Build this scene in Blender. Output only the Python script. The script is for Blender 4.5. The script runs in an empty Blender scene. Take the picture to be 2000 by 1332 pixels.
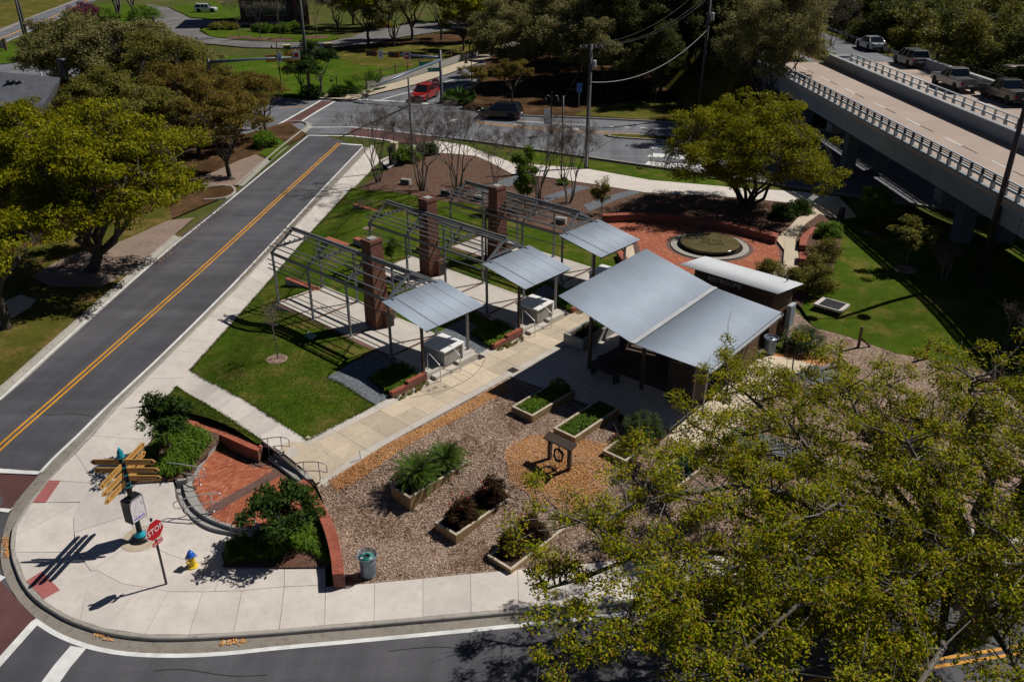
import bpy, bmesh, math, random
import numpy as np
from mathutils import Vector, Matrix
R = math.radians
random.seed(7)
SC = bpy.context.scene
COL = SC.collection

# ------------------------------------------------------------------ camera
CF, CPITCH, CYAW = 1665.143, 0.46783835, 2.29995485
CAMPOS = np.array([38.3919, -23.5664, 19.4451])
FW = np.array([math.cos(CPITCH)*math.cos(CYAW), math.cos(CPITCH)*math.sin(CYAW), -math.sin(CPITCH)])
RT = np.array([math.sin(CYAW), -math.cos(CYAW), 0.0])
UP = np.cross(RT, FW)
cam_data = bpy.data.cameras.new('camera')
cam = bpy.data.objects.new('camera', cam_data)
COL.objects.link(cam)
cam_data.sensor_width = 36.0
cam_data.lens = 36.0*CF/2000.0
cam_data.clip_start = 0.1
cam_data.clip_end = 4000
m3 = Matrix(((RT[0], UP[0], -FW[0]), (RT[1], UP[1], -FW[1]), (RT[2], UP[2], -FW[2])))
cam.matrix_world = Matrix.Translation(Vector(CAMPOS)) @ m3.to_4x4()
SC.camera = cam

# ------------------------------------------------------------------ sky, sun, exposure
SUN_EL, SUN_AZ = R(49.0), R(66.5)          # azimuth counted from +X towards +Y
world = bpy.data.worlds.new('World')
SC.world = world
world.use_nodes = True
wn = world.node_tree.nodes
sky = wn.new('ShaderNodeTexSky')
sky.sky_type = 'NISHITA'
sky.sun_disc = False
sky.sun_elevation = SUN_EL
sky.sun_rotation = R(90) - SUN_AZ
sky.air_density = 0.4
sky.dust_density = 0.15
sky.ozone_density = 2.5
world.node_tree.links.new(sky.outputs[0], wn['Background'].inputs[0])
wn['Background'].inputs[1].default_value = 0.05
sl = bpy.data.lights.new('sun', 'SUN')
sl.energy = 5.0
sl.angle = R(0.53)
sl.color = (1.0, 0.955, 0.89)
sun = bpy.data.objects.new('sun', sl)
COL.objects.link(sun)
sd = Vector((math.cos(SUN_EL)*math.cos(SUN_AZ), math.cos(SUN_EL)*math.sin(SUN_AZ), math.sin(SUN_EL)))
sun.rotation_euler = sd.to_track_quat('Z', 'Y').to_euler()
sun.location = (0, 0, 60)
SC.view_settings.view_transform = 'Standard'
SC.view_settings.look = 'None'
SC.view_settings.gamma = 1.0
SC.view_settings.use_curve_mapping = False
SC.view_settings.exposure = -0.16
SC.cycles.adaptive_threshold = 0.02
SC.cycles.max_bounces = 6
SC.cycles.diffuse_bounces = 2
SC.cycles.glossy_bounces = 3
SC.cycles.transmission_bounces = 4
SC.cycles.transparent_max_bounces = 4

# ------------------------------------------------------------------ site levels
def ss(a, b, t):
    t = min(1.0, max(0.0, (t-a)/(b-a)))
    return t*t*(3-2*t)
def H(x, y):
    """height of the finished ground (metres) at a spot of the site"""
    q = (x+5.0)*0.804 + (y+0.06)*0.595
    q2 = (x+14.6)*0.226 - (y-36.8)*0.974
    s = 0.595*x - 0.804*y
    a = 0.55*(1 - ss(2.2, 5.5, q)*ss(1.0, 9.0, q2))
    b = 1.25*ss(11.0, 18.5, s)
    c = 0.32*ss(9.5, 12.3, x)*(1-ss(19.0, 24.0, y))
    return -((a**4 + b**4 + c**4)**0.25)
def ray(px, py):
    return FW + ((px-1000)/CF)*RT - ((py-666)/CF)*UP
def P(px, py, z):
    d = ray(px, py)
    t = (z-CAMPOS[2])/d[2]
    return Vector(CAMPOS + t*d)
def G(px, py, dz=0.0):
    """survey point of the photograph -> point on the site's ground (dz above it)"""
    z = -0.4
    for _ in range(16):
        p = P(px, py, z)
        z = 0.4*z + 0.6*(H(p.x, p.y)+dz)
    p = P(px, py, z)
    return Vector((p.x, p.y, H(p.x, p.y)+dz))
def col_h(base, py):
    """height above base (world point) whose top shows at image row py"""
    b = np.array(base)
    k = (666-py)/CF
    d0 = b-CAMPOS
    # (d0.UP + h UPz) = k (d0.FW + h FWz)
    return float((k*d0.dot(FW) - d0.dot(UP))/(UP[2]-k*FW[2]))
def pxm(p):
    """image pixels per metre at a point"""
    return CF/float((np.array(p)-CAMPOS).dot(FW))

# ------------------------------------------------------------------ tags
def tag(o, label=None, cat=None, group=None, kind=None):
    if label: o['label'] = label
    if cat: o['category'] = cat
    if group: o['group'] = group
    if kind: o['kind'] = kind
    return o
def empty(name, loc=(0, 0, 0), rz=0.0, label=None, cat=None, group=None):
    o = bpy.data.objects.new(name, None)
    o.empty_display_size = 0.3
    o.location = loc
    o.rotation_euler = (0, 0, rz)
    COL.objects.link(o)
    return tag(o, label, cat, group)
def link(name, me, parent=None):
    o = bpy.data.objects.new(name, me)
    COL.objects.link(o)
    if parent is not None:
        o.parent = parent
    return o
def kids(o):
    return [c for c in KID.get(o.name, [])]
KID = {}
def copy_tree(src, parent=None):
    c = src.copy()
    COL.objects.link(c)
    c.parent = parent
    for ch in list(src.children):
        copy_tree(ch, c)
    return c

# ------------------------------------------------------------------ mesh builder
class MB:
    def __init__(self):
        self.v = []
        self.f = []
        self.m = []
        self.mi = 0
    def add(self, vs, fs):
        n = len(self.v)
        self.v.extend([tuple(p) for p in vs])
        for f in fs:
            self.f.append(tuple(i+n for i in f))
            self.m.append(self.mi)
        return self
    def box(self, x0, x1, y0, y1, z0, z1, M=None):
        vs = [(x0,y0,z0),(x1,y0,z0),(x1,y1,z0),(x0,y1,z0),(x0,y0,z1),(x1,y0,z1),(x1,y1,z1),(x0,y1,z1)]
        if M is not None: vs = [M @ Vector(p) for p in vs]
        return self.add(vs, [(0,3,2,1),(4,5,6,7),(0,1,5,4),(1,2,6,5),(2,3,7,6),(3,0,4,7)])
    def bar(self, a, b, w, h=None, up=(0,0,1)):
        """rectangular bar from a to b, w sideways, h along up"""
        a = Vector(a); b = Vector(b); h = w if h is None else h
        d = (b-a).normalized(); u = Vector(up)
        if abs(d.dot(u)) > 0.98: u = Vector((1,0,0)) if abs(d.x) < 0.9 else Vector((0,1,0))
        s = d.cross(u).normalized(); u = s.cross(d).normalized()
        s = s*(w/2); u = u*(h/2)
        vs = [a-s-u, a+s-u, a+s+u, a-s+u, b-s-u, b+s-u, b+s+u, b-s+u]
        return self.add(vs, [(0,1,2,3),(7,6,5,4),(0,4,5,1),(1,5,6,2),(2,6,7,3),(3,7,4,0)])
    def tube(self, pts, rad, n=8, cap=True, closed=False):
        pts = [Vector(p) for p in pts]
        rads = rad if isinstance(rad, (list, tuple)) else [rad]*len(pts)
        vs = []; fs = []; k = len(pts)
        pu = None
        for i, p in enumerate(pts):
            if closed: d = pts[(i+1) % k]-pts[i-1]
            else: d = pts[min(i+1, k-1)]-pts[max(i-1, 0)]
            d = d.normalized() if d.length > 1e-9 else Vector((0,0,1))
            if pu is None:
                u = Vector((0,0,1)) if abs(d.z) < 0.95 else Vector((1,0,0))
            else: u = pu
            u = u - d*u.dot(d)
            if u.length < 1e-6: u = d.orthogonal()
            u.normalize(); pu = u
            s = d.cross(u)
            for j in range(n):
                a = 2*math.pi*j/n
                vs.append(p + (u*math.cos(a)+s*math.sin(a))*rads[i])
        rng = k if closed else k-1
        for i in range(rng):
            for j in range(n):
                a = i*n+j; b = i*n+(j+1) % n
                c = ((i+1) % k)*n+(j+1) % n; d = ((i+1) % k)*n+j
                fs.append((a, b, c, d))
        if cap and not closed:
            fs.append(tuple(range(n))[::-1]); fs.append(tuple(range((k-1)*n, k*n)))
        return self.add(vs, fs)
    def lathe(self, prof, n=24, c=(0,0,0), cap=True, a0=0, a1=2*math.pi):
        vs = []; fs = []; k = len(prof); full = abs(a1-a0-2*math.pi) < 1e-6
        nn = n if full else n+1
        for r, z in prof:
            for j in range(nn):
                a = a0+(a1-a0)*j/n
                vs.append((c[0]+r*math.cos(a), c[1]+r*math.sin(a), c[2]+z))
        for i in range(k-1):
            for j in range(n):
                j2 = (j+1) % nn
                fs.append((i*nn+j, i*nn+j2, (i+1)*nn+j2, (i+1)*nn+j))
        if cap and full:
            fs.append(tuple(range(nn))[::-1]); fs.append(tuple(range((k-1)*nn, k*nn)))
        return self.add(vs, fs)
    def prism(self, poly, z0, z1, M=None):
        """polygon (x,y) extruded z0..z1 (z may be callables)"""
        n = len(poly)
        fz0 = z0 if callable(z0) else (lambda x, y: z0)
        fz1 = z1 if callable(z1) else (lambda x, y: z1)
        a = sum(poly[i][0]*poly[(i+1) % n][1]-poly[(i+1) % n][0]*poly[i][1] for i in range(n))
        if a < 0: poly = poly[::-1]
        vs = [(p[0], p[1], fz0(p[0], p[1])) for p in poly]+[(p[0], p[1], fz1(p[0], p[1])) for p in poly]
        if M is not None: vs = [M @ Vector(p) for p in vs]
        fs = [tuple(range(n))[::-1], tuple(range(n, 2*n))]
        for i in range(n):
            j = (i+1) % n
            fs.append((i, j, n+j, n+i))
        return self.add(vs, fs)
    def sphere(self, c, rx, ry=None, rz=None, n=12, m=8):
        ry = rx if ry is None else ry; rz = rx if rz is None else rz
        prof = [(math.sin(math.pi*i/m), -math.cos(math.pi*i/m)) for i in range(1, m)]
        vs = []; fs = []
        for r, z in prof:
            for j in range(n):
                a = 2*math.pi*j/n
                vs.append((c[0]+rx*r*math.cos(a), c[1]+ry*r*math.sin(a), c[2]+rz*z))
        vs.append((c[0], c[1], c[2]-rz)); vs.append((c[0], c[1], c[2]+rz))
        k = m-1
        for i in range(k-1):
            for j in range(n):
                fs.append((i*n+j, i*n+(j+1) % n, (i+1)*n+(j+1) % n, (i+1)*n+j))
        for j in range(n):
            fs.append((k*n, (j+1) % n, j)); fs.append((k*n+1, (k-1)*n+j, (k-1)*n+(j+1) % n))
        return self.add(vs, fs)
    def mesh(self, name, mats, smooth=False, uv=True, bevel=0):
        me = bpy.data.meshes.new(name)
        me.from_pydata(self.v, [], self.f)
        mats = mats if isinstance(mats, (list, tuple)) else [mats]
        for m in mats: me.materials.append(m)
        if len(mats) > 1: me.polygons.foreach_set('material_index', self.m)
        if smooth: me.polygons.foreach_set('use_smooth', [True]*len(me.polygons))
        if bevel:
            bm = bmesh.new(); bm.from_mesh(me)
            bmesh.ops.bevel(bm, geom=[e for e in bm.edges if len(e.link_faces) == 2 and e.calc_face_angle(0) > 0.6], offset=bevel, segments=1, affect='EDGES')
            bm.to_mesh(me); bm.free()
        if uv: box_uv(me)
        me.update()
        return me
    def build(self, name, mats, parent=None, smooth=False, uv=True, bevel=0):
        return link(name, self.mesh(name, mats, smooth, uv, bevel), parent)
def box_uv(me):
    l = me.uv_layers.new(name='UVMap')
    n = len(me.loops)
    co = np.empty(len(me.vertices)*3, dtype=np.float32); me.vertices.foreach_get('co', co); co = co.reshape(-1, 3)
    vi = np.empty(n, dtype=np.int32); me.loops.foreach_get('vertex_index', vi)
    nr = np.empty(len(me.polygons)*3, dtype=np.float32); me.polygons.foreach_get('normal', nr); nr = np.abs(nr.reshape(-1, 3))
    lt = np.empty(len(me.polygons), dtype=np.int32); me.polygons.foreach_get('loop_total', lt)
    ax = np.repeat(nr.argmax(1), lt)
    c = co[vi]
    uv = np.where((ax == 2)[:, None], c[:, [0, 1]], np.where((ax == 0)[:, None], c[:, [1, 2]], c[:, [0, 2]]))
    l.data.foreach_set('uv', uv.astype(np.float32).ravel())

# sheet lying on the ground: polygon in world x,y, cut on a grid so it follows the levels
def sheet_mesh(name, poly, mat, dz, step=1.0, zf=None):
    bm = bmesh.new()
    vs = [bm.verts.new((p[0], p[1], 0)) for p in poly]
    f = bm.faces.new(vs)
    f.normal_update()
    if f.normal.z < 0: f.normal_flip()
    bmesh.ops.triangulate(bm, faces=bm.faces[:], ngon_method='EAR_CLIP')
    xs = [p[0] for p in poly]; ys = [p[1] for p in poly]
    zf = zf or H
    if step:
        for k in range(math.ceil(min(xs)/step), math.floor(max(xs)/step)+1):
            bmesh.ops.bisect_plane(bm, geom=bm.verts[:]+bm.edges[:]+bm.faces[:], plane_co=(k*step, 0, 0), plane_no=(1, 0, 0))
        for k in range(math.ceil(min(ys)/step), math.floor(max(ys)/step)+1):
            bmesh.ops.bisect_plane(bm, geom=bm.verts[:]+bm.edges[:]+bm.faces[:], plane_co=(0, k*step, 0), plane_no=(0, 1, 0))
    for v in bm.verts: v.co.z = zf(v.co.x, v.co.y)+dz
    me = bpy.data.meshes.new(name)
    bm.to_mesh(me); bm.free()
    me.materials.append(mat)
    box_uv(me)
    return me
def sheet(name, poly, mat, dz, parent=None, step=1.0, kind='structure', px=True, zf=None):
    if px: poly = [tuple(G(p[0], p[1], dz)[:2]) for p in poly]
    o = link(name, sheet_mesh(name, poly, mat, dz, step, zf), parent)
    if parent is None and kind: o['kind'] = kind
    return o
def GL(pts, dz=0.0): return [G(p[0], p[1], dz) for p in pts]
def resample(pts, step):
    pts = [Vector(p) for p in pts]
    L = [0.0]
    for a, b in zip(pts, pts[1:]): L.append(L[-1]+(b-a).length)
    n = max(1, int(round(L[-1]/step)))
    out = []; j = 0
    for i in range(n+1):
        t = L[-1]*i/n
        while j < len(L)-2 and L[j+1] < t: j += 1
        d = L[j+1]-L[j]
        out.append(pts[j].lerp(pts[j+1], (t-L[j])/d if d > 0 else 0))
    return out
def smooth_line(pts, it=2):
    pts = [Vector(p) for p in pts]
    for _ in range(it):
        q = [pts[0]]
        for a, b in zip(pts, pts[1:]):
            q.append(a.lerp(b, 0.25)); q.append(a.lerp(b, 0.75))
        q.append(pts[-1]); pts = q
    return pts
def offs(pts, d):
    """offset a polyline sideways (left positive) in plan"""
    out = []
    for i, p in enumerate(pts):
        t = (pts[min(i+1, len(pts)-1)]-pts[max(i-1, 0)]); t.z = 0; t.normalize()
        out.append(Vector((p.x-t.y*d, p.y+t.x*d, p.z)))
    return out
def sweep(name, line, prof, mat, parent=None, step=0.8, zf=None, closed=False, bevel=0):
    """profile [(offset left, height)] swept along a ground line"""
    zf = zf or H
    ln = resample(line, step) if step else [Vector(p) for p in line]
    mb = MB(); n = len(prof); vs = []; fs = []
    for i, p in enumerate(ln):
        t = ln[min(i+1, len(ln)-1)]-ln[max(i-1, 0)]; t.z = 0; t.normalize()
        z = zf(p.x, p.y)
        for o, h in prof: vs.append((p.x-t.y*o, p.y+t.x*o, z+h))
    for i in range(len(ln)-1):
        for j in range(n-1):
            a = i*n+j
            fs.append((a, a+1, a+n+1, a+n))
    mb.add(vs, fs)
    o = mb.build(name, mat, parent)
    if parent is None: o['kind'] = 'structure'
    return o
def paint(name, line, w, mat, parent, dz=0.012, step=0.8):
    return sweep(name, line, [(w/2, dz), (-w/2, dz)], mat, parent, step)
# ------------------------------------------------------------------ materials
def rgb(h):
    return (h[0], h[1], h[2], 1)
class NT:
    def __init__(self, name):
        self.m = bpy.data.materials.new(name); self.m.use_nodes = True
        self.t = self.m.node_tree; self.n = self.t.nodes; self.l = self.t.links
        self.b = self.n['Principled BSDF']; self.out = self.n['Material Output']
        self.c = None
    def node(self, ty, **kw):
        n = self.n.new(ty)
        for k, v in kw.items():
            if k in n.inputs.keys(): n.inputs[k].default_value = v
            else: setattr(n, k, v)
        return n
    def coord(self, kind='Object', scale=None):
        c = self.node('ShaderNodeTexCoord').outputs[kind]
        if scale:
            mp = self.node('ShaderNodeMapping'); mp.inputs['Scale'].default_value = scale
            self.l.new(c, mp.inputs['Vector']); c = mp.outputs[0]
        return c
    def pos(self):
        return self.node('ShaderNodeNewGeometry').outputs['Position']
    def noise(self, vec, scale, detail=3, rough=0.55):
        n = self.node('ShaderNodeTexNoise'); n.inputs['Scale'].default_value = scale
        n.inputs['Detail'].default_value = detail; n.inputs['Roughness'].default_value = rough
        if vec is not None: self.l.new(vec, n.inputs['Vector'])
        return n.outputs['Fac']
    def voro(self, vec, scale, out='Color', feature='F1'):
        n = self.node('ShaderNodeTexVoronoi'); n.feature = feature; n.inputs['Scale'].default_value = scale
        if vec is not None: self.l.new(vec, n.inputs['Vector'])
        return n.outputs[out]
    def ramp(self, fac, stops, interp='LINEAR'):
        n = self.node('ShaderNodeValToRGB'); e = n.color_ramp.elements
        n.color_ramp.interpolation = interp
        e[0].position, e[0].color = stops[0][0], rgb(stops[0][1])
        e[1].position, e[1].color = stops[-1][0], rgb(stops[-1][1])
        for p, c in stops[1:-1]:
            x = e.new(p); x.color = rgb(c)
        self.l.new(fac, n.inputs[0])
        return n.outputs[0]
    def mix(self, fac, a, b, mode='MIX'):
        n = self.node('ShaderNodeMix'); n.data_type = 'RGBA'; n.blend_type = mode
        for s, v in ((n.inputs[0], fac), (n.inputs[6], a), (n.inputs[7], b)):
            if isinstance(v, (int, float)): s.default_value = v
            elif isinstance(v, tuple): s.default_value = rgb(v)
            else: self.l.new(v, s)
        return n.outputs[2]
    def math(self, op, a, b=None):
        n = self.node('ShaderNodeMath'); n.operation = op
        for s, v in ((n.inputs[0], a), (n.inputs[1], b)):
            if v is None: continue
            if isinstance(v, (int, float)): s.default_value = v
            else: self.l.new(v, s)
        return n.outputs[0]
    def color(self, c):
        if isinstance(c, tuple): self.b.inputs['Base Color'].default_value = rgb(c)
        else: self.l.new(c, self.b.inputs['Base Color'])
        return self
    def set(self, **kw):
        for k, v in kw.items():
            k = k.replace('_', ' ')
            if isinstance(v, (int, float)): self.b.inputs[k].default_value = v
            elif isinstance(v, tuple): self.b.inputs[k].default_value = rgb(v)
            else: self.l.new(v, self.b.inputs[k])
        return self
    def bump(self, h, strength=0.3, dist=0.02):
        n = self.node('ShaderNodeBump'); n.inputs['Strength'].default_value = strength; n.inputs['Distance'].default_value = dist
        self.l.new(h, n.inputs['Height']); self.l.new(n.outputs[0], self.b.inputs['Normal'])
        return self
M = {}
def plain(name, c, rough=0.6, metal=0.0, var=0.12, scale=3.0, bump=0.0, grime=0.0):
    t = NT(name); p = t.coord('Object')
    f = t.noise(p, scale, 5)
    lo = tuple(max(0, x*(1-var)) for x in c); hi = tuple(min(1, x*(1+var)) for x in c)
    col = t.ramp(f, [(0.3, lo), (0.7, hi)])
    if grime:
        g = t.noise(p, scale*0.35, 4)
        col = t.mix(t.math('MULTIPLY', t.ramp(g, [(0.5, (0, 0, 0)), (0.72, (1, 1, 1))]), grime), col, tuple(x*0.45 for x in c))
    t.color(col).set(Roughness=rough, Metallic=metal)
    if bump: t.bump(t.noise(p, scale*12, 3), bump, 0.01)
    M[name] = t.m
    return t.m
def asphalt(name, c0, c1, tint=None):
    t = NT(name); p = t.pos()
    f = t.noise(p, 0.22, 6, 0.6); g = t.noise(p, 26, 3, 0.7); s = t.voro(p, 38, 'Distance')
    col = t.ramp(f, [(0.35, c0), (0.65, c1)])
    col = t.mix(0.55, col, t.ramp(g, [(0.25, (0.25, 0.25, 0.25)), (0.75, (0.8, 0.8, 0.8))]), 'OVERLAY')
    for ang in (-126.4, -41.8):
        mp = t.node('ShaderNodeMapping'); mp.inputs['Rotation'].default_value = (0, 0, R(ang)); t.l.new(p, mp.inputs['Vector'])
        m2 = t.node('ShaderNodeMapping'); m2.inputs['Scale'].default_value = (0.05, 1.1, 1.0); t.l.new(mp.outputs[0], m2.inputs['Vector'])
        col = t.mix(0.38, col, t.ramp(t.noise(m2.outputs[0], 1.0, 4, 0.6), [(0.3, (0.25, 0.25, 0.25)), (0.7, (0.74, 0.74, 0.74))]), 'OVERLAY')
    col = t.mix(t.ramp(s, [(0.0, (0.35, 0.35, 0.35)), (0.22, (0, 0, 0))]), col, (0.16, 0.155, 0.15))
    t.color(col).set(Roughness=0.88).bump(g, 0.25, 0.01)
    M[name] = t.m
asphalt('asphalt', (0.055, 0.054, 0.062), (0.083, 0.081, 0.090))
asphalt('asphalt_grey', (0.105, 0.108, 0.122), (0.150, 0.153, 0.168))
asphalt('asphalt_drive', (0.11, 0.105, 0.10), (0.16, 0.15, 0.145))
asphalt('asphalt_red', (0.075, 0.028, 0.026), (0.105, 0.043, 0.04))
def concrete(name, c, stain=(0.5, 0.45, 0.4), amt=0.5, sc=1.0, rnd=0.1):
    t = NT(name); p = t.pos()
    f = t.noise(p, 0.9*sc, 6, 0.65); g = t.noise(p, 30, 2); k = t.noise(p, 4.5*sc, 5, 0.7)
    col = t.ramp(f, [(0.3, tuple(x*0.86 for x in c)), (0.7, tuple(x*1.08 for x in c))])
    st = t.ramp(k, [(0.5, (0, 0, 0)), (0.8, (1, 1, 1))])
    col = t.mix(t.math('MULTIPLY', st, amt), col, tuple(c[i]*stain[i] for i in range(3)))
    oi = t.node('ShaderNodeObjectInfo').outputs['Random']
    col = t.mix(1.0, col, t.ramp(oi, [(0, (1-rnd, 1-rnd, 1-rnd)), (1, (1+rnd*0.4, 1+rnd*0.4, 1+rnd*0.35))]), 'MULTIPLY')
    t.color(col).set(Roughness=0.9).bump(g, 0.15, 0.005)
    M[name] = t.m
concrete('sidewalk', (0.60, 0.545, 0.495), amt=0.35)
concrete('promenade', (0.56, 0.465, 0.345), (0.6, 0.55, 0.5), 0.6, 0.8, 0.22)
concrete('slab', (0.52, 0.475, 0.42), (0.6, 0.55, 0.5), 0.5)
concrete('kerb', (0.36, 0.335, 0.295), (0.4, 0.36, 0.32), 0.8)
concrete('gutter', (0.25, 0.225, 0.19), (0.4, 0.35, 0.3), 0.9)
concrete('cast_concrete', (0.33, 0.32, 0.30), (0.5, 0.48, 0.45), 0.5)
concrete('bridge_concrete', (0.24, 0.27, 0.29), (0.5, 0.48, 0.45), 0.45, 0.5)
concrete('bridge_white', (0.46, 0.48, 0.49), (0.55, 0.52, 0.5), 0.5, 0.5)
concrete('bridge_deck', (0.40, 0.315, 0.26), (0.72, 0.7, 0.68), 0.5, 0.35)
concrete('pad_red', (0.42, 0.135, 0.125), (0.6, 0.55, 0.5), 0.4)
concrete('drive_tan', (0.24, 0.175, 0.135), (0.45, 0.4, 0.35), 0.9, 0.6)
concrete('pier_concrete_shaded', (0.13, 0.145, 0.16), (0.5, 0.5, 0.5), 0.5)  # piers under the deck: the shade there is put into this darker colour
concrete('joint', (0.11, 0.098, 0.082), (0.4, 0.4, 0.4), 0.4)
concrete('stone_grey', (0.30, 0.29, 0.27), (0.4, 0.4, 0.4), 0.6, 2.0)
concrete('stone_tan', (0.50, 0.42, 0.28), (0.5, 0.45, 0.4), 0.5, 1.0)
def grass(name, c0, c1, dry, dryamt=0.5, sc=1.0):
    t = NT(name); p = t.pos()
    big = t.noise(p, 0.16*sc, 5, 0.6); mid = t.noise(p, 0.9*sc, 5, 0.65); fine = t.noise(p, 19, 4, 0.75); dr = t.noise(p, 0.42*sc, 6, 0.7)
    col = t.ramp(mid, [(0.28, c0), (0.72, c1)])
    col = t.mix(t.math('MULTIPLY', t.ramp(dr, [(0.50, (0, 0, 0)), (0.64, (1, 1, 1))]), dryamt), col, dry)
    col = t.mix(0.8, col, t.ramp(fine, [(0.2, (0.12, 0.12, 0.12)), (0.8, (0.88, 0.88, 0.88))]), 'OVERLAY')
    col = t.mix(0.5, col, t.ramp(big, [(0.3, (0.35, 0.35, 0.35)), (0.7, (0.62, 0.62, 0.62))]), 'OVERLAY')
    t.color(col).set(Roughness=1.0, Specular_IOR_Level=0.03).bump(fine, 0.9, 0.06)
    M[name] = t.m
grass('lawn', (0.040, 0.074, 0.005), (0.078, 0.118, 0.011), (0.20, 0.145, 0.045), 0.62)
grass('lawn_bright', (0.042, 0.085, 0.005), (0.076, 0.128, 0.010), (0.14, 0.125, 0.03), 0.5)
grass('verge', (0.064, 0.072, 0.010), (0.111, 0.106, 0.021), (0.204, 0.136, 0.049), 0.9)
grass('wood_floor', (0.045, 0.026, 0.012), (0.11, 0.062, 0.03), (0.17, 0.10, 0.055), 0.7)
grass('far_ground', (0.05, 0.07, 0.015), (0.09, 0.10, 0.025), (0.14, 0.10, 0.05), 0.7, 0.3)
def mulch(name, c0, c1, light, big_c=None):
    t = NT(name); p = t.pos()
    v = t.voro(p, 26, 'Color'); d = t.noise(p, 40, 3, 0.7); big = t.noise(p, 0.75, 6, 0.7); mid = t.noise(p, 5, 4, 0.7)
    sep = t.node('ShaderNodeSeparateColor'); t.l.new(v, sep.inputs[0])
    col = t.ramp(sep.outputs[0], [(0.0, c0), (0.55, c1), (1.0, light)])
    col = t.mix(0.6, col, t.ramp(mid, [(0.3, (0.2, 0.2, 0.2)), (0.7, (0.75, 0.75, 0.75))]), 'OVERLAY')
    if big_c: col = t.mix(t.math('MULTIPLY', t.ramp(big, [(0.5, (0, 0, 0)), (0.66, (1, 1, 1))]), 0.75), col, big_c)
    t.color(col).set(Roughness=0.95, Specular_IOR_Level=0.1).bump(t.math('ADD', d, sep.outputs[1]), 0.8, 0.03)
    M[name] = t.m
mulch('mulch', (0.14, 0.085, 0.055), (0.32, 0.22, 0.165), (0.55, 0.44, 0.36), (0.12, 0.066, 0.036))
mulch('mulch_orange', (0.330, 0.123, 0.036), (0.600, 0.261, 0.091), (0.825, 0.464, 0.210), (0.300, 0.145, 0.063))
mulch('mulch_red', (0.055, 0.030, 0.020), (0.13, 0.076, 0.052), (0.27, 0.19, 0.145), (0.16, 0.062, 0.04))
mulch('gravel', (0.09, 0.10, 0.115), (0.16, 0.175, 0.195), (0.26, 0.28, 0.30), (0.13, 0.135, 0.145))
mulch('soil', (0.02, 0.014, 0.010), (0.05, 0.034, 0.024), (0.11, 0.08, 0.06))
def bricks(name, c1, c2, mortar, w=0.22, h=0.075, msize=0.010):
    t = NT(name); uv = t.coord('UV')
    n = t.node('ShaderNodeTexBrick'); t.l.new(uv, n.inputs['Vector'])
    n.inputs['Color1'].default_value = rgb(c1); n.inputs['Color2'].default_value = rgb(c2); n.inputs['Mortar'].default_value = rgb(mortar)
    n.inputs['Scale'].default_value = 1.0; n.inputs['Mortar Size'].default_value = msize; n.inputs['Brick Width'].default_value = w; n.inputs['Row Height'].default_value = h
    n.inputs['Mortar Smooth'].default_value = 0.1
    f = t.noise(t.pos(), 1.4, 5, 0.65)
    col = t.mix(0.45, n.outputs['Color'], t.ramp(f, [(0.3, (0.25, 0.25, 0.25)), (0.7, (0.7, 0.7, 0.7))]), 'OVERLAY')
    t.color(col).set(Roughness=0.85).bump(t.math('SUBTRACT', 1.0, n.outputs['Fac']), 0.7, 0.012)
    M[name] = t.m
bricks('brick_chimney', (0.20, 0.062, 0.030), (0.135, 0.042, 0.022), (0.125, 0.085, 0.065))
bricks('brick_wall', (0.26, 0.075, 0.045), (0.19, 0.05, 0.032), (0.21, 0.15, 0.12))
bricks('brick_dark', (0.085, 0.045, 0.032), (0.06, 0.032, 0.024), (0.09, 0.075, 0.065))
bricks('shingles', (0.15, 0.155, 0.18), (0.12, 0.125, 0.145), (0.085, 0.088, 0.10), 0.3, 0.16, 0.012)
bricks('paver_brick_far', (0.33, 0.085, 0.048), (0.25, 0.065, 0.04), (0.17, 0.06, 0.042), 0.2, 0.1, 0.006)
def brick_solid(name, cols, rough=0.85):
    t = NT(name); oi = t.node('ShaderNodeObjectInfo').outputs['Random']; ri = t.node('ShaderNodeNewGeometry').outputs['Random Per Island']
    r = t.math('FRACT', t.math('ADD', oi, ri))
    st = [(i/max(1, len(cols)-1), c) for i, c in enumerate(cols)]
    col = t.ramp(r, st)
    f = t.noise(t.pos(), 14, 4, 0.7); g = t.noise(t.pos(), 0.8, 5, 0.6)
    col = t.mix(0.5, col, t.ramp(f, [(0.25, (0.3, 0.3, 0.3)), (0.75, (0.7, 0.7, 0.7))]), 'OVERLAY')
    col = t.mix(0.35, col, t.ramp(g, [(0.3, (0.3, 0.3, 0.3)), (0.7, (0.68, 0.68, 0.68))]), 'OVERLAY')
    t.color(col).set(Roughness=rough).bump(f, 0.3, 0.006)
    M[name] = t.m
brick_solid('paver_red', [(0.27, 0.060, 0.028), (0.40, 0.115, 0.05), (0.33, 0.085, 0.038), (0.46, 0.17, 0.085), (0.30, 0.075, 0.04)])
brick_solid('paver_dark', [(0.115, 0.060, 0.048), (0.16, 0.085, 0.065), (0.13, 0.07, 0.055)])
brick_solid('coping_brick', [(0.28, 0.066, 0.038), (0.36, 0.105, 0.06), (0.31, 0.08, 0.045)])
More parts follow.
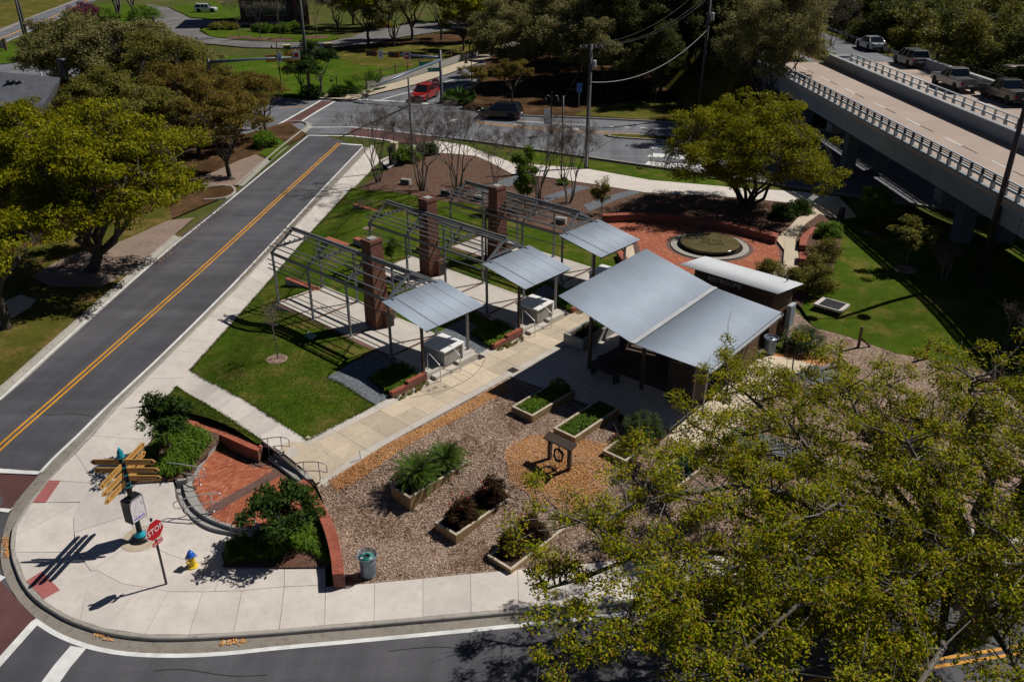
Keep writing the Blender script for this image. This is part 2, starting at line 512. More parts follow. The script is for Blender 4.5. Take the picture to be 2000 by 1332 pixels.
def wood(name, c, dark=0.5, sc=(2, 2, 2), rough=0.75):
    t = NT(name); p = t.coord('Object')
    w = t.node('ShaderNodeTexWave'); w.inputs['Scale'].default_value = 6; w.inputs['Distortion'].default_value = 6; w.inputs['Detail'].default_value = 3
    w.inputs['Detail Scale'].default_value = 1.5; t.l.new(p, w.inputs['Vector'])
    f = t.noise(p, 3.0, 5, 0.6)
    col = t.ramp(w.outputs['Fac'], [(0.1, tuple(x*dark for x in c)), (0.8, c)])
    col = t.mix(0.5, col, t.ramp(f, [(0.3, (0.3, 0.3, 0.3)), (0.7, (0.7, 0.7, 0.7))]), 'OVERLAY')
    t.color(col).set(Roughness=rough).bump(w.outputs['Fac'], 0.15, 0.01)
    M[name] = t.m
wood('timber_new', (0.36, 0.24, 0.11), 0.6)
wood('timber_top', (0.50, 0.42, 0.32), 0.8)
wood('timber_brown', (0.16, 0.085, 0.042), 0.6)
wood('timber_weathered', (0.19, 0.14, 0.105), 0.6)
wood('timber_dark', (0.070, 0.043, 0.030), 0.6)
wood('pole_wood', (0.085, 0.082, 0.078), 0.65)
wood('bark', (0.085, 0.068, 0.052), 0.45, rough=0.9)
wood('bark_pale', (0.26, 0.20, 0.145), 0.55, rough=0.9)
wood('bark_grey', (0.15, 0.13, 0.11), 0.5, rough=0.9)
plain('steel_grey', (0.185, 0.19, 0.195), 0.5, 0.35, 0.12, 4, grime=0.25)
plain('steel_dark', (0.055, 0.058, 0.062), 0.5, 0.3)
plain('steel_dark_brown', (0.065, 0.045, 0.036), 0.55, 0.2)
plain('galv', (0.46, 0.49, 0.52), 0.45, 0.2, 0.08, 6)
plain('stainless', (0.62, 0.61, 0.58), 0.3, 0.35, 0.05)
plain('white_paint', (0.78, 0.78, 0.76), 0.45, 0, 0.04)
plain('grey_paint', (0.42, 0.42, 0.42), 0.5)
plain('black_paint', (0.012, 0.012, 0.013), 0.35)
plain('blue_pale', (0.13, 0.17, 0.22), 0.4, 0.2)
plain('black_matt', (0.018, 0.018, 0.018), 0.8)
plain('rubber', (0.014, 0.014, 0.015), 0.85)
plain('teal_metal', (0.03, 0.40, 0.50), 0.3, 0.4)
plain('sign_gold', (0.50, 0.27, 0.07), 0.5)
plain('sign_gold_lit', (0.50, 0.27, 0.07), 0.5)
plain('sign_red', (0.46, 0.012, 0.018), 0.4, 0, 0.04)
plain('sign_green', (0.0, 0.25, 0.17), 0.4, 0, 0.04)
plain('sign_blue', (0.02, 0.12, 0.42), 0.4, 0, 0.04)
plain('sign_yellow', (0.75, 0.42, 0.02), 0.45, 0, 0.04)
plain('sign_white', (0.72, 0.73, 0.74), 0.45, 0, 0.04)
plain('signal_yellow', (0.55, 0.27, 0.02), 0.5, 0, 0.05)
plain('signal_lens', (0.20, 0.02, 0.015), 0.3, 0, 0.05)
plain('map_face', (0.66, 0.63, 0.66), 0.35, 0, 0.12, 9)
plain('ink', (0.05, 0.03, 0.02), 0.6)
plain('ink_violet', (0.20, 0.18, 0.50), 0.5)
plain('ink_pink', (0.60, 0.30, 0.33), 0.5)
plain('hydrant_yellow', (0.74, 0.50, 0.015), 0.4, 0, 0.06)
plain('hydrant_blue', (0.02, 0.11, 0.50), 0.35, 0, 0.06)
plain('hydrant_cap', (0.30, 0.42, 0.50), 0.4)
plain('bin_green', (0.015, 0.145, 0.125), 0.4)
plain('bin_blue', (0.22, 0.28, 0.35), 0.4, 0.4)
plain('case_white', (0.80, 0.80, 0.78), 0.4, 0, 0.05)
plain('slate_blue', (0.055, 0.07, 0.09), 0.25)
plain('fountain_stone', (0.115, 0.095, 0.045), 0.12, 0, 0.2, 2.0)
plain('basin_dark', (0.035, 0.032, 0.028), 0.15)
plain('paint_white_line', (0.66, 0.66, 0.64), 0.75, 0, 0.14, 2.2, grime=0.4)
plain('paint_yellow_line', (0.60, 0.27, 0.015), 0.7, 0, 0.16, 2.0, grime=0.35)
plain('paint_yellow_curb', (0.56, 0.30, 0.06), 0.75, 0, 0.2, 1.2, grime=0.5)
plain('lid_green', (0.19, 0.36, 0.27), 0.5)
plain('iron', (0.055, 0.042, 0.036), 0.7, 0.3)
plain('cable', (0.03, 0.03, 0.032), 0.5)
plain('cable_pale', (0.30, 0.30, 0.30), 0.5)
plain('hose', (0.016, 0.017, 0.016), 0.4)
plain('petal_red', (0.42, 0.01, 0.03), 0.5)
plain('petal_yellow', (0.62, 0.42, 0.02), 0.5)
plain('tail_red', (0.30, 0.01, 0.012), 0.25)
plain('lamp_glass', (0.55, 0.55, 0.56), 0.12)
plain('trim_white', (0.72, 0.72, 0.70), 0.45, 0, 0.05)
def carpaint(name, c, metal=0.3):
    t = NT(name); t.color(c).set(Roughness=0.32, Metallic=metal, Coat_Weight=0.6, Coat_Roughness=0.06)
    M[name] = t.m
carpaint('car_white', (0.72, 0.73, 0.74), 0.0)
carpaint('car_red', (0.36, 0.016, 0.014), 0.2)
carpaint('car_navy', (0.010, 0.016, 0.022), 0.3)
carpaint('car_silver', (0.22, 0.215, 0.21), 0.3)
carpaint('car_tan', (0.07, 0.06, 0.052), 0.3)
carpaint('car_grey', (0.17, 0.17, 0.175), 0.5)
carpaint('car_pale_blue', (0.45, 0.50, 0.53), 0.3)
t = NT('car_glass'); t.color((0.012, 0.015, 0.018)).set(Roughness=0.05, Specular_IOR_Level=0.8); M['car_glass'] = t.m
t = NT('window_glass'); t.color((0.03, 0.04, 0.05)).set(Roughness=0.06, Specular_IOR_Level=0.7); M['window_glass'] = t.m
# ribbed metal roofing: the ribs are geometry, the material gives sheen, streaks and the lapped sheets
def roofing(name, c, axis=0, rough=0.42):
    t = NT(name); p = t.coord('Object', (0.35, 5.0, 1.0) if axis == 0 else (5.0, 0.35, 1.0))
    f = t.noise(p, 1.6, 6, 0.7); g = t.noise(t.coord('Object'), 0.6, 4)
    col = t.ramp(f, [(0.25, tuple(x*0.92 for x in c)), (0.75, tuple(x*1.06 for x in c))])
    col = t.mix(0.25, col, t.ramp(g, [(0.3, (0.35, 0.35, 0.35)), (0.7, (0.62, 0.62, 0.62))]), 'OVERLAY')
    t.color(col).set(Roughness=rough, Metallic=0.0, Specular_IOR_Level=0.25)
    M[name] = t.m
roofing('roof_metal', (0.375, 0.435, 0.515), 0, 0.7)
roofing('roof_metal_far', (0.50, 0.52, 0.54), 1, 0.65)
def leaf(name, cols, trans=0.38, rough=0.5):
    t = NT(name)
    ri = t.node('ShaderNodeNewGeometry').outputs['Random Per Island']
    col = t.ramp(ri, [(i/(len(cols)-1), c) for i, c in enumerate(cols)])
    big = t.noise(t.pos(), 0.7, 4, 0.6)
    col = t.mix(0.55, col, t.ramp(big, [(0.3, (0.28, 0.28, 0.28)), (0.7, (0.68, 0.68, 0.68))]), 'OVERLAY')
    t.color(col).set(Roughness=rough, Specular_IOR_Level=0.07)
    tr = t.node('ShaderNodeBsdfTranslucent'); t.l.new(col, tr.inputs[0])
    mx = t.node('ShaderNodeMixShader'); mx.inputs[0].default_value = trans
    t.l.new(t.b.outputs[0], mx.inputs[1]); t.l.new(tr.outputs[0], mx.inputs[2]); t.l.new(mx.outputs[0], t.out.inputs[0])
    M[name] = t.m
leaf('leaf_oak', [(0.075, 0.125, 0.004), (0.20, 0.245, 0.006), (0.33, 0.345, 0.007), (0.40, 0.345, 0.010), (0.26, 0.135, 0.025)])
leaf('leaf_gold', [(0.070, 0.092, 0.004), (0.19, 0.20, 0.006), (0.35, 0.32, 0.006), (0.29, 0.285, 0.008), (0.11, 0.14, 0.006), (0.24, 0.17, 0.014)])
leaf('leaf_olive', [(0.078, 0.098, 0.013), (0.182, 0.195, 0.029), (0.260, 0.247, 0.044), (0.221, 0.156, 0.052), (0.117, 0.143, 0.019)])
leaf('leaf_brown', [(0.085, 0.081, 0.013), (0.208, 0.163, 0.029), (0.273, 0.202, 0.034), (0.195, 0.111, 0.039), (0.130, 0.143, 0.018)])
leaf('leaf_haze', [(0.117, 0.130, 0.033), (0.221, 0.215, 0.065), (0.286, 0.260, 0.098), (0.208, 0.169, 0.091)])
leaf('leaf_grass', [(0.045, 0.085, 0.005), (0.075, 0.125, 0.009), (0.12, 0.145, 0.02)])
leaf('leaf_dark', [(0.020, 0.044, 0.009), (0.044, 0.082, 0.015), (0.076, 0.128, 0.021)])
leaf('leaf_pine', [(0.032, 0.050, 0.012), (0.065, 0.088, 0.018), (0.115, 0.125, 0.028), (0.09, 0.075, 0.03)])
leaf('leaf_green', [(0.045, 0.11, 0.010), (0.10, 0.20, 0.018), (0.17, 0.28, 0.030), (0.22, 0.27, 0.04)])
leaf('leaf_fresh', [(0.075, 0.150, 0.013), (0.138, 0.237, 0.020), (0.213, 0.300, 0.028)])
leaf('leaf_rose', [(0.046, 0.023, 0.016), (0.085, 0.034, 0.023), (0.058, 0.052, 0.016), (0.065, 0.026, 0.021)])
leaf('leaf_rosemary', [(0.033, 0.063, 0.022), (0.068, 0.112, 0.035), (0.105, 0.150, 0.047)])
leaf('leaf_kale', [(0.02, 0.06, 0.035), (0.05, 0.12, 0.07)])
leaf('leaf_palm', [(0.018, 0.060, 0.005), (0.050, 0.115, 0.009), (0.13, 0.19, 0.018)], 0.15, 0.55)
leaf('leaf_purple', [(0.10, 0.012, 0.045), (0.19, 0.03, 0.09), (0.14, 0.02, 0.06)])
leaf('leaf_yellowflower', [(0.30, 0.22, 0.02), (0.5, 0.36, 0.03), (0.12, 0.14, 0.02)])
leaf('twig', [(0.13, 0.10, 0.08), (0.20, 0.16, 0.13)], 0.0, 0.9)
leaf('moss_grey', [(0.10, 0.10, 0.075), (0.18, 0.175, 0.14)])
# ------------------------------------------------------------------ ground, roads, pavements
def axis(lo, hi, f0, f1, fine):
    a = [f0+fine*i for i in range(int((f1-f0)/fine)+1)]
    s = fine; x = f0
    while x > lo:
        s *= 1.35; x -= s; a.insert(0, x)
    s = fine; x = a[-1]
    while x < hi:
        s *= 1.35; x += s; a.append(x)
    return a
gx = axis(-900, 500, -40, 48, 1.6); gy = axis(-300, 900, -32, 62, 1.6)
vs = [(x, y, H(x, y)-0.17-1.0*math.exp(-(((x-12.4)**2+(y+10.2)**2)/14.0)**2)) for y in gy for x in gx]
nx = len(gx)
fs = [(j*nx+i, j*nx+i+1, (j+1)*nx+i+1, (j+1)*nx+i) for j in range(len(gy)-1) for i in range(nx-1)]
ground = MB().add(vs, fs).build('ground', M['far_ground'], smooth=True)
ground['kind'] = 'structure'
RD = -0.14          # carriageway below the kerb top
PL = RD+0.010       # painted lines
# --- the two streets that meet at the corner, one asphalt sheet
left_edge = [(606, 258), (590, 272), (429, 402), (348, 466), (180, 608), (0, 770), (-420, 1150)]
kin = [(207.7, 820), (147.8, 886), (96, 938), (62, 981.7), (34, 1023.6), (29, 1045), (28.5, 1077.6), (50, 1135.5), (80, 1169), (131.8, 1201), (155.8, 1210.5), (203.7, 1227), (283.5, 1239), (368, 1239), (456, 1234), (545, 1228), (634, 1220), (700, 1215), (800, 1206), (900, 1197.5), (1000, 1188), (1200, 1172), (1350, 1159), (1640, 1131), (2000, 1096), (2300, 1062)]
gut = [(709.4, 288), (640, 362), (560, 447), (450, 563.7), (300, 711.7), (207, 798), (140, 866), (78.7, 924), (35.7, 973), (19.5, 997), (1.6, 1052), (0, 1107.6), (24, 1159.4), (72, 1211), (110, 1236), (167.7, 1259), (225, 1270), (279.6, 1275), (360, 1276), (439, 1272), (559, 1259), (700, 1247), (1000, 1219), (1435, 1172.5), (1645, 1150), (2000, 1113), (2300, 1080)]
road_poly = left_edge+[(-420, 2400), (2900, 2100), (2300, 1080)]+gut[::-1][1:]
street = sheet('street', road_poly, M['asphalt'], RD, step=1.5)
# --- the wide road at the back
main_near = [(560, 330), (609, 262), (640, 262), (845, 265.6), (919.5, 273.5), (1014, 287), (1153, 307), (1265.5, 323), (1400, 342), (1600, 372), (1800, 400), (2050, 436)]
main_far = [(2050, 296), (1800, 268), (1600, 252), (1353, 239.7), (1117, 228.4), (980, 224), (945, 221), (900, 214), (845, 211), (700, 196), (570, 193)]
# west arm of the road, running behind the trees and up to the far left
arm_s = [(480, 262), (300, 218), (150, 178), (40, 128), (-60, 112)]
main_road = sheet('main_road', [(609, 262), (640, 262)]+main_near[3:]+main_far+[(430, 185), (250, 160), (120, 120), (-60, 62), (-60, 130), (60, 165), (250, 215), (480, 262)], M['asphalt_grey'], RD+0.006, step=2.5)
ne_road = sheet('side_road', [(690, 196), (741, 182), (808, 167), (876, 145), (920, 129), (985, 104), (1040, 84), (1100, 74), (1120, 84), (1000, 122), (965, 140), (930, 168), (900, 216), (845, 212)], M['asphalt_grey'], RD+0.012, step=2.5)
# far left road seen in the corner of the view
far_road = sheet('far_road', [(-40, 98), (0, 88), (60, 62), (130, 30), (200, -5), (190, -14), (120, 12), (70, 30), (0, 62), (-40, 76)], M['asphalt_grey'], RD+0.02, step=4)
paint('lane_line', GL([(-40, 88), (0, 76), (60, 52), (130, 22), (180, -2)], RD+0.03), 0.35, M['paint_yellow_line'], far_road, RD+0.03, 3)
paint('lane_line', GL([(-40, 97), (0, 87), (60, 61), (130, 29)], RD+0.03), 0.16, M['paint_white_line'], far_road, RD+0.03, 3)
sweep('far_kerb', GL([(-40, 76), (0, 62), (70, 30), (120, 12), (190, -14)]), [(1.6, -0.1), (0.2, -0.02), (0.0, -0.16)], M['gutter'])
# --- markings on the street
WL = M['paint_white_line']; YL = M['paint_yellow_line']
lw = [(0, 779.2), (60, 724), (120, 669.5), (180, 615.6), (264, 543), (348, 472), (429, 407.5), (520, 332), (603, 264.7)]
paint('edge_line', GL([(-300, 1065)]+lw, PL), 0.14, WL, street, PL)
paint('edge_line', GL([(78.7, 922), (140, 862), (207, 795.5), (300, 709), (375, 636), (450, 561), (545, 461), (640, 359), (709.4, 286)], PL), 0.14, WL, street, PL)
yc = [(-300, 1140), (0, 873.8), (100, 785.5), (200, 697.5), (300, 609.5), (376, 542), (450, 475), (560, 374), (663.6, 279.5)]
ycl = GL(yc, PL)
paint('centre_line', offs(ycl, 0.13), 0.115, YL, street, PL)
paint('centre_line', offs(ycl, -0.13), 0.115, YL, street, PL)
paint('stop_line', GL([(-120, 906), (0, 919), (78, 922)], PL+.004), 0.30, WL, street, PL+.004)
cw = sheet('crosswalk', [(-120, 912), (0, 923), (74, 928), (35.7, 973), (20, 993), (0, 991), (-120, 975)], M['asphalt_red'], PL-0.004, street)
paint('crosswalk_line', GL([(-120, 980), (0, 993), (21, 995.5)], PL), 0.30, WL, street, PL)
cw2 = sheet('crosswalk', [(0, 1131), (24, 1160), (72, 1212), (0, 1293), (-160, 1470), (-260, 1420)], M['asphalt_red'], PL-0.004, street)
paint('crosswalk_line', GL([(-60, 1112), (-10, 1124), (4, 1132)], PL), 0.30, WL, street, PL)
paint('crosswalk_line', GL([(69, 1214), (0, 1291), (-160, 1470)], PL), 0.30, WL, street, PL)
paint('stop_line', GL([(153, 1263), (120, 1302), (60, 1385), (-40, 1520)], PL), 0.55, WL, street, PL)
el2 = smooth_line(GL([(66, 1210), (110, 1239), (167.7, 1262), (225, 1274), (279.6, 1279), (360, 1280), (439, 1276), (559, 1263), (700, 1251), (1000, 1222.5), (1435, 1175.5), (1645, 1152.5), (2000, 1115)], PL), 1)
paint('edge_line', el2, 0.17, WL, street, PL, 0.5)
y2 = smooth_line(GL([(600, 1560), (1000, 1460), (1400, 1375), (1700, 1313), (1900, 1283), (2100, 1250)], PL), 1)
paint('centre_line', offs(y2, 0.13), 0.12, YL, street, PL)
paint('centre_line', offs(y2, -0.13), 0.12, YL, street, PL)
# --- markings on the wide road
MP = RD+0.016
def mline(nm, pts, w, mat, par=main_road): return paint(nm, GL(pts, MP), w, mat, par, MP, 1.5)
sheet('crosswalk', [(688, 249), (860, 266), (852, 278), (800, 281), (680, 265)], M['asphalt_red'], MP-0.004, main_road, 1.5)
mline('crosswalk_line', [(600, 249), (688, 248.5), (775, 257), (866, 268)], 0.28, WL)
mline('stop_line', [(603, 264.7), (690, 266), (752, 273), (778, 278)], 0.28, WL)
mline('stop_line', [(666, 281), (708, 284)], 0.35, WL, street)
sheet('crosswalk', [(624, 198), (652, 198), (590, 240), (560, 246), (540, 246)], M['asphalt_red'], MP-0.004, main_road, 1.5)
mline('crosswalk_line', [(626, 197), (584, 221), (545, 243)], 0.28, WL)
mline('crosswalk_line', [(656, 197), (620, 218), (585, 240)], 0.28, WL)
mline('stop_line', [(682, 193.5), (790, 199), (838, 203)], 0.45, WL)
mline('lane_line', [(744, 195), (800, 180), (896, 153), (925, 143)], 0.22, WL, ne_road)
mline('lane_line', [(850, 180), (905, 165), (935, 155)], 0.22, WL, ne_road)
mline('edge_line', [(870, 130), (960, 104), (1040, 82)], 0.18, WL, ne_road)
for dx in (0, 1):
    mline('centre_line', [(930, 238.5+dx*2.4), (1024, 248+dx*2.6), (1155, 257+dx*3), (1250, 262+dx*4)], 0.16, YL)
mline('centre_line', [(545, 211), (600, 208.5)], 0.2, YL)
mline('lane_line', [(920, 231), (1024, 237.5), (1163, 246)], 0.2, WL)
for a in range(1190, 1380, 30): mline('lane_dash', [(a, 247.3+(a-1190)*0.042), (a+10, 247.8+(a-1190)*0.042)], 0.2, WL)
mline('edge_line', [(860, 271), (920, 275.5), (1014, 289), (1153, 309), (1265, 325)], 0.16, WL)
mline('stop_line', [(895, 233), (868, 240)], 0.4, WL)
# turn arrow and word blocks on the carriageway
for q in ([(1000, 244), (1020, 241.5), (1018, 247)], [(1096, 251.5), (1130, 250), (1132, 254), (1098, 255)]):
    sheet('road_arrow', q, WL, MP, main_road, 1.5)
for i in range(3):
    a = 1268+i*44
    for k in range(3):
        y0 = 283+k*15+i*3.2+k*1.2
        sheet('crossing_block', [(a+10-k*6, y0), (a+44-k*6, y0+2), (a+40-k*6, y0+9), (a+2-k*6, y0+7)], WL, MP, main_road, 1.5)
# median island
med = sheet('median', [(1178, 263.5), (1200, 260.5), (1300, 265.5), (1400, 270), (1520, 277), (1520, 288), (1400, 279), (1300, 273), (1200, 267)], M['verge'], -0.03, main_road, 1.5)
sweep('median_kerb', GL([(1520, 277), (1400, 270), (1300, 265.5), (1200, 260.5), (1178, 263.5), (1200, 267.5), (1300, 273.5), (1400, 280), (1520, 289)], 0), [(0.14, 0.0), (-0.05, 0.0), (-0.1, -0.16)], M['kerb'], main_road, 1.5)
# --- kerbs and gutters
kl = smooth_line(GL([(728, 283), (672, 343), (620, 398), (560, 461), (466, 560), (316, 709.5), (226, 796)]+kin), 1)
gl_ = smooth_line(GL(gut, RD), 1)
def ribbon(name, la, lb, za, zb, mat, parent=None, n=None):
    """surface between two lines with their own heights"""
    n = n or 120
    A = resample(la, sum((b-a).length for a, b in zip(la, la[1:]))/n); B = resample(lb, sum((b-a).length for a, b in zip(lb, lb[1:]))/n)
    k = min(len(A), len(B)); vs = []; fs = []
    for i in range(k):
        a = A[i]; b = B[i]
        vs += [(a.x, a.y, H(a.x, a.y)+za), (b.x, b.y, H(b.x, b.y)+zb)]
    for i in range(k-1): fs.append((2*i, 2*i+1, 2*i+3, 2*i+2))
    o = MB().add(vs, fs).build(name, mat, parent)
    if parent is None: o['kind'] = 'structure'
    return o
def nearest_pairs(la, lb, step):
    A = resample(la, step); out = []
    Bs = resample(lb, step*0.25)
    for a in A:
        out.append(min(Bs, key=lambda b: (b.x-a.x)**2+(b.y-a.y)**2))
    return A, out
# kerb stones are separate lengths with joints; gutter is one pan
A, B = nearest_pairs(gl_, kl, 0.75)
vs = []; fs = []
for a, b in zip(A, B):
    d = (b-a); d.z = 0; L = d.length; d.normalize(); f = b-d*min(0.17, L*0.5)
    vs += [(a.x, a.y, H(a.x, a.y)+RD+0.006), (f.x, f.y, H(f.x, f.y)+RD+0.012)]
for i in range(len(A)-1): fs.append((2*i, 2*i+1, 2*i+3, 2*i+2))
gutter = MB().add(vs, fs).build('gutter', M['gutter']); gutter['kind'] = 'structure'
kerb = empty('kerb'); kerb['kind'] = 'structure'
A, B = nearest_pairs(kl, gl_, 0.5)
def low(p):   # dropped kerb at the two ramps
    return 1.0
for s0 in range(0, len(A)-1, 6):
    vs = []; fs = []; m = min(6, len(A)-1-s0)
    for i in range(s0, s0+m+1):
        a, b = A[i], B[i]; d = (b-a); d.z = 0; d.normalize(); z = H(a.x, a.y)
        e = 0.006
        i0 = a-d*0.0; f = a+d*0.16
        w = ss(0, 0.6, min((a-RAMP1).length, (a-RAMP2).length)-0.75) if False else 1.0
        vs += [(i0.x, i0.y, z-0.2), (i0.x, i0.y, z), (a.x+d.x*0.13, a.y+d.y*0.13, z), (f.x, f.y, z-0.03), (f.x+d.x*0.02, f.y+d.y*0.02, z+RD-0.05)]
    for i in range(m):
        for j in range(4):
            q = i*5+j; fs.append((q, q+5, q+6, q+1))
    MB().add(vs, fs).build('kerb_stone', M['kerb'], kerb)
# left side of the street
lk = smooth_line(GL([(-300, 1035), (0, 757), (90, 676), (165, 611), (262, 526), (340, 459)]), 1)
sweep('kerb_west', lk, [(0.05, -0.25), (0.04, 0.0), (-0.15, 0.0), (-0.18, RD+0.01), (-0.62, RD+0.008)], M['kerb'])
lk2 = smooth_line(GL([(462, 360), (520, 309), (575, 264), (597, 249), (600, 240), (585, 236), (560, 238)]), 2)
sweep('kerb_west', lk2, [(0.05, -0.25), (0.04, 0.0), (-0.15, 0.0), (-0.18, RD+0.01), (-0.55, RD+0.008)], M['kerb'])
sweep('kerb_west', smooth_line(GL([(398, 389), (440, 387), (462, 374), (455, 362), (430, 361), (395, 366)]), 1), [(0.1, -0.25), (0.09, 0.0), (-0.09, 0.0), (-0.1, -0.2)], M['kerb'])
sweep('kerb_main', GL(main_near[3:], 0), [(-0.1, -0.25), (-0.09, 0.02), (0.12, 0.02), (0.15, RD)], M['kerb'], None, 1.2)
sweep('kerb_main', GL(main_far[:7], 0), [(-0.1, -0.25), (-0.09, 0.02), (0.12, 0.02), (0.15, RD)], M['kerb'], None, 1.2)
# --- pavements made of single slabs
def slab_piece(name, poly, mat, parent, zt=0.0, gap=0.012, thick=0.12):
    c = Vector((sum(p[0] for p in poly)/len(poly), sum(p[1] for p in poly)/len(poly)))
    n = len(poly); pts = []
    a = sum(poly[i][0]*poly[(i+1) % n][1]-poly[(i+1) % n][0]*poly[i][1] for i in range(n))
    if a < 0: poly = poly[::-1]
    for i in range(n):       # inset each corner along the bisector
        p0 = Vector(poly[i-1][:2]); p1 = Vector(poly[i][:2]); p2 = Vector(poly[(i+1) % n][:2])
        d1 = (p1-p0).normalized(); d2 = (p2-p1).normalized()
        n1 = Vector((-d1.y, d1.x)); n2 = Vector((-d2.y, d2.x)); b = n1+n2
        if b.length < 1e-6: b = n1
        b = b/max(0.35, b.length*b.length/2)*1.0
        pts.append(p1+b*gap*0.5*1.0)
    k = random.uniform(-0.003, 0.003)
    sub = []
    for i in range(n):
        p1 = pts[i]; p2 = pts[(i+1) % n]; m = max(1, int((p2-p1).length/1.2))
        for j in range(m): sub.append(p1.lerp(p2, j/m))
    bm = bmesh.new()
    f = bm.faces.new([bm.verts.new((p.x, p.y, 0)) for p in sub])
    f.normal_update()
    bmesh.ops.triangulate(bm, faces=[f], ngon_method='EAR_CLIP')
    if max(p[0] for p in sub)-min(p[0] for p in sub) > 2 or max(p[1] for p in sub)-min(p[1] for p in sub) > 2:
        for ax in (0, 1):
            lo = min(p[ax] for p in sub); hi = max(p[ax] for p in sub); q = 0.7
            for i in range(math.ceil(lo/q), math.floor(hi/q)+1):
                co = [0, 0, 0]; no = [0, 0, 0]; co[ax] = i*q; no[ax] = 1
                bmesh.ops.bisect_plane(bm, geom=bm.verts[:]+bm.edges[:]+bm.faces[:], plane_co=co, plane_no=no)
    for f in bm.faces:
        f.normal_update()
        if f.normal.z < 0: f.normal_flip()
    for v in bm.verts: v.co.z = H(v.co.x, v.co.y)+zt+k
    ex = bmesh.ops.extrude_edge_only(bm, edges=[e for e in bm.edges if len(e.link_faces) == 1])
    for v in ex['geom']:
        if isinstance(v, bmesh.types.BMVert): v.co.z -= thick
    me = bpy.data.meshes.new(name); bm.to_mesh(me); bm.free()
    me.materials.append(mat); box_uv(me)
    return link(name, me, parent)
def slab_strip(la, lb, n, mat, parent, zt=0.0, name='slab'):
    A = resample(la, 1); B = resample(lb, 1)
    LA = sum((b-a).length for a, b in zip(la, la[1:])); LB = sum((b-a).length for a, b in zip(lb, lb[1:]))
    A = resample(la, LA/n); B = resample(lb, LB/n)
    for i in range(min(len(A), len(B))-1):
        slab_piece(name, [A[i][:2], A[i+1][:2], B[i+1][:2], B[i][:2]], mat, parent, zt)
pavement = empty('pavement'); pavement['kind'] = 'structure'
JT = -0.06
sw_out = [(728, 283), (672, 343), (620, 398), (560, 461), (466, 560), (316, 709.5), (226, 800)]
sw_in = [(742, 313), (730, 326.6), (687, 368.7), (609, 453), (518.7, 558), (450, 635.7), (371.6, 722.8), (347, 752), (310, 792)]
sheet('joint_bed', sw_out+[(207.7, 820), (290, 830)]+sw_in[::-1], M['joint'], JT, pavement)
slab_strip(GL([(226, 799), (316, 709.5), (466, 560), (560, 461), (620, 398), (672, 343), (728, 283)]), GL([(312, 790), (347, 752), (371.6, 722.8), (450, 635.7), (518.7, 558), (609, 453), (687, 368.7), (742, 313)]), 34, M['sidewalk'], pavement)
Z0 = lambda q: (q[0]/2.504, 800+q[1]/2.504)
corner = [
 [(520, 50), (455, 127), (740, 142), (790, 20), (790, -15), (570, -5)],
 [(370, 215), (462, 358), (600, 395), (650, 355), (700, 250), (740, 142), (455, 127)],
 [(370, 215), (240, 345), (462, 358)],
 [(240, 345), (155, 455), (390, 450), (462, 358)],
 [(155, 455), (85, 560), (75, 612), (390, 452)],
 [(75, 612), (72, 695), (378, 695), (362, 620), (358, 530), (390, 452)],
 [(72, 695), (125, 838), (378, 697)],
 [(125, 838), (200, 925), (330, 1005), (390, 1028), (445, 790), (378, 697)],
 [(462, 358), (600, 395), (612, 420), (625, 515), (362, 600), (358, 530), (390, 452)],
 [(362, 600), (625, 515), (650, 575), (690, 625), (443, 787), (378, 695)],
 [(443, 787), (690, 625), (760, 675), (820, 705), (703, 866), (600, 850), (470, 783)],
 [(703, 866), (820, 705), (910, 735), (1000, 755), (1085, 768), (1050, 887), (990, 889), (825, 888)],
 [(612, 420), (600, 395), (650, 355), (850, 350), (860, 430), (900, 505), (1000, 570), (1180, 605), (1250, 610), (1130, 690), (1085, 768), (1000, 755), (910, 735), (820, 705), (760, 675), (690, 625), (650, 575), (625, 515)],
 [(1050, 887), (1085, 768), (1390, 766), (1390, 865), (1183, 884)],
 [(1390, 865), (1390, 766), (1592, 762), (1592, 855)],
 [(443, 788), (470, 783), (600, 850), (703, 866), (510, 1068), (390, 1028)],
 [(703, 866), (825, 888), (708, 1098), (510, 1068)],
 [(825, 888), (990, 889), (922, 1098), (708, 1098)],
 [(990, 889), (1183, 884), (1142, 1088), (922, 1098)],
 [(1183, 884), (1390, 865), (1365, 1073), (1142, 1088)],
 [(1390, 865), (1592, 855), (1588, 1052), (1365, 1073)]]
sheet('joint_bed', [Z0(q) for q in [(790, -15), (520, 50), (370, 215), (240, 345), (155, 455), (85, 560), (72, 612), (72, 695), (125, 840), (200, 925), (330, 1005), (390, 1028), (510, 1070), (710, 1098), (922, 1098), (1142, 1088), (1365, 1073), (1588, 1052), (1592, 760), (1100, 768), (1250, 610), (1180, 605), (900, 505), (850, 350), (650, 355), (740, 142)]], M['joint'], JT, pavement)
for c in corner:
    slab_piece('slab', [tuple(G(*Z0(q))[:2]) for q in c], M['sidewalk'], pavement, gap=0.016)
for q in ([(298, 345), (240, 345), (160, 452), (225, 452)], [(205, 788), (128, 836), (212, 925), (293, 880)]):
    pad = sheet('tactile_pad', [Z0(p) for p in q], M['pad_red'], 0.012, pavement, 0.6)
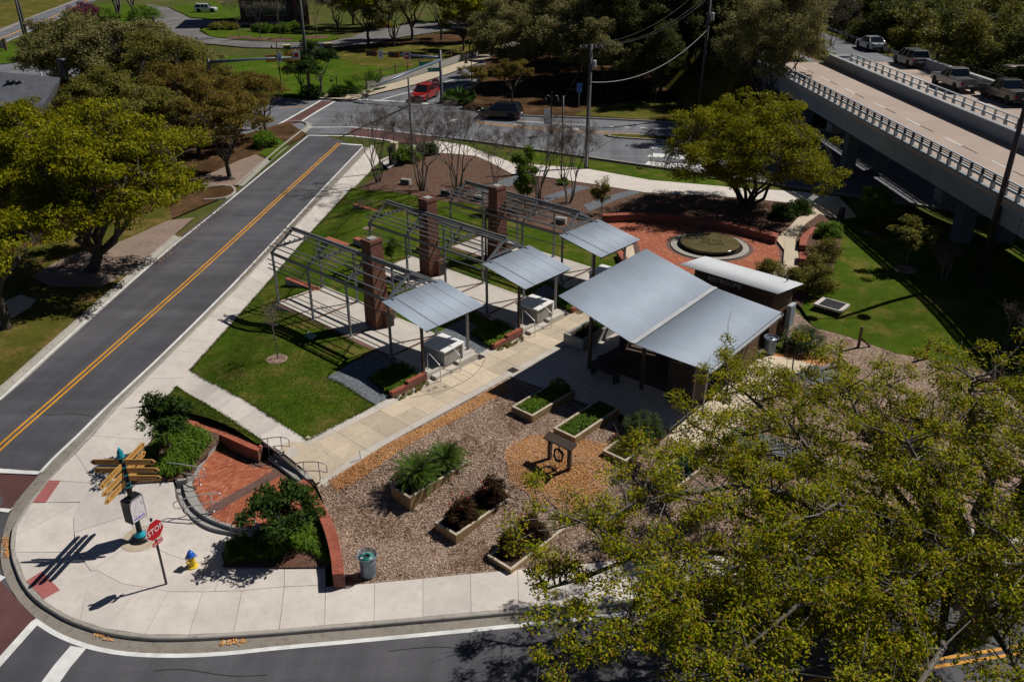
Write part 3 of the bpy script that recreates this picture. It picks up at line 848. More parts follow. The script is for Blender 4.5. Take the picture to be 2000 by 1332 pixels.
# truncated domes of the tactile pads
mb = MB()
for q in ([(298, 345), (240, 345), (160, 452), (225, 452)], [(205, 788), (128, 836), (212, 925), (293, 880)]):
    c = [G(*Z0(p)) for p in q]
    for i in range(14):
        for j in range(9):
            a = c[0].lerp(c[1], (j+.5)/9); b = c[3].lerp(c[2], (j+.5)/9); p = a.lerp(b, (i+.5)/14)
            mb.lathe([(0.022, 0.0), (0.016, 0.01)], 5, (p.x, p.y, H(p.x, p.y)+0.012))
mb.build('tactile_domes', M['pad_red'], pavement)['kind'] = 'stuff'
bs_up = [(636, 1145.5), (715.8, 1139.8), (795.6, 1132), (883, 1123.8), (970.4, 1115), (1069, 1107.5), (1200, 1095), (1300, 1086), (1450, 1073), (1640, 1054), (2000, 1018), (2300, 985)]
bs_lo = [(634, 1220), (700, 1215), (800, 1206), (900, 1197.5), (1000, 1188), (1200, 1172), (1350, 1159), (1640, 1131), (2000, 1096), (2300, 1062)]
sheet('joint_bed', bs_up+bs_lo[::-1], M['joint'], JT, pavement)
slab_strip(GL(bs_up), GL(bs_lo), 19, M['sidewalk'], pavement)
# footpath from the pavement to the promenade
path_lo = [(345.2, 752.9), (380, 775), (420, 800), (470, 833), (516, 862), (545, 884)]
path_up = [(371.6, 722.8), (410, 743), (450, 765), (500, 795), (553, 829), (601, 860)]
sheet('joint_bed', path_lo+path_up[::-1], M['joint'], JT, pavement)
slab_strip(GL(path_lo), GL(path_up), 6, M['sidewalk'], pavement)
# promenade of tan panels with edge bands
promenade = empty('promenade'); promenade['kind'] = 'structure'
Wp = lambda u, v: None
pl_o = GL([(545, 886), (600.5, 860.2), (731, 792.6), (769.5, 771), (968, 672.3), (1096.8, 608), (1180, 566)])
pl_i = GL([(564.5, 892.8), (620, 864.5), (742.4, 800.5), (858, 741), (1036, 651), (1110, 615), (1190, 576)])
pm_i = GL([(600, 915), (660, 879), (792, 808), (905, 748), (1060, 669), (1135, 632), (1215, 594)])
pr_i = GL([(612, 930), (672.6, 899.6), (846, 805), (940, 755), (1038.2, 701.6), (1095, 672), (1240, 600)])
pr_o = GL([(617.4, 947), (704, 896), (860, 812), (993, 735.4), (1055, 703), (1099, 680), (1250, 608)])
sheet('joint_bed', [tuple(p[:2]) for p in pl_o+pr_o[::-1]], M['joint'], JT, promenade, px=False)
# straight fit: all bands run along +Y; rows cut across along X
def fx(line, y):
    for a, b in zip(line, line[1:]):
        if (a.y-y)*(b.y-y) <= 0 and abs(a.y-b.y) > 1e-6:
            return a.x+(b.x-a.x)*(y-a.y)/(b.y-a.y)
    e = line[0] if abs(line[0].y-y) < abs(line[-1].y-y) else line[-1]
    return e.x
XL = [sum(fx(l, y) for y in (-6, -3, 0, 3, 6))/5 for l in (pl_o, pl_i, pm_i, pr_i, pr_o)]
PX0, PX1 = XL[0], XL[4]
XM = (XL[1]+XL[3])/2
PY0, PY1 = -8.1, 13.2
rows = int((PY1-PY0)/1.16)
for i in range(rows):
    y0 = PY0+i*(PY1-PY0)/rows; y1 = PY0+(i+1)*(PY1-PY0)/rows
    for a, b in ((XL[1], XM), (XM, XL[3])):
        slab_piece('panel', [(a, y0), (b, y0), (b, y1), (a, y1)], M['promenade'], promenade)
    if i % 2 == 0:
        y2 = min(PY1, y1+(PY1-PY0)/rows)
        slab_piece('edge_band', [(XL[0], y0), (XL[1], y0), (XL[1], y2), (XL[0], y2)], M['slab'], promenade)
        slab_piece('edge_band', [(XL[3], y0), (XL[4], y0), (XL[4], y2), (XL[3], y2)], M['slab'], promenade)
print('promenade x', [round(v, 2) for v in XL])
# north pavement along the wide road and its bend past the tall tree
npath = sheet('footpath', [(742, 313), (800, 285), (850, 275), (910, 284), (1000, 318), (1153, 331), (1270, 352), (1420, 365), (1560, 374), (1640, 385), (1674, 424), (1648, 428), (1600, 404), (1540, 396), (1440, 386), (1260, 376), (1160, 360), (1060, 345), (1000, 340), (930, 305), (880, 300), (800, 300), (760, 330)], M['sidewalk'], 0.03, step=1.5)
sheet('footpath', [(1640, 385), (1674, 424), (1640, 430), (1600, 418), (1570, 440), (1553, 470), (1560, 500), (1530, 512), (1533, 470), (1545, 440), (1570, 412), (1600, 398)], M['promenade'], 0.036, step=1.0)
sheet('footpath', [(580, 190), (690, 195), (741, 181), (808, 166), (876, 144), (921, 128), (1040, 80), (1030, 70), (916, 116), (862, 134), (778, 160), (712, 177), (690, 180), (600, 187)], M['promenade'], 0.03, step=2.5)
# --- planted and grassed ground
lawn_poly = [(371.6, 722.8), (450, 635.7), (518.7, 558), (609, 453), (687, 368.7), (700, 366), (732.6, 373.7), (800, 380.4), (829.5, 387), (867.7, 394), (905, 396), (940, 402), (1000, 430), (1060, 450), (1110, 462), (1190, 492), (1238, 528), (1190, 560), (1110, 600), (968, 672.3), (769.5, 771), (731, 792.6), (600.5, 860), (553, 829), (500, 795), (450, 765)]
sheet('lawn', lawn_poly, M['lawn'], -0.012)
sheet('lawn', [(345.2, 754), (380, 775), (420, 800), (470, 833), (514, 862), (505, 868), (450, 832), (400, 814), (345, 800), (318, 790), (330, 770)], M['lawn'], -0.012)
sheet('lawn', [(1640, 430), (1675, 425), (1760, 430), (2060, 480), (2300, 600), (2150, 760), (1990, 735), (1900, 718), (1750, 690), (1650, 655), (1590, 640), (1565, 600), (1590, 560), (1620, 540), (1640, 490)], M['lawn'], -0.012, step=1.5)
sheet('mulch_bed', [(617, 947), (704, 895), (860, 812), (993, 735), (1080, 770), (1300, 850), (1420, 800), (1530, 700), (1545, 600), (1590, 640), (1650, 655), (1750, 690), (1900, 718), (2150, 765), (2400, 850), (2300, 985), (2000, 1018), (1640, 1054), (1450, 1073), (1300, 1086), (1069, 1107.5), (883, 1123.8), (715, 1140), (655, 1143), (662, 1085), (645, 1020), (628, 970)], M['mulch'], -0.02, step=1.0)
sheet('orange_mulch', [(640, 938), (704, 900), (860, 815), (985, 745), (1000, 760), (900, 815), (830, 850), (760, 895), (700, 935), (660, 950)], M['mulch_orange'], -0.008)
sheet('orange_mulch', [(1000, 860), (1050, 850), (1110, 862), (1180, 868), (1225, 850), (1215, 800), (1240, 790), (1215, 880), (1180, 900), (1170, 960), (1120, 985), (1060, 965), (1010, 930), (985, 895)], M['mulch_orange'], -0.008)
sheet('orange_mulch', [(1490, 690), (1550, 690), (1640, 700), (1600, 715), (1530, 705)], M['mulch_orange'], -0.006)
sheet('mulch_bed', [(700, 366), (732.6, 373.7), (800, 380.4), (867.7, 394), (905, 396), (940, 402), (1000, 430), (1060, 450), (1110, 462), (1175, 485), (1178, 426), (1216, 422), (1256, 421), (1335, 428), (1413, 438), (1478, 453), (1518, 466), (1545, 440), (1570, 412), (1600, 404), (1540, 396), (1440, 386), (1260, 376), (1160, 360), (1000, 340), (930, 305), (880, 300), (800, 300), (760, 330)], M['mulch_red'], -0.004, step=1.2)
sheet('mulch_bed', [(1600, 404), (1648, 428), (1640, 490), (1620, 540), (1590, 560), (1565, 600), (1545, 585), (1530, 512), (1560, 500), (1553, 470), (1570, 440)], M['mulch_red'], -0.004, step=1.2)
sheet('verge', [(860, 275), (920, 281), (1014, 294), (1153, 313), (1265, 330), (1400, 350), (1560, 372), (1420, 365), (1270, 352), (1153, 331), (1000, 318), (910, 284), (870, 278)], M['lawn'], -0.006, step=1.5)
sheet('verge', [(709, 300), (728, 283), (742, 313), (687, 368.7), (672, 343)], M['verge'], -0.10, step=1.5)
# gravel paths
for q in ([(637.7, 737.4), (686, 709), (747, 680), (800, 700), (828, 728), (769.5, 771), (733, 790)],
          [(845, 655), (905, 622), (950, 650), (967, 672), (938, 690), (912, 692), (866, 668)],
          [(1025, 583), (1066, 556), (1118, 592), (1117, 600), (1096, 608), (1078, 615), (1050, 600)],
          [(925, 372), (985, 350), (1050, 330), (1066, 336), (1010, 358), (960, 380)],
          [(1140, 400), (1180, 385), (1230, 372), (1252, 376), (1200, 392), (1150, 414)],
          [(1060, 385), (1130, 362), (1155, 366), (1100, 384), (1066, 396)],
          [(1550, 706), (1590, 712), (1650, 726), (1640, 742), (1590, 750), (1530, 725)],
          [(1430, 830), (1500, 850), (1600, 890), (1640, 930), (1560, 930), (1450, 880), (1410, 840)]):
    sheet('gravel_path', q, M['gravel'], 0.004)
# ground west of the street
sheet('verge', [(340, 459), (262, 526), (165, 611), (90, 676), (0, 757), (-300, 1035), (-500, 900), (-200, 640), (0, 500), (200, 440), (330, 400)], M['verge'], -0.015, step=1.5)
sheet('verge', [(600, 262), (560, 238), (480, 262), (300, 230), (60, 190), (-100, 400), (-200, 640), (0, 560), (330, 430), (462, 374), (462, 360), (520, 309)], M['wood_floor'], -0.03, step=1.5)
sheet('driveway', [(466, 362), (520, 312), (500, 302), (470, 312), (420, 335), (300, 372), (330, 395), (400, 362)], M['drive_tan'], -0.006, step=1.5)
sheet('driveway', [(200, 560), (262, 527), (340, 460), (380, 425), (330, 430), (240, 470), (130, 500), (60, 540), (100, 560)], M['drive_tan'], -0.004, step=1.5)
sheet('driveway', [(0, 635), (60, 600), (70, 585), (40, 575), (-60, 620), (-60, 660)], M['promenade'], -0.002, step=1.5)
sheet('lawn', [(505, 300), (545, 270), (562, 282), (530, 312)], M['lawn_bright'], -0.004, step=1.5)
# grounds across the wide road
sheet('lawn', [(150, 128), (320, 72), (400, 104), (480, 112), (600, 108), (700, 108), (850, 100), (935, 90), (916, 116), (862, 134), (778, 160), (712, 177), (690, 181), (600, 187), (430, 186), (250, 160)], M['lawn_bright'], -0.02, step=4)
sheet('driveway', [(285, 8), (330, 16), (372, 36), (440, 42), (470, 48), (392, 54), (388, 62), (410, 72), (470, 80), (560, 83), (640, 82), (690, 72), (720, 60), (800, 48), (900, 40), (1000, 34), (1010, 46), (900, 56), (790, 72), (710, 88), (600, 95), (480, 93), (400, 85), (345, 68), (305, 46), (290, 25)], M['asphalt_drive'], 0.0, step=5)
sheet('lawn', [(392, 58), (400, 55), (470, 60), (560, 66), (640, 66), (664, 74), (640, 81), (560, 82), (470, 79), (410, 71)], M['lawn_bright'], 0.012, step=5)
sheet('lawn', [(330, 14), (400, 4), (480, 6), (480, 30), (440, 40), (372, 34)], M['lawn_bright'], 0.012, step=5)
sheet('lawn', [(-100, 20), (0, 8), (100, -12), (180, -14), (110, 14), (0, 56), (-100, 90)], M['verge'], -0.02, step=5)
sheet('lawn', [(-40, 104), (0, 92), (60, 68), (140, 36), (200, 8), (290, 8), (300, 50), (320, 72), (150, 128), (60, 118), (-40, 130)], M['lawn_bright'], -0.01, step=5)
sheet('wood_floor', [(945, 219), (980, 222), (1117, 226.4), (1353, 237.7), (1600, 250), (1700, 258), (1700, 180), (1560, 70), (1400, 20), (1100, 20), (960, 100), (930, 168), (905, 212)], M['wood_floor'], -0.02, step=3)
sheet('wood_floor', [(650, 92), (790, 76), (900, 58), (1020, 46), (1040, 60), (935, 90), (850, 100), (700, 108)], M['wood_floor'], -0.006, step=4)
sheet('wood_floor', [(640, 106), (700, 96), (850, 84), (940, 78), (935, 92), (870, 118), (800, 130), (700, 128)], M['verge'], -0.004, step=4)
sheet('verge', [(1117, 225), (1170, 206), (1240, 199), (1360, 196), (1440, 205), (1440, 243), (1353, 238.5)], M['verge'], -0.002, step=2)
# ------------------------------------------------------------------ corner plaza of brick, its walls, steps and rails
ZPLAZA = -0.92
def flat(z): return lambda x, y: z
def PZ(pts, z): return [P(p[0], p[1], z) for p in pts]
plaza_px = [(427, 866), (468, 885), (502, 905), (520, 896), (545, 912), (570, 932), (592, 955), (606, 985), (590, 1010), (556, 1027), (504, 1031), (470, 1034), (450, 1024), (420, 1017), (398, 996), (380, 962), (375, 935), (390, 900)]
plaza_w = [tuple(p[:2]) for p in PZ(plaza_px, ZPLAZA)]
plaza = sheet('brick_plaza', plaza_w, M['joint'], ZPLAZA-0.02, px=False, zf=flat(0.0), step=0)
MB().prism(plaza_w, -1.5, ZPLAZA-0.021).build('plaza_base', M['cast_concrete'], plaza)
def inside(p, poly):
    r = False; n = len(poly); j = n-1
    for i in range(n):
        if (poly[i][1] > p[1]) != (poly[j][1] > p[1]) and p[0] < (poly[j][0]-poly[i][0])*(p[1]-poly[i][1])/(poly[j][1]-poly[i][1])+poly[i][0]: r = not r
        j = i
    return r
def edge_dist(p, poly):
    best = 9e9; n = len(poly); p = Vector(p[:2])
    for i in range(n):
        a = Vector(poly[i][:2]); b = Vector(poly[(i+1) % n][:2]); d = b-a
        t = max(0, min(1, (p-a).dot(d)/max(1e-9, d.dot(d))))
        best = min(best, (a+d*t-p).length)
    return best
def paver_mesh(name, w, h, mat, t=0.05):
    return MB().box(-w/2, w/2, -h/2, h/2, -t, 0).mesh(name, mat, bevel=0.006)
pm_red = paver_mesh('paver', 0.192, 0.094, M['paver_red']); pm_drk = paver_mesh('paver', 0.192, 0.094, M['paver_dark'])
# dark band across the plaza (photo: from the rail foot up to the promenade steps)
band_a, band_b = P(405, 1000, ZPLAZA), P(520, 935, ZPLAZA)
bd = (band_b-band_a); bd.z = 0; bd.normalize(); bn = Vector((-bd.y, bd.x, 0))
spots = []
W0, H0 = 0.2, 0.1
ang = math.atan2(bd.y, bd.x)
ca, sa = math.cos(ang), math.sin(ang)
for i in range(-60, 60):
    for j in range(-80, 80):
        u = (i+(0.5 if j % 2 else 0))*W0; v = j*H0
        x = band_a.x+u*ca-v*sa; y = band_a.y+u*sa+v*ca
        if inside((x, y), plaza_w) and edge_dist((x, y), plaza_w) > 0.055:
            e = edge_dist((x, y), plaza_w[:5])
            dark = abs(v) < 0.26 or (min(edge_dist((x, y), [plaza_w[0], plaza_w[1]]), edge_dist((x, y), [plaza_w[1], plaza_w[2]]), edge_dist((x, y), [plaza_w[3], plaza_w[4]]), edge_dist((x, y), [plaza_w[4], plaza_w[5]])) < 0.28)
            spots.append((x, y, dark))
spots.sort(key=lambda s: (s[0]-CAMPOS[0])**2+(s[1]-CAMPOS[1])**2)
rest = MB()
for k, (x, y, dark) in enumerate(spots):
    z = ZPLAZA+random.uniform(-0.003, 0.003)
    if k < 300:
        o = link('paver', pm_drk if dark else pm_red, plaza)
        o.location = (x, y, z); o.rotation_euler = (random.uniform(-.006, .006), random.uniform(-.006, .006), ang)
    else:
        Mx = Matrix.Translation((x, y, z)) @ Matrix.Rotation(ang, 4, 'Z')
        rest.mi = 1 if dark else 0
        rest.box(-0.096, 0.096, -0.047, 0.047, -0.05, 0, Mx)
o = rest.build('paver_field', [M['paver_red'], M['paver_dark']], plaza); o['kind'] = 'stuff'
# curved garden walls of brick with a coping of brick on edge
cop_me = MB().box(-0.045, 0.045, -0.094, 0.094, -0.065, 0.0).mesh('coping_brick', M['coping_brick'], bevel=0.006)
def brick_wall(inner, outer, ztop, h, label):
    """inner/outer: plan lines of the two wall faces"""
    A = resample(inner, 0.25); n = len(A)-1
    B = resample(outer, sum((b-a).length for a, b in zip(outer, outer[1:]))/n)
    c = A[n//2]
    root = empty('garden_wall', (c.x, c.y, ztop-h), 0, label, 'wall')
    loc = Vector(root.location)
    vs = []; fs = []
    for a, b in zip(A, B):
        for p, z in ((a, ztop-h-0.3), (a, ztop-0.066), (b, ztop-0.066), (b, ztop-h-0.3)):
            vs.append((p.x-loc.x, p.y-loc.y, z-loc.z))
    for i in range(n):
        for j in range(4): q = i*4; fs.append((q+j, q+(j+1) % 4, q+4+(j+1) % 4, q+4+j))
    fs.append((0, 1, 2, 3)); q = n*4; fs.append((q+3, q+2, q+1, q))
    body = MB().add(vs, fs).mesh('wall_body', M['brick_wall'], uv=False)
    # unroll the brick pattern along the wall
    uv = body.uv_layers.new(name='UVMap'); L = [0]
    for a, b in zip(A, A[1:]): L.append(L[-1]+(b-a).length)
    for poly in body.polygons:
        for li in poly.loop_indices:
            vi = body.loops[li].vertex_index; i = vi//4
            co = body.vertices[vi].co
            uv.data[li].uv = (L[i]+(0.11 if vi % 4 in (2, 3) else 0), co.z)
    link('wall_body', body, root)
    tot = L[-1]; m = int(tot/0.097)
    A2 = resample(inner, tot/m); B2 = resample(outer, sum((b-a).length for a, b in zip(outer, outer[1:]))/m)
    for i in range(min(len(A2), len(B2))-1):
        a = (A2[i]+A2[i+1])/2; b = (B2[i]+B2[i+1])/2; d = b-a
        for s in (0.25, 0.75):
            p = a.lerp(b, s)
            o = link('coping_brick', cop_me, root)
            o.location = (p.x-loc.x, p.y-loc.y, ztop-loc.z+random.uniform(-.003, .003))
            o.rotation_euler = (0, 0, math.atan2(d.y, d.x)-math.pi/2)
            o.scale = (1, (d.length+0.03)/2/0.2, 1)
    return root
zt1 = -0.36
w1o = smooth_line(PZ([(345, 815), (380, 822), (420.5, 831), (461, 848), (496, 863), (512.4, 870)], zt1), 1)
w1i = smooth_line(PZ([(338, 823), (376, 833), (416, 843), (453, 859), (487, 874.5), (503, 880)], zt1), 1)
brick_wall(w1i, w1o, zt1, 0.56, 'curved red brick garden wall below the small grass triangle')
zt2 = -0.62
w2o = smooth_line(PZ([(594, 934), (607, 946.5), (625, 973.5), (643, 1003), (658.5, 1041), (668.5, 1084), (672, 1120)], zt2), 1)
w2i = smooth_line(PZ([(581, 944), (592, 957), (607, 980), (622, 1006), (636, 1043), (646, 1085), (649, 1121)], zt2), 1)
brick_wall(w2i, w2o, zt2, 0.6, 'curved red brick garden wall beside the wood chip garden')
# steps: from pavement up to the plaza and from the plaza up to the promenade
def steps(name, lines, tops, label, base):
    c = lines[0][len(lines[0])//2]
    root = empty(name, (c.x, c.y, base), 0, label, 'steps')
    loc = Vector(root.location)
    for k in range(len(lines)-1):
        n = 24
        la, lb = lines[k], lines[k+1]
        A = resample(la, sum((b-a).length for a, b in zip(la, la[1:]))/n); B = resample(lb, sum((b-a).length for a, b in zip(lb, lb[1:]))/n)
        m = min(len(A), len(B)); vs = []; fs = []
        for a, b in zip(A[:m], B[:m]):
            for p, z in ((a, base-0.3), (a, tops[k]), (b, tops[k]), (b, base-0.3)): vs.append((p.x-loc.x, p.y-loc.y, z-loc.z))
        for i in range(m-1):
            for j in range(4): q = i*4; fs.append((q+j, q+(j+1) % 4, q+4+(j+1) % 4, q+4+j))
        fs.append((0, 1, 2, 3)); q = (m-1)*4; fs.append((q+3, q+2, q+1, q))
        MB().add(vs, fs).build('step', M['cast_concrete'], root)
    return root
s_out = smooth_line(PZ([(341, 940), (342.6, 958), (352.7, 985), (370.7, 1007.7), (397.7, 1025.7), (431.5, 1035.8), (450, 1037.4), (484, 1043)], -1.07), 1)
s_mid = smooth_line(PZ([(357, 938), (359.5, 960.6), (373, 987.6), (397.7, 1008), (425, 1020), (451, 1029), (490, 1036)], -0.925), 1)
s_in = smooth_line(PZ([(374, 933), (379, 960), (398, 993), (422, 1014), (452, 1024), (495, 1032)], -0.925), 1)
steps('plaza_steps', [s_out, s_mid, s_in], [-1.075, -0.926], 'curved concrete steps from the corner pavement up to the brick plaza', -1.25)
t0 = PZ([(523, 893), (545, 909), (570, 929), (590, 950)], -0.775)
t1 = PZ([(534, 889), (556, 903), (581, 922), (600, 941)], -0.775)
t2 = PZ([(545, 882), (566, 897), (592, 916), (612, 935)], -0.63)
steps('promenade_steps', [t0, t1, t2], [-0.775, -0.632], 'low concrete steps from the brick plaza up to the tan promenade', -0.95)
sheet('landing', [tuple(p[:2]) for p in PZ([(545, 881), (566, 897), (592, 916), (613, 935), (622, 944), (675, 906), (604, 862)], -0.6)], M['promenade'], -0.006, px=False, step=0.5)
# low concrete edge of the upper planting bed
def edge_wall(line, w, z0, z1, name, label):
    A = resample(line, 0.4); c = A[len(A)//2]
    o = empty(name, (c.x, c.y, z0), 0, label, 'kerb')
    vs = []; fs = []
    for i, p in enumerate(A):
        t = A[min(i+1, len(A)-1)]-A[max(i-1, 0)]; t.z = 0; t.normalize(); nrm = Vector((-t.y, t.x, 0))*w/2
        for q, z in ((p-nrm, z0), (p-nrm, z1), (p+nrm, z1), (p+nrm, z0)): vs.append((q.x-c.x, q.y-c.y, z-z0))
    for i in range(len(A)-1):
        for j in range(4): q = i*4; fs.append((q+j, q+(j+1) % 4, q+4+(j+1) % 4, q+4+j))
    fs.append((0, 1, 2, 3)); q = (len(A)-1)*4; fs.append((q+3, q+2, q+1, q))
    MB().add(vs, fs).build('edge_body', M['cast_concrete'], o, bevel=0.01)
    return o
edge_wall(smooth_line(PZ([(427, 863), (412, 874), (393, 897), (379, 922), (375, 932), (343, 938)], -0.72), 1), 0.14, -1.4, -0.72, 'planter_edge', 'low concrete edge between the upper planting bed and the brick plaza')
edge_wall(PZ([(505, 1022), (496, 1027), (486, 1041)], -0.75), 0.16, -1.4, -0.75, 'planter_edge', 'short concrete cheek wall beside the steps and the lower planting bed')
sheet('planting_bed', [(255.6, 944), (275.6, 888), (290, 865), (347, 816), (380, 834), (428, 848), (427, 864), (393, 900), (379, 925), (339.5, 938)], M['mulch_red'], 0.06)
sheet('planting_bed', [(486, 1042), (504, 1031), (556, 1027), (590, 1010), (606, 985), (622, 1010), (636, 1043), (646, 1085), (649, 1107), (560, 1108), (440, 1107), (432, 1080), (470, 1050)], M['mulch_red'], 0.06)

# ------------------------------------------------------------------ pipe handrails
def handrail(b0, b1, label, name='handrail', ext=0.34, drop=0.0, r=0.024):
    """two posts on ground points b0 (low) and b1 (high); closed loop of pipe bent over both"""
    c = (b0+b1)/2
    root = empty(name, (b0.x, b0.y, b0.z), 0, label, 'handrail', 'steel pipe handrails')
    o = Vector(root.location)
    d = (b1-b0); L = Vector((d.x, d.y, 0)).length; u = Vector((d.x, d.y, 0)).normalized()
    t0 = b0-o+Vector((0, 0, 0.86)); t1 = b1-o+Vector((0, 0, 0.86)); z = Vector((0, 0, 1))
    e0 = t0-u*ext-z*0.16; e1 = t1+u*ext
    loop = [e0, t0-u*0.04, t1, e1, e1-z*0.04+u*0.05, e1-z*0.36+u*0.05, e1-z*0.40, t1-z*0.42, t0-z*0.42, e0-z*0.28, e0-z*0.24-u*0.05, e0-z*0.05-u*0.05]
    MB().tube(smooth_line(loop+[loop[0]], 1)[:-1], r, 6, closed=True).build('rail_loop', M['stainless'], root, smooth=True)
    for b, t in ((b0, t0), (b1, t1)):
        MB().tube([b-o-z*0.05, t], r, 6).lathe([(0.06, 0.0), (0.06, 0.012)], 8, tuple(b-o)).build('post', M['stainless'], root, smooth=True)
    return root
handrail(P(333, 937, -1.2), P(391, 946, ZPLAZA), 'pipe handrail beside the upper planting bed at the plaza steps')
handrail(P(364, 1010, -1.2), P(417, 998.5, ZPLAZA), 'pipe handrail in the middle of the curved plaza steps')
handrail(P(473, 1045, -1.15), P(498, 1019, ZPLAZA), 'pipe handrail beside the tree bed at the plaza steps')
handrail(P(527, 890, -0.85), P(553, 887, -0.6), 'pipe handrail at the end of the curved wall on the promenade steps')
handrail(P(597, 937, -0.85), P(626, 937, -0.6), 'pipe handrail beside the wood chips on the promenade steps')
st = G(704, 897)
o = empty('marker_stake', st, 0, 'slim metal stake standing at the promenade edge by the wood chips', 'stake')
MB().tube([(0, 0, 0), (0, 0, 0.42)], 0.018, 6).build('rod', M['galv'], o, smooth=True); MB().sphere((0, 0, 0.43), 0.024, n=6, m=4).build('cap', M['galv'], o)

# ------------------------------------------------------------------ the three open house frames
BAY, WID, EAVE, RIDGE, CAN = 3.15, 2.99, 2.854, 3.92, 2.285
clip_me = MB().box(-0.03, 0.03, -0.025, 0.025, -0.05, 0.05).mesh('clip', M['steel_grey'])
def house_frame(ox, oy, bay, label, nm):
    root = empty('house_frame', (ox, oy, 0), 0, label, 'house frame', 'steel house frames in the park')
    S = M['steel_grey']; DK = M['steel_dark_brown']
    xs = [bay*i for i in range(4)]
    for x in xs:
        for y in (0, WID):
            p = MB().box(x-0.05, x+0.05, y-0.05, y+0.05, -0.05, EAVE).mesh('post', S)
            po = link('post', p, root)
            MB().box(x-0.13, x+0.13, y-0.13, y+0.13, -0.02, 0.03).build('base_plate', M['cast_concrete'], po)
    for y in (0, WID):
        MB().bar((-0.12, y, EAVE+0.075), (xs[3]+0.05, y, EAVE+0.075), 0.075, 0.15).build('eave_beam', S, root)
    MB().bar((-0.15, WID/2, RIDGE), (xs[3]+0.06, WID/2, RIDGE), 0.08, 0.24).build('ridge_beam', S, root)
    for x in xs:
        for s in (0, 1):
            a = Vector((x, s*WID, EAVE+0.15)); b = Vector((x, WID/2, RIDGE+0.02))
            MB().bar(a, b, 0.075, 0.13).build('rafter', S, root)
        zc = EAVE+0.36
        f = (zc-EAVE-0.15)/(RIDGE-EAVE-0.13)
        y0 = f*WID/2
        MB().bar((x, y0, zc), (x, WID-y0, zc), 0.06, 0.13).build('collar_tie', S, root)
        for k in range(7):
            yy = y0+(WID-2*y0)*(k+0.6)/7.2
            o = link('clip', clip_me, root); o.location = (x, yy, zc+0.10)
    # thin bars where roof boards would be; several are deliberately cut short
    rnd = random.Random(nm)
    spans = [(-0.45, 0.95), (-0.5, 0.62), (-0.42, 1.0), (0.28, 0.66), (0.36, 0.98), (-0.3, 0.55)]
    for s in (0, 1):
        for k in range(6):
            f = 0.12+0.76*k/5
            a0, a1 = spans[(k*5+s*2+nm) % 6]
            x0 = a0 if a0 < 0 else a0*xs[3]; x1 = xs[3]*a1+(0.03 if a1 == 1 else 0)
            y = f*WID/2 if s == 0 else WID-f*WID/2
            z = EAVE+0.15+f*(RIDGE-EAVE-0.13)+0.10
            MB().bar((x0, y, z), (x1, y, z), 0.05, 0.05).build('roof_bar', S, root)
    for y, k0 in ((-0.075, 0), (WID+0.075, 2)):
        for k in range(3):
            a0, a1 = [(-0.45, 0.62), (-0.35, 1.02), (-0.5, 0.70), (0.3, 1.03), (-0.4, 0.66)][(k+k0+nm) % 5]
            x0 = a0 if a0 < 0 else a0*xs[3]
            z = EAVE-0.32-0.27*k
            MB().bar((x0, y, z), (xs[3]*a1, y, z), 0.04, 0.045).build('wall_bar', S, root)
    # porch canopy of ribbed metal
    x0, x1, y0, y1, z0, z1 = xs[3]-0.02, xs[3]+CAN+0.72, -0.36, 3.42, 3.02, 2.46
    n = int((y1-y0)/0.076); vs = []; fs = []; m = n*4+1
    for j in range(m):
        y = y0+(y1-y0)*j/(m-1); dz = 0.010*math.cos(2*math.pi*j/4)
        vs += [(x0, y, z0+dz), (x1, y, z1+dz)]
    for j in range(m-1): fs.append((2*j, 2*j+1, 2*j+3, 2*j+2))
    can = MB().add(vs, fs).build('canopy', M['roof_metal'], root, smooth=True)
    can.modifiers.new('thick', 'SOLIDIFY').thickness = 0.012
    for k in range(1, 5):
        y = y0+(y1-y0)*k/5
        MB().bar((x0, y, z0+0.014), (x1, y, z1+0.014), 0.014, 0.006).build('lap_seam', M['steel_grey'], can)
    for k in (0.04, 0.5, 0.96):
        xx = x0+(x1-x0)*k; zz = z0+(z1-z0)*k-0.09
        MB().bar((xx, y0+0.1, zz), (xx, y1-0.1, zz), 0.07, 0.13).build('purlin', DK, root)
    for y in (0.2, 3.0):
        MB().bar((x0+0.03, y, z0+0.02), (x0+0.25, y, z0-0.02), 0.05, 0.05).build('rafter_tail', S, root)
    for y in (0, WID):
        px_ = xs[3]+CAN
        zz = z0+(z1-z0)*(px_-x0)/(x1-x0)-0.12
        MB().bar((xs[3]-0.05, y, z0-0.2), (x1-0.15, y, z1-0.10), 0.06, 0.12).build('canopy_beam', DK, root)
        zb = H(ox+px_, oy+y)
        MB().box(px_-0.055, px_+0.055, y-0.055, y+0.055, zb, zz).build('canopy_post', DK if y == 0 else S, root)
    return root
FR = [(0.0, 0.0, 3.15), (0.21, 6.585, 3.15), (0.80, 12.66, 3.03)]
nmz = ['steel house frame nearest the footpath, its porch over the first white case', 'middle steel house frame between the other two, with brick chimney inside', 'farthest steel house frame, nearest the round fountain']
for i, (ox, oy, bay) in enumerate(FR): house_frame(ox, oy, bay, nmz[i], i)
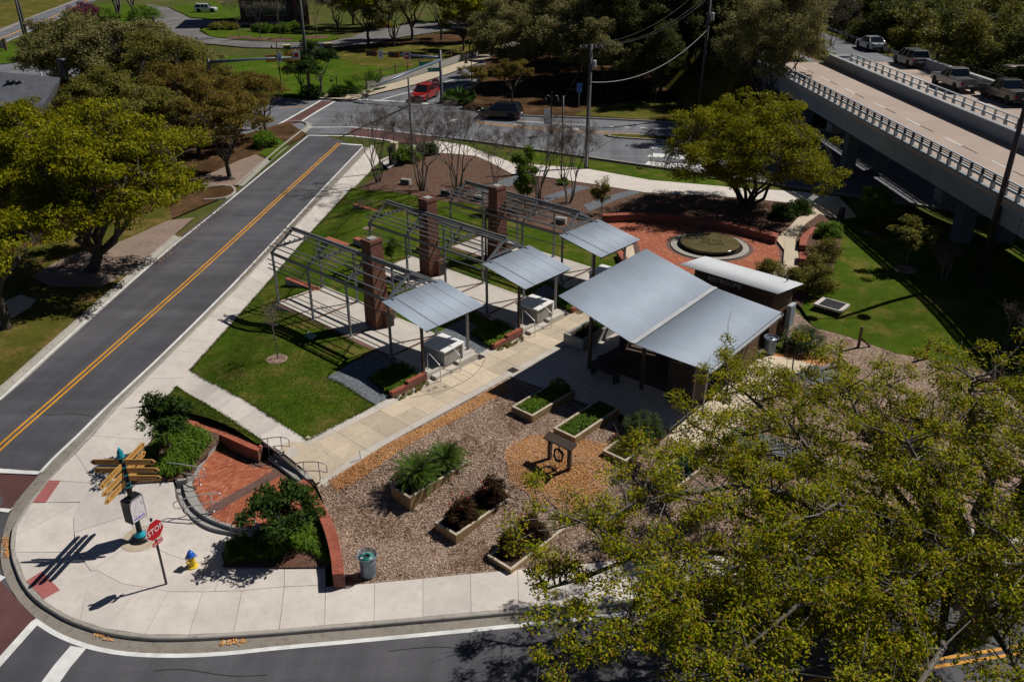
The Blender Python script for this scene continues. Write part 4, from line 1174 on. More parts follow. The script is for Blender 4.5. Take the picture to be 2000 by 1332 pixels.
# floors: slabs with brown brick bands
for i, (ox, oy, bay) in enumerate(FR):
    fl = empty('house_floor', (ox, oy, 0)); fl['kind'] = 'structure'
    b = 0.14
    e = 3*bay+CAN+0.35
    MB().box(-0.25, e, -b-0.12, WID+b+0.02, -0.42, -0.02).build('floor_base', M['slab'], fl)
    for k in range(4):
        x0 = k*bay+b/2; x1 = (k+1)*bay-b/2 if k < 3 else e-0.02
        MB().box(x0+0.02, x1-0.02, 0.02, WID-0.02, -0.02, 0.012).build('slab', M['slab'], fl)
        MB().box(k*bay-b/2+0.004, k*bay+b/2-0.004, 0, WID, -0.02, 0.010).build('brick_band', M['paver_dark'], fl)
    MB().box(-0.25, 3*bay+0.3, -b-0.10, -0.006, -0.02, 0.009).build('brick_band', M['paver_dark'], fl)
    MB().box(-0.25, 3*bay+0.3, WID+0.004, WID+b, -0.02, 0.012).build('edge_kerb', M['sidewalk'], fl)
# chimneys
def chimney(x0, x1, y0, y1, h, label):
    cx, cy = (x0+x1)/2, (y0+y1)/2
    root = empty('brick_chimney', (cx, cy, 0), 0, label, 'chimney', 'brick chimneys of the house frames')
    a, b = (x1-x0)/2, (y1-y0)/2
    mb = MB(); vs = []
    lev = [(0, 1.10, 1.12), (1.2, 1.10, 1.10), (1.9, 1.0, 1.0), (h-0.16, 0.90, 0.90)]
    for z, fx_, fy_ in lev: vs += [(-a*fx_, -b*fy_, z), (a*fx_, -b*fy_, z), (a*fx_, b*fy_, z), (-a*fx_, b*fy_, z)]
    fs = [(0, 3, 2, 1), (12, 13, 14, 15)]
    for k in range(3):
        for j in range(4): fs.append((k*4+j, k*4+(j+1) % 4, k*4+4+(j+1) % 4, k*4+4+j))
    mb.add(vs, fs).build('stack', M['brick_chimney'], root)
    MB().box(-a*0.98, a*0.98, -b*0.98, b*0.98, h-0.16, h-0.06).box(-a*0.93, a*0.93, -b*0.93, b*0.93, h-0.06, h).build('corbel', M['brick_chimney'], root)
    MB().box(-a*0.5, a*0.5, -b*0.5, b*0.5, h, h+0.05).build('flue_cap', M['cast_concrete'], root)
    fb = MB().box(a*1.0, a*1.0+0.34, b*0.05, b*1.12, 0, 0.95).build('firebox', M['brick_chimney'], root)
    arch = [(b*0.22, 0.02), (b*0.98, 0.02), (b*0.98, 0.52)]+[(b*0.60+b*0.38*math.cos(R(t)), 0.52+0.2*math.sin(R(t))) for t in range(20, 180, 20)]+[(b*0.22, 0.52)]
    n = len(arch); xx = a*1.0+0.345
    MB().add([(xx, y, z) for y, z in arch]+[(xx+0.006, y, z) for y, z in arch], [tuple(range(n, 2*n))]+[(i, (i+1) % n, n+(i+1) % n, n+i) for i in range(n)]).build('hearth_opening', M['black_matt'], fb)
    return root
chimney(5.82, 6.62, 1.45, 2.32, 4.76, 'tall brick chimney inside the house frame nearest the footpath')
chimney(2.74, 3.54, 8.16, 9.02, 4.67, 'tall brick chimney inside the middle house frame')
chimney(3.88, 4.66, 12.84, 13.72, 4.56, 'tall brick chimney inside the farthest house frame')
# white display cases on the porches, steps and rails in front
for i, (ox, oy, bay) in enumerate(FR):
    x0 = ox+3*bay+1.25; y0 = oy+0.95
    word = ['nearest', 'middle', 'farthest'][i]
    c = empty('display_case', (x0, y0, 0), 0, 'white topped concrete display case on the porch of the %s house frame' % word, 'display case', 'display cases on the porches')
    MB().box(0, 1.42, 0.06, 1.30, 0, 0.70).build('case_body', M['cast_concrete'], c, bevel=0.01)
    vs = [(-0.05, 0, 0.66), (1.5, 0, 0.70), (1.5, 1.36, 0.78), (-0.05, 1.36, 0.74), (-0.05, 0, 0.74), (1.5, 0, 0.78), (1.5, 1.36, 0.86), (-0.05, 1.36, 0.82)]
    MB().add(vs, [(0, 3, 2, 1), (4, 5, 6, 7), (0, 1, 5, 4), (1, 2, 6, 5), (2, 3, 7, 6), (3, 0, 4, 7)]).build('case_lid', M['case_white'], c, bevel=0.012)
    MB().box(1.42, 1.5, 1.22, 1.36, -0.3, 0.78).build('lid_leg', M['case_white'], c)
    xs0 = ox+3*bay+CAN+0.35
    s = empty('porch_steps', (xs0, oy+0.15, H(xs0, oy)), 0, 'pair of low concrete steps in front of the %s house frame porch' % word, 'steps', 'porch steps')
    zz = -H(xs0+0.4, oy+0.5)
    MB().box(0, 0.34, 0, 1.55, -0.1, zz*0.52).build('step', M['slab'], s, bevel=0.008)
    MB().box(0, 0.30, 1.55, 2.85, -0.1, zz*0.98).build('step', M['slab'], s, bevel=0.008)
    for k, yy in ((0, 0.1), (1, 1.42)):
        hr = empty('step_rail', (xs0-0.28, oy+0.15+yy, 0), 0, ('outer' if k == 0 else 'inner')+' bent pipe rail at the steps of the %s house frame porch' % word, 'handrail', 'bent rails at the porch steps')
        MB().tube(smooth_line([(-0.05, 0, 0), (-0.05, 0, 0.82), (0.0, 0, 0.90), (0.12, 0, 0.88), (0.72, 0, 0.56), (0.80, 0, 0.50), (0.82, 0, 0.40), (0.82, 0, H(xs0+0.5, oy+0.5))], 1), 0.022, 6).build('rail', M['stainless'], hr, smooth=True)
    # planting bed with low brick wall in front of the gravel
    if True:
        bx = ox+3*bay+CAN+0.05; by = oy-2.35
        bed = sheet('planting_bed', [(bx-1.6, by+0.2), (bx+0.25, by), (bx+0.25, oy-0.1), (bx-1.6, oy-0.1)], M['soil'], 0.03, px=False)
        w = empty('bed_wall', (bx, by, H(bx, by)), 0, 'low stepped red brick edging of the bed beside the %s porch' % word, 'wall', 'brick bed edgings')
        MB().box(0.14, 0.36, 0.05, 1.0, -0.2, 0.20).box(0.14, 0.36, 1.0, 2.2, -0.2, 0.34).build('wall_body', M['brick_wall'], w)
        for k in range(22):
            o = link('coping_brick', cop_me, w); o.location = (0.25, 0.1+k*0.097, 0.265 if k < 10 else 0.405); o.rotation_euler = (0, 0, math.pi/2); o.scale = (1, 1.25, 1)
# stray low brick wall stubs and steps on the lawn behind the frames
def lawn_wall(a, b, h, label, w=0.36):
    d = b-a; L = Vector((d.x, d.y, 0)).length; rz = math.atan2(d.y, d.x)
    root = empty('lawn_wall', (a.x, a.y, min(H(a.x, a.y), H(b.x, b.y))), rz, label, 'wall', 'low brick walls on the lawn')
    MB().box(0, L, -w/2, w/2, -0.3, h-0.06).build('wall_body', M['cast_concrete'], root)
    n = int(L/0.2)
    me = MB().box(-0.097, 0.097, -w/2-0.02, w/2+0.02, -0.06, 0).mesh('coping_brick', M['coping_brick'], bevel=0.005)
    for k in range(n):
        o = link('coping_brick', me, root); o.location = ((k+0.5)*L/n, 0, h)
    return root
lawn_wall(P(561, 541, 0.05), P(624, 566, 0.02), 0.42, 'low brick capped wall at the back of the nearest house frame')
lawn_wall(P(638, 463, 0), P(682, 478, 0), 0.30, 'brick capped wall stub on the lawn behind the nearest chimney')
lawn_wall(P(693, 398, 0), P(770, 421, 0), 0.30, 'long brick capped wall on the lawn near the middle house frame')
lawn_wall(P(694, 475, 0), P(716, 483, 0), 0.40, 'short stepped brick wall beside the nearest chimney top')
# green irrigation lids, promenade drains
for i, q in enumerate(((603, 654), (610, 658))):
    p = G(*q); o = empty('valve_box', p, 0.5, 'pale green valve box lid in the grass, %s of two' % ('left' if i == 0 else 'right'), 'valve box', 'green valve box lids')
    MB().box(-0.16, 0.16, -0.26, 0.26, -0.03, 0.03).build('lid', M['lid_green'], o, bevel=0.012); MB().box(-0.04, 0.04, -0.02, 0.02, 0.03, 0.037).build('lid_grip', M['iron'], o)
for i, q in enumerate(((936.5, 697), (1002, 723), (1101, 614))):
    p = G(*q); o = empty('drain_grate', p, 0, ['iron drain grate by the nearest porch steps', 'iron drain grate on the garden side of the promenade', 'iron drain grate by the middle porch steps'][i], 'drain', 'drain grates in the promenade')
    MB().box(-0.22, 0.22, -0.22, 0.22, -0.05, 0.006).build('frame', M['iron'], o)
    for k in range(7): MB().box(-0.18, 0.18, -0.19+k*0.056, -0.19+k*0.056+0.03, 0.006, 0.014).build('grate_bar', M['iron'], o)
# ------------------------------------------------------------------ garden pavilion with the folded metal roof
def ribbed(name, A, B, C, D, mat, parent, pitch=0.09, amp=0.011, thick=0.015, o=Vector((0, 0, 0))):
    """ribbed sheet with corners A B (high edge) and D C (low edge); ribs run A->D"""
    n = int((B-A).length/pitch); m = n*4+1; vs = []; fs = []
    for j in range(m):
        t = j/(m-1); dz = Vector((0, 0, amp*math.cos(2*math.pi*j/4)))
        vs += [A.lerp(B, t)+dz-o, D.lerp(C, t)+dz-o]
    for j in range(m-1): fs.append((2*j, 2*j+1, 2*j+3, 2*j+2))
    ob = MB().add(vs, fs).build(name, mat, parent, smooth=True)
    ob.modifiers.new('thick', 'SOLIDIFY').thickness = thick
    return ob
pv = empty('garden_pavilion', (20.0, 8.0, -0.32), 0, 'open garden pavilion under the big folded grey metal roof', 'pavilion')
po = Vector(pv.location)
ra, rb, rc, rd = P(1090, 578, 3.85), P(1261, 486, 4.0), P(1393, 560, 2.95), P(1232, 669, 2.85)
re, rf = P(1526, 610, 2.70), P(1383, 725, 2.55)
ribbed('roof_sheet', ra, rb, rc, rd, M['roof_metal'], pv, o=po)
k1 = rd.lerp(ra, 0.012); k2 = rc.lerp(rb, 0.012)
ribbed('roof_sheet', rd+Vector((0.02, 0, -0.03)), rc+Vector((0.02, 0, -0.03)), re, rf, M['roof_metal'], pv, o=po)
dn = Vector((0.24, 0, 0.0))
MB().add([rd-po+Vector((-.02, 0, .012)), rc-po+Vector((-.02, 0, .012)), rc-po+dn+Vector((0, 0, .03)), rd-po+dn+Vector((0, 0, .03))], [(0, 3, 2, 1)]).build('ridge_flashing', M['bridge_white'], pv)
gp = [rf-po+Vector((0.07, -0.02, -0.08)), re-po+Vector((0.07, 0.02, -0.08))]
gb = MB()
MB().add([gp[0]+Vector((-.06, 0, .06)), gp[0]+Vector((-.05, 0, -.05)), gp[0]+Vector((.05, 0, -.05)), gp[0]+Vector((.06, 0, .06)), gp[1]+Vector((-.06, 0, .06)), gp[1]+Vector((-.05, 0, -.05)), gp[1]+Vector((.05, 0, -.05)), gp[1]+Vector((.06, 0, .06))], [(0, 1, 5, 4), (1, 2, 6, 5), (2, 3, 7, 6), (0, 3, 2, 1), (4, 5, 6, 7)]).build('gutter', M['galv'], pv)
MB().tube([rf-po+Vector((0.05, 0.25, -0.1)), rf-po+Vector((-0.2, 0.4, -0.4)), Vector((rf.x-0.25-po.x, rf.y+0.4-po.y, 0.02))], 0.04, 8).build('downpipe', M['galv'], pv, smooth=True)
y0, y1 = 5.9, 11.8
def roof_z(x):
    if x < rd.x: return ra.z+(rd.z-ra.z)*(x-ra.x)/(rd.x-ra.x)
    return rd.z+(rf.z-rd.z)*(x-rd.x)/(rf.x-rd.x)
for x in (17.06, 20.08, 22.7):
    for y in (y0, y1):
        MB().box(x-0.07-po.x, x+0.07-po.x, y-0.07-po.y, y+0.07-po.y, -0.05, roof_z(x)-po.z-0.16).build('post', M['steel_dark_brown'], pv)
for x in (17.06, 18.6, 20.08, 21.4, 22.7):
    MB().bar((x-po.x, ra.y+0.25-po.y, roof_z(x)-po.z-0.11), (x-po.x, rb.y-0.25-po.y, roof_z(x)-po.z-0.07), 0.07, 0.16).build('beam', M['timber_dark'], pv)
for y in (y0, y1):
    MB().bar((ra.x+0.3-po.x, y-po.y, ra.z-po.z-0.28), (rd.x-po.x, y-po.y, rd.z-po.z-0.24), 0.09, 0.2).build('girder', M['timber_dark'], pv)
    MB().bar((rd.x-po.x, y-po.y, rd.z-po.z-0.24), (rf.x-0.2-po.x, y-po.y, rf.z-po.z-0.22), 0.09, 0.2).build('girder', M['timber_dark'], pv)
MB().box(ra.x+0.1-po.x, ra.x+0.42-po.x, 6.1-po.y, 6.3-po.y, ra.z-po.z-0.42, ra.z-po.z-0.2).build('beam_end', M['timber_dark'], pv)
# slatted screens: right hand side, back, and the short return at the front right
def slats(x0, y0_, x1, y1_, z0, z1, nm='slat', mt='timber_brown'):
    n = int((z1-z0)/0.135); d = Vector((x1-x0, y1_-y0_, 0)).length
    for k in range(n):
        z = z0+(z1-z0)*(k+0.5)/n
        MB().bar((x0-po.x, y0_-po.y, z-po.z), (x1-po.x, y1_-po.y, z-po.z), 0.03, 0.105).build(nm, M[mt], pv)
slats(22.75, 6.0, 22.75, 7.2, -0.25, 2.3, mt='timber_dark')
slats(22.75, 8.9, 22.75, 11.75, -0.25, 2.35)
slats(17.2, 11.85, 22.7, 11.85, -0.25, 2.4)
MB().box(16.9-po.x, 17.2-po.x, 8.6-po.y, 11.8-po.y, 0.0, 2.7).build('side_shade_panel', M['timber_dark'], pv)  # added dark panel, closes this side to darken the interior
MB().box(19.6-po.x, 22.66-po.x, 9.6-po.y, 11.8-po.y, 0.0, 2.55).build('shade_block', M['timber_dark'], pv)  # added dark block, deepens the shade at the back of the pavilion
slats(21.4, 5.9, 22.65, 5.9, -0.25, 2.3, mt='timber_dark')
MB().box(17.2-po.x, 22.6-po.x, 11.90-po.y, 11.96-po.y, 0.0, 2.7).build('back_shade_panel', M['timber_dark'], pv)  # solid sheet added behind the slats to keep light out of the interior
# floor
pf = empty('pavilion_floor', (0, 0, 0)); pf['kind'] = 'structure'
flr = [(14.72, 2.75), (19.0, 3.2), (23.6, 3.9), (24.4, 5.2), (24.6, 13.6), (14.9, 13.6)]
sheet('joint_bed', flr, M['joint'], -0.05, pf, px=False)
for i in range(6):
    for j in range(6):
        a = 15.15+i*1.58; b = 2.85+j*1.8
        q = [(a, b), (a+1.58, b), (a+1.58, b+1.8), (a, b+1.8)]
        ok = [p for p in q if inside(p, flr)]
        if len(ok) == 4: slab_piece('slab', q, M['brick_dark'] if (q[0][0] > 16.5 and q[0][1] > 6.0) else M['slab'], pf, 0.0)
for q in ([(14.72, 2.78), (15.15, 2.85), (15.15, 13.6), (14.9, 13.6)], [(15.15, 2.83), (19.0, 3.22), (18.31, 4.63), (15.15, 4.63)], [(19.0, 3.22), (23.6, 3.92), (24.4, 5.2), (24.4, 6.4), (18.31, 6.4), (18.31, 4.63)]):
    slab_piece('slab', q, M['slab'], pf, -0.002)
sheet('footpath', [(1300, 850), (1360, 880), (1420, 850), (1470, 800), (1530, 740), (1590, 712), (1545, 700), (1480, 690), (1455, 705), (1400, 770)], M['promenade'], 0.006)
sheet('footpath', [(1360, 880), (1300, 850), (1250, 880), (1230, 930), (1300, 960), (1400, 930)], M['mulch'], 0.002)
# concrete planter at the promenade side
pl = empty('concrete_planter', (14.5, 7.1, -0.32), 0, 'long concrete planter in the shade at the pavilion corner', 'planter')
L = 4.6
for b in ((0, 1.25, 0, 0.14), (0, 1.25, L-0.14, L), (0, 0.14, 0.14, L-0.14), (1.11, 1.25, 0.14, L-0.14)):
    MB().box(b[0], b[1], b[2], b[3], -0.1, 0.62).build('planter_wall', M['cast_concrete'], pl, bevel=0.01)
MB().box(0.14, 1.11, 0.14, L-0.14, 0.3, 0.5).build('soil', M['soil'], pl)
# benches
def bench(loc, rz, L, label):
    b = empty('park_bench', loc, rz, label, 'bench', 'dark benches in the pavilion')
    for k in range(4): MB().box(0, L, -0.22+k*0.115, -0.22+k*0.115+0.09, 0.41, 0.45).build('slat', M['timber_dark'], b)
    for x in (0.15, L-0.22): MB().box(x, x+0.07, -0.2, 0.2, 0, 0.41).build('leg', M['steel_dark'], b)
bench((17.3, 5.72, -0.32), R(-4), 1.75, 'dark slatted bench at the front edge of the pavilion')
bench((17.25, 6.4, -0.32), R(62), 1.5, 'dark slatted bench standing behind the front bench in the pavilion')

# ------------------------------------------------------------------ restrooms
rs = empty('restroom_building', (19.8, 15.2, -0.3), 0, 'small brick restroom building with a pale sloping metal roof', 'building')
ro = Vector(rs.location)
qa, qd = P(1326, 517, 3.05), P(1520, 575, 3.0)
qb, qc = P(1378, 501, 2.45), P(1570, 555, 2.4)
ribbed('roof_sheet', qa, qd, qc, qb, M['roof_metal_far'], rs, 0.12, 0.010, o=ro)
bx0, bx1, by0, by1 = qa.x+0.55, qd.x-0.55, qa.y+0.75, qb.y-0.4
MB().box(bx0-ro.x, bx1-ro.x, by0-ro.y, by1-ro.y, -0.1, 2.35).build('wall', M['brick_dark'], rs)
MB().box(bx0-ro.x-0.02, bx1-ro.x+0.02, by0-ro.y-0.03, by1-ro.y+0.02, 2.355, 2.62).build('wall_band', M['timber_dark'], rs)
MB().add([(bx0-ro.x, by0-ro.y-0.02, 2.63), (bx1-ro.x, by0-ro.y-0.02, 2.63), (bx1-ro.x, by1-ro.y, 2.63), (bx0-ro.x, by1-ro.y, 2.63), (bx0-ro.x, by0-ro.y-0.02, 3.14), (bx1-ro.x, by0-ro.y-0.02, 3.14)], [(0, 1, 5, 4), (1, 2, 5), (3, 0, 4), (2, 3, 4, 5), (0, 3, 2, 1)]).build('gable', M['timber_dark'], rs)
for k in range(16):
    MB().bar((bx1-ro.x+0.02, by0-ro.y, 0.1+k*0.15), (bx1-ro.x+0.02, by1-ro.y, 0.1+k*0.15), 0.03, 0.125).build('siding_board', M['timber_brown'], rs)
for x in (0.7, 3.1):
    d = MB().box(bx0-ro.x+x, bx0-ro.x+x+0.95, by0-ro.y-0.05, by0-ro.y-0.01, 0, 2.1).build('door', M['steel_dark'], rs)
    MB().box(bx0-ro.x+x+0.8, bx0-ro.x+x+0.88, by0-ro.y-0.10, by0-ro.y-0.05, 0.95, 1.1).build('handle', M['stainless'], d)
MB().tube([(2.3, 0.5, 2.9), (2.3, 0.5, 3.12)], 0.05, 8).build('roof_vent', M['steel_dark'], rs)
def text_mesh(txt, size, mat, name='lettering', extrude=0.006, align='CENTER', font_sx=1.0):
    cu = bpy.data.curves.new(name, 'FONT'); cu.body = txt; cu.size = size; cu.extrude = extrude; cu.align_x = align; cu.align_y = 'CENTER'
    cu.resolution_u = 2
    ob = bpy.data.objects.new(name, cu)
    me = ob.to_mesh().copy()
    ob.to_mesh_clear(); bpy.data.objects.remove(ob); bpy.data.curves.remove(cu)
    me.materials.clear(); me.materials.append(mat); me.name = name
    return me
o = link('lettering', text_mesh('RESTROOMS', 0.34, M['grey_paint'], extrude=0.015), rs)
o.location = (-0.1, by0-ro.y-0.06, 2.78); o.rotation_euler = (R(90), 0, 0)
ac = empty('utility_cabinet', (bx1+0.12, by1-0.35, -0.25), 0, 'tall pale metal cabinet fixed beside the restroom side wall', 'cabinet')
MB().box(0, 0.22, -0.3, 0.3, 0.5, 1.75).build('cabinet_body', M['galv'], ac, bevel=0.01); MB().box(0.05, 0.15, -0.1, 0.1, 0, 0.5).build('conduit', M['galv'], ac)
MB().box(0.22, 0.235, -0.26, 0.26, 0.55, 1.7).build('cabinet_door', M['bridge_concrete'], ac)

# ------------------------------------------------------------------ round fountain plaza
FC = Vector((13.1, 24.05, 0)); ZF = -0.1
fpoly = [tuple(p[:2]) for p in PZ([(1176, 434), (1216, 430), (1256, 429), (1335, 436), (1415, 446), (1481, 461), (1524, 476), (1533, 490), (1534, 512), (1510, 530), (1450, 545), (1380, 545), (1300, 530), (1258, 512), (1240, 496), (1236, 478), (1222, 462), (1195, 446)], ZF)]
fp = sheet('fountain_plaza', fpoly, M['joint'], ZF-0.02, px=False, zf=flat(0), step=0)
near = []; rest = MB()
ring = 2.55; k = 0
rr = 2.62
while rr < 9.0:
    n = int(2*math.pi*rr/0.205); dark = rr < 2.75
    for i in range(n):
        a = 2*math.pi*(i+(0.5 if k % 2 else 0))/n
        x = FC.x+rr*math.cos(a); y = FC.y+rr*math.sin(a)
        dk = dark or abs(((a-R(-52)+math.pi) % (2*math.pi))-math.pi) < 0.06 or abs(((a-R(128)+math.pi) % (2*math.pi))-math.pi) < 0.06
        if not inside((x, y), fpoly): continue
        ed = edge_dist((x, y), fpoly)
        if ed < 0.05: continue
        near.append((x, y, a, dk or (ed < 0.35 and rr < 6.6)))
    rr += 0.102; k += 1
near.sort(key=lambda s: (s[0]-CAMPOS[0])**2+(s[1]-CAMPOS[1])**2)
near2 = [s for s in near if s[1] > 18.9 or s[0] < 16.0]
for k, (x, y, a, dk) in enumerate(near):
    Mx = Matrix.Translation((x, y, ZF+random.uniform(-.003, .003))) @ Matrix.Rotation(a+math.pi/2, 4, 'Z')
    rest.mi = 1 if dk else 0
    rest.box(-0.096, 0.096, -0.047, 0.047, -0.04, 0, Mx)
o = rest.build('paver_field', [M['paver_red'], M['paver_dark']], fp); o['kind'] = 'stuff'
f = empty('fountain', (FC.x, FC.y, ZF), 0, 'round dark fountain with a shallow olive stone disc of water', 'fountain')
MB().lathe([(2.5, 0.0), (2.5, 0.05), (2.12, 0.06), (2.10, 0.0)], 48).build('rim', M['kerb'], f, smooth=False)
MB().lathe([(2.10, 0.02), (1.7, 0.02)], 48, cap=False).build('basin', M['basin_dark'], f)
MB().lathe([(1.72, 0.0), (1.78, 0.12), (1.86, 0.20), (1.90, 0.27), (1.88, 0.30), (1.82, 0.315), (0.6, 0.318), (0.02, 0.32)], 64).build('disc', M['fountain_stone'], f, smooth=True)
mark = MB()
for i, (x, y, w, h) in enumerate(((-.45, .25, .5, .34), (.25, .45, .55, .3), (.75, .05, .4, .34), (-.2, -.3, .55, .3), (.4, -.35, .45, .3))):
    Mx = Matrix.Translation((x, y, 0.322)) @ Matrix.Rotation(R(38), 4, 'Z')
    for b in ((-w/2, w/2, -h/2, -h/2+.05), (-w/2, w/2, h/2-.05, h/2), (-w/2, -w/2+.05, -h/2, h/2), (w/2-.05, w/2, -h/2, h/2)):
        MB().box(b[0], b[1], b[2], b[3], -0.01, 0.003+0.001*i, Mx).build('inlay', M['basin_dark'], f)
fw_o = smooth_line(PZ([(1177, 417.5), (1216, 415), (1256, 414), (1335.5, 420.5), (1415, 430.5), (1481, 445.5), (1521, 456)], 0.42), 1)
fw_i = smooth_line(PZ([(1178, 422), (1216, 420), (1256, 419), (1334, 426), (1412, 436), (1477, 451.5), (1516, 463)], 0.42), 1)
brick_wall(fw_i, fw_o, 0.42, 0.55, 'long curved red brick wall behind the fountain under the tree')
brick_wall(smooth_line(PZ([(1205, 492), (1214, 506), (1232, 526), (1246, 536)], 0.3), 1), smooth_line(PZ([(1214, 488), (1224, 502), (1242, 521), (1256, 531)], 0.3), 1), 0.3, 0.45, 'short curved red brick wall between the farthest porch and the fountain')
brick_wall(smooth_line(PZ([(1561, 478), (1563, 462), (1578, 448), (1598, 438)], 0.4), 1), smooth_line(PZ([(1575, 480), (1577, 465), (1590, 452), (1606, 443)], 0.4), 1), 0.4, 0.55, 'curved brick seat wall right of the fountain beside the path')
brick_wall(PZ([(1561, 505), (1562, 492)], 0.42), PZ([(1578, 506), (1579, 493)], 0.42), 0.42, 0.5, 'short straight brick seat wall at the path right of the fountain')
sheet('fountain_surround', [(1214, 478), (1236, 478), (1240, 496), (1258, 512), (1280, 520), (1250, 535), (1228, 520)], M['promenade'], -0.10 if False else 0.03)
sheet('fountain_surround', [(1533, 490), (1515, 466), (1545, 440), (1570, 425), (1572, 440), (1556, 458), (1552, 470), (1560, 500), (1556, 530), (1500, 560), (1450, 560), (1450, 545), (1510, 530), (1534, 512)], M['promenade'], 0.02)

# ------------------------------------------------------------------ raised beds of the garden
def raised_bed(x0, x1, y0, y1, h, label, skip=None):
    zb = min(H(x0, y0), H(x1, y0), H(x1, y1), H(x0, y1))-0.05
    zt = H((x0+x1)/2, (y0+y1)/2)+h
    b = empty('raised_bed', (x0, y0, zb), 0, label, 'raised bed', 'timber raised beds in the garden')
    w, d, t = x1-x0, y1-y0, zt-zb
    n = 2
    for k in range(n):
        z0, z1 = t*k/n, t*(k+1)/n-0.006
        e = 0.004*k
        for bb in ((-e, w+e, -e, 0.09), (-e, w+e, d-0.09, d+e), (-e, 0.09, 0.092, d-0.092), (w-0.09, w+e, 0.092, d-0.092)):
            MB().box(bb[0], bb[1], bb[2], bb[3], z0, z1).build('board', M['timber_new'], b, bevel=0.006)
    for bb in ((-0.01, w+0.01, -0.01, 0.095), (-0.01, w+0.01, d-0.095, d+0.01), (-0.01, 0.095, 0.10, d-0.10), (w-0.095, w+0.01, 0.10, d-0.10)):
        MB().box(bb[0], bb[1], bb[2], bb[3], t, t+0.03).build('cap_board', M['timber_top'], b, bevel=0.004)
    MB().box(0.09, w-0.09, 0.09, d-0.09, t*0.3, t-0.07).build('soil', M['soil'], b)
    return b, zt
BEDS = {}
for key, a in dict(
    a=(17.0, 18.2, 0.35, 3.35, 0.32, 'timber raised bed with a tall green herb at its far end, nearest the promenade'),
    b=(19.45, 20.6, 0.25, 3.45, 0.30, 'timber raised bed full of low green herbs behind the hose stand'),
    c=(21.9, 23.05, 0.4, 3.4, 0.2, 'timber raised bed half covered by a big rosemary bush'),
    d=(17.05, 18.15, -6.7, -3.6, 0.22, 'timber raised bed holding the two sago palms'),
    e=(19.5, 20.6, -6.7, -3.5, 0.12, 'timber raised bed with two dark rose bushes in red flower'),
    f=(21.98, 23.1, -6.5, -3.4, 0.10, 'timber raised bed with maroon bushes nearest the pavement'),
    g=(24.35, 25.5, 0.3, 3.2, 0.2, 'timber raised bed with leafy kale partly under the oak branches')).items():
    BEDS[key] = (a, raised_bed(*a)[1])
# hose stand
hs = G(1094, 912)
hs = empty('hose_stand', (20.95, -1.2, H(20.95, -1.2)), 0, 'dark timber hose stand with a coiled black hose on orange chips', 'hose stand')
for x in (-0.5, 0.5): MB().box(x-0.07, x+0.07, -0.07, 0.07, -0.05, 0.98).build('post', M['timber_dark'], hs, bevel=0.008)
MB().box(-0.6, 0.6, -0.05, 0.05, 0.86, 1.0).build('cross_beam', M['timber_dark'], hs, bevel=0.008)
MB().add([(-0.72, -0.2, 0.99), (0.72, -0.2, 0.99), (0.72, 0.2, 1.12), (-0.72, 0.2, 1.12), (-0.72, -0.2, 1.04), (0.72, -0.2, 1.04), (0.72, 0.2, 1.17), (-0.72, 0.2, 1.17)], [(0, 3, 2, 1), (4, 5, 6, 7), (0, 1, 5, 4), (1, 2, 6, 5), (2, 3, 7, 6), (3, 0, 4, 7)]).build('roof_board', M['timber_dark'], hs, bevel=0.006)
pts = []
for i in range(150):
    a = 2*math.pi*i/24
    rr = 0.25+0.03*math.sin(i*0.7)
    pts.append((0.05+rr*0.85*math.cos(a)+0.02*math.sin(i*1.3), -0.10-0.0006*i+0.02*math.cos(i*2.1), 0.52+rr*1.12*math.sin(a)))
pts += [(0.25, -0.25, 0.1), (0.1, -0.4, 0.03), (-0.2, -0.45, 0.03), (-0.1, -0.25, 0.03), (0.2, -0.3, 0.03)]
MB().tube(pts, 0.017, 5).build('hose', M['hose'], hs, smooth=True)
MB().tube([(0.05, -0.05, 0.88), (0.05, -0.22, 0.84)], 0.02, 6).build('hook', M['iron'], hs)
# slatted litter bins
def litter_bin(p, label, lid, body='bin_blue', sc=1.0, flare=True):
    b = empty('litter_bin', p, 0.3, label, 'litter bin', 'slatted steel litter bins')
    b.scale = (sc, sc, sc)
    sl_me = None
    n = 32
    mb = MB()
    prof = [(0.27, 0.06), (0.27, 0.70), (0.31, 0.82), (0.355, 0.90)] if flare else [(0.27, 0.06), (0.27, 0.9)]
    for i in range(len(prof)-1):
        mb.add([(prof[i][0], -0.019, prof[i][1]), (prof[i][0], 0.019, prof[i][1]), (prof[i+1][0], 0.019, prof[i+1][1]), (prof[i+1][0], -0.019, prof[i+1][1]),
                (prof[i][0]-0.008, -0.019, prof[i][1]), (prof[i][0]-0.008, 0.019, prof[i][1]), (prof[i+1][0]-0.008, 0.019, prof[i+1][1]), (prof[i+1][0]-0.008, -0.019, prof[i+1][1])],
               [(0, 1, 2, 3), (7, 6, 5, 4), (0, 4, 5, 1), (3, 2, 6, 7), (0, 3, 7, 4), (1, 5, 6, 2)])
    me = mb.mesh('slat', M[body])
    for i in range(n):
        o = link('slat', me, b); o.rotation_euler = (0, 0, 2*math.pi*i/n)
    for z, r_ in ((0.06, 0.265), (0.62, 0.265), (0.895, 0.35 if flare else 0.275)):
        MB().tube([(r_*math.cos(2*math.pi*i/28), r_*math.sin(2*math.pi*i/28), z) for i in range(28)], 0.014, 5, closed=True).build('band', M[body], b, smooth=True)
    MB().lathe([(0.24, 0.05), (0.245, 0.78)], 24).build('liner', M['black_matt'], b)
    l = MB().lathe([(0.09, 0.80), (0.262, 0.79), (0.268, 0.815), (0.095, 0.84)], 28, cap=False).build('lid', M[lid], b, smooth=True)
    MB().lathe([(0.0, 0.785), (0.10, 0.79)], 16, cap=False).build('opening', M['black_matt'], b)
    return b, l
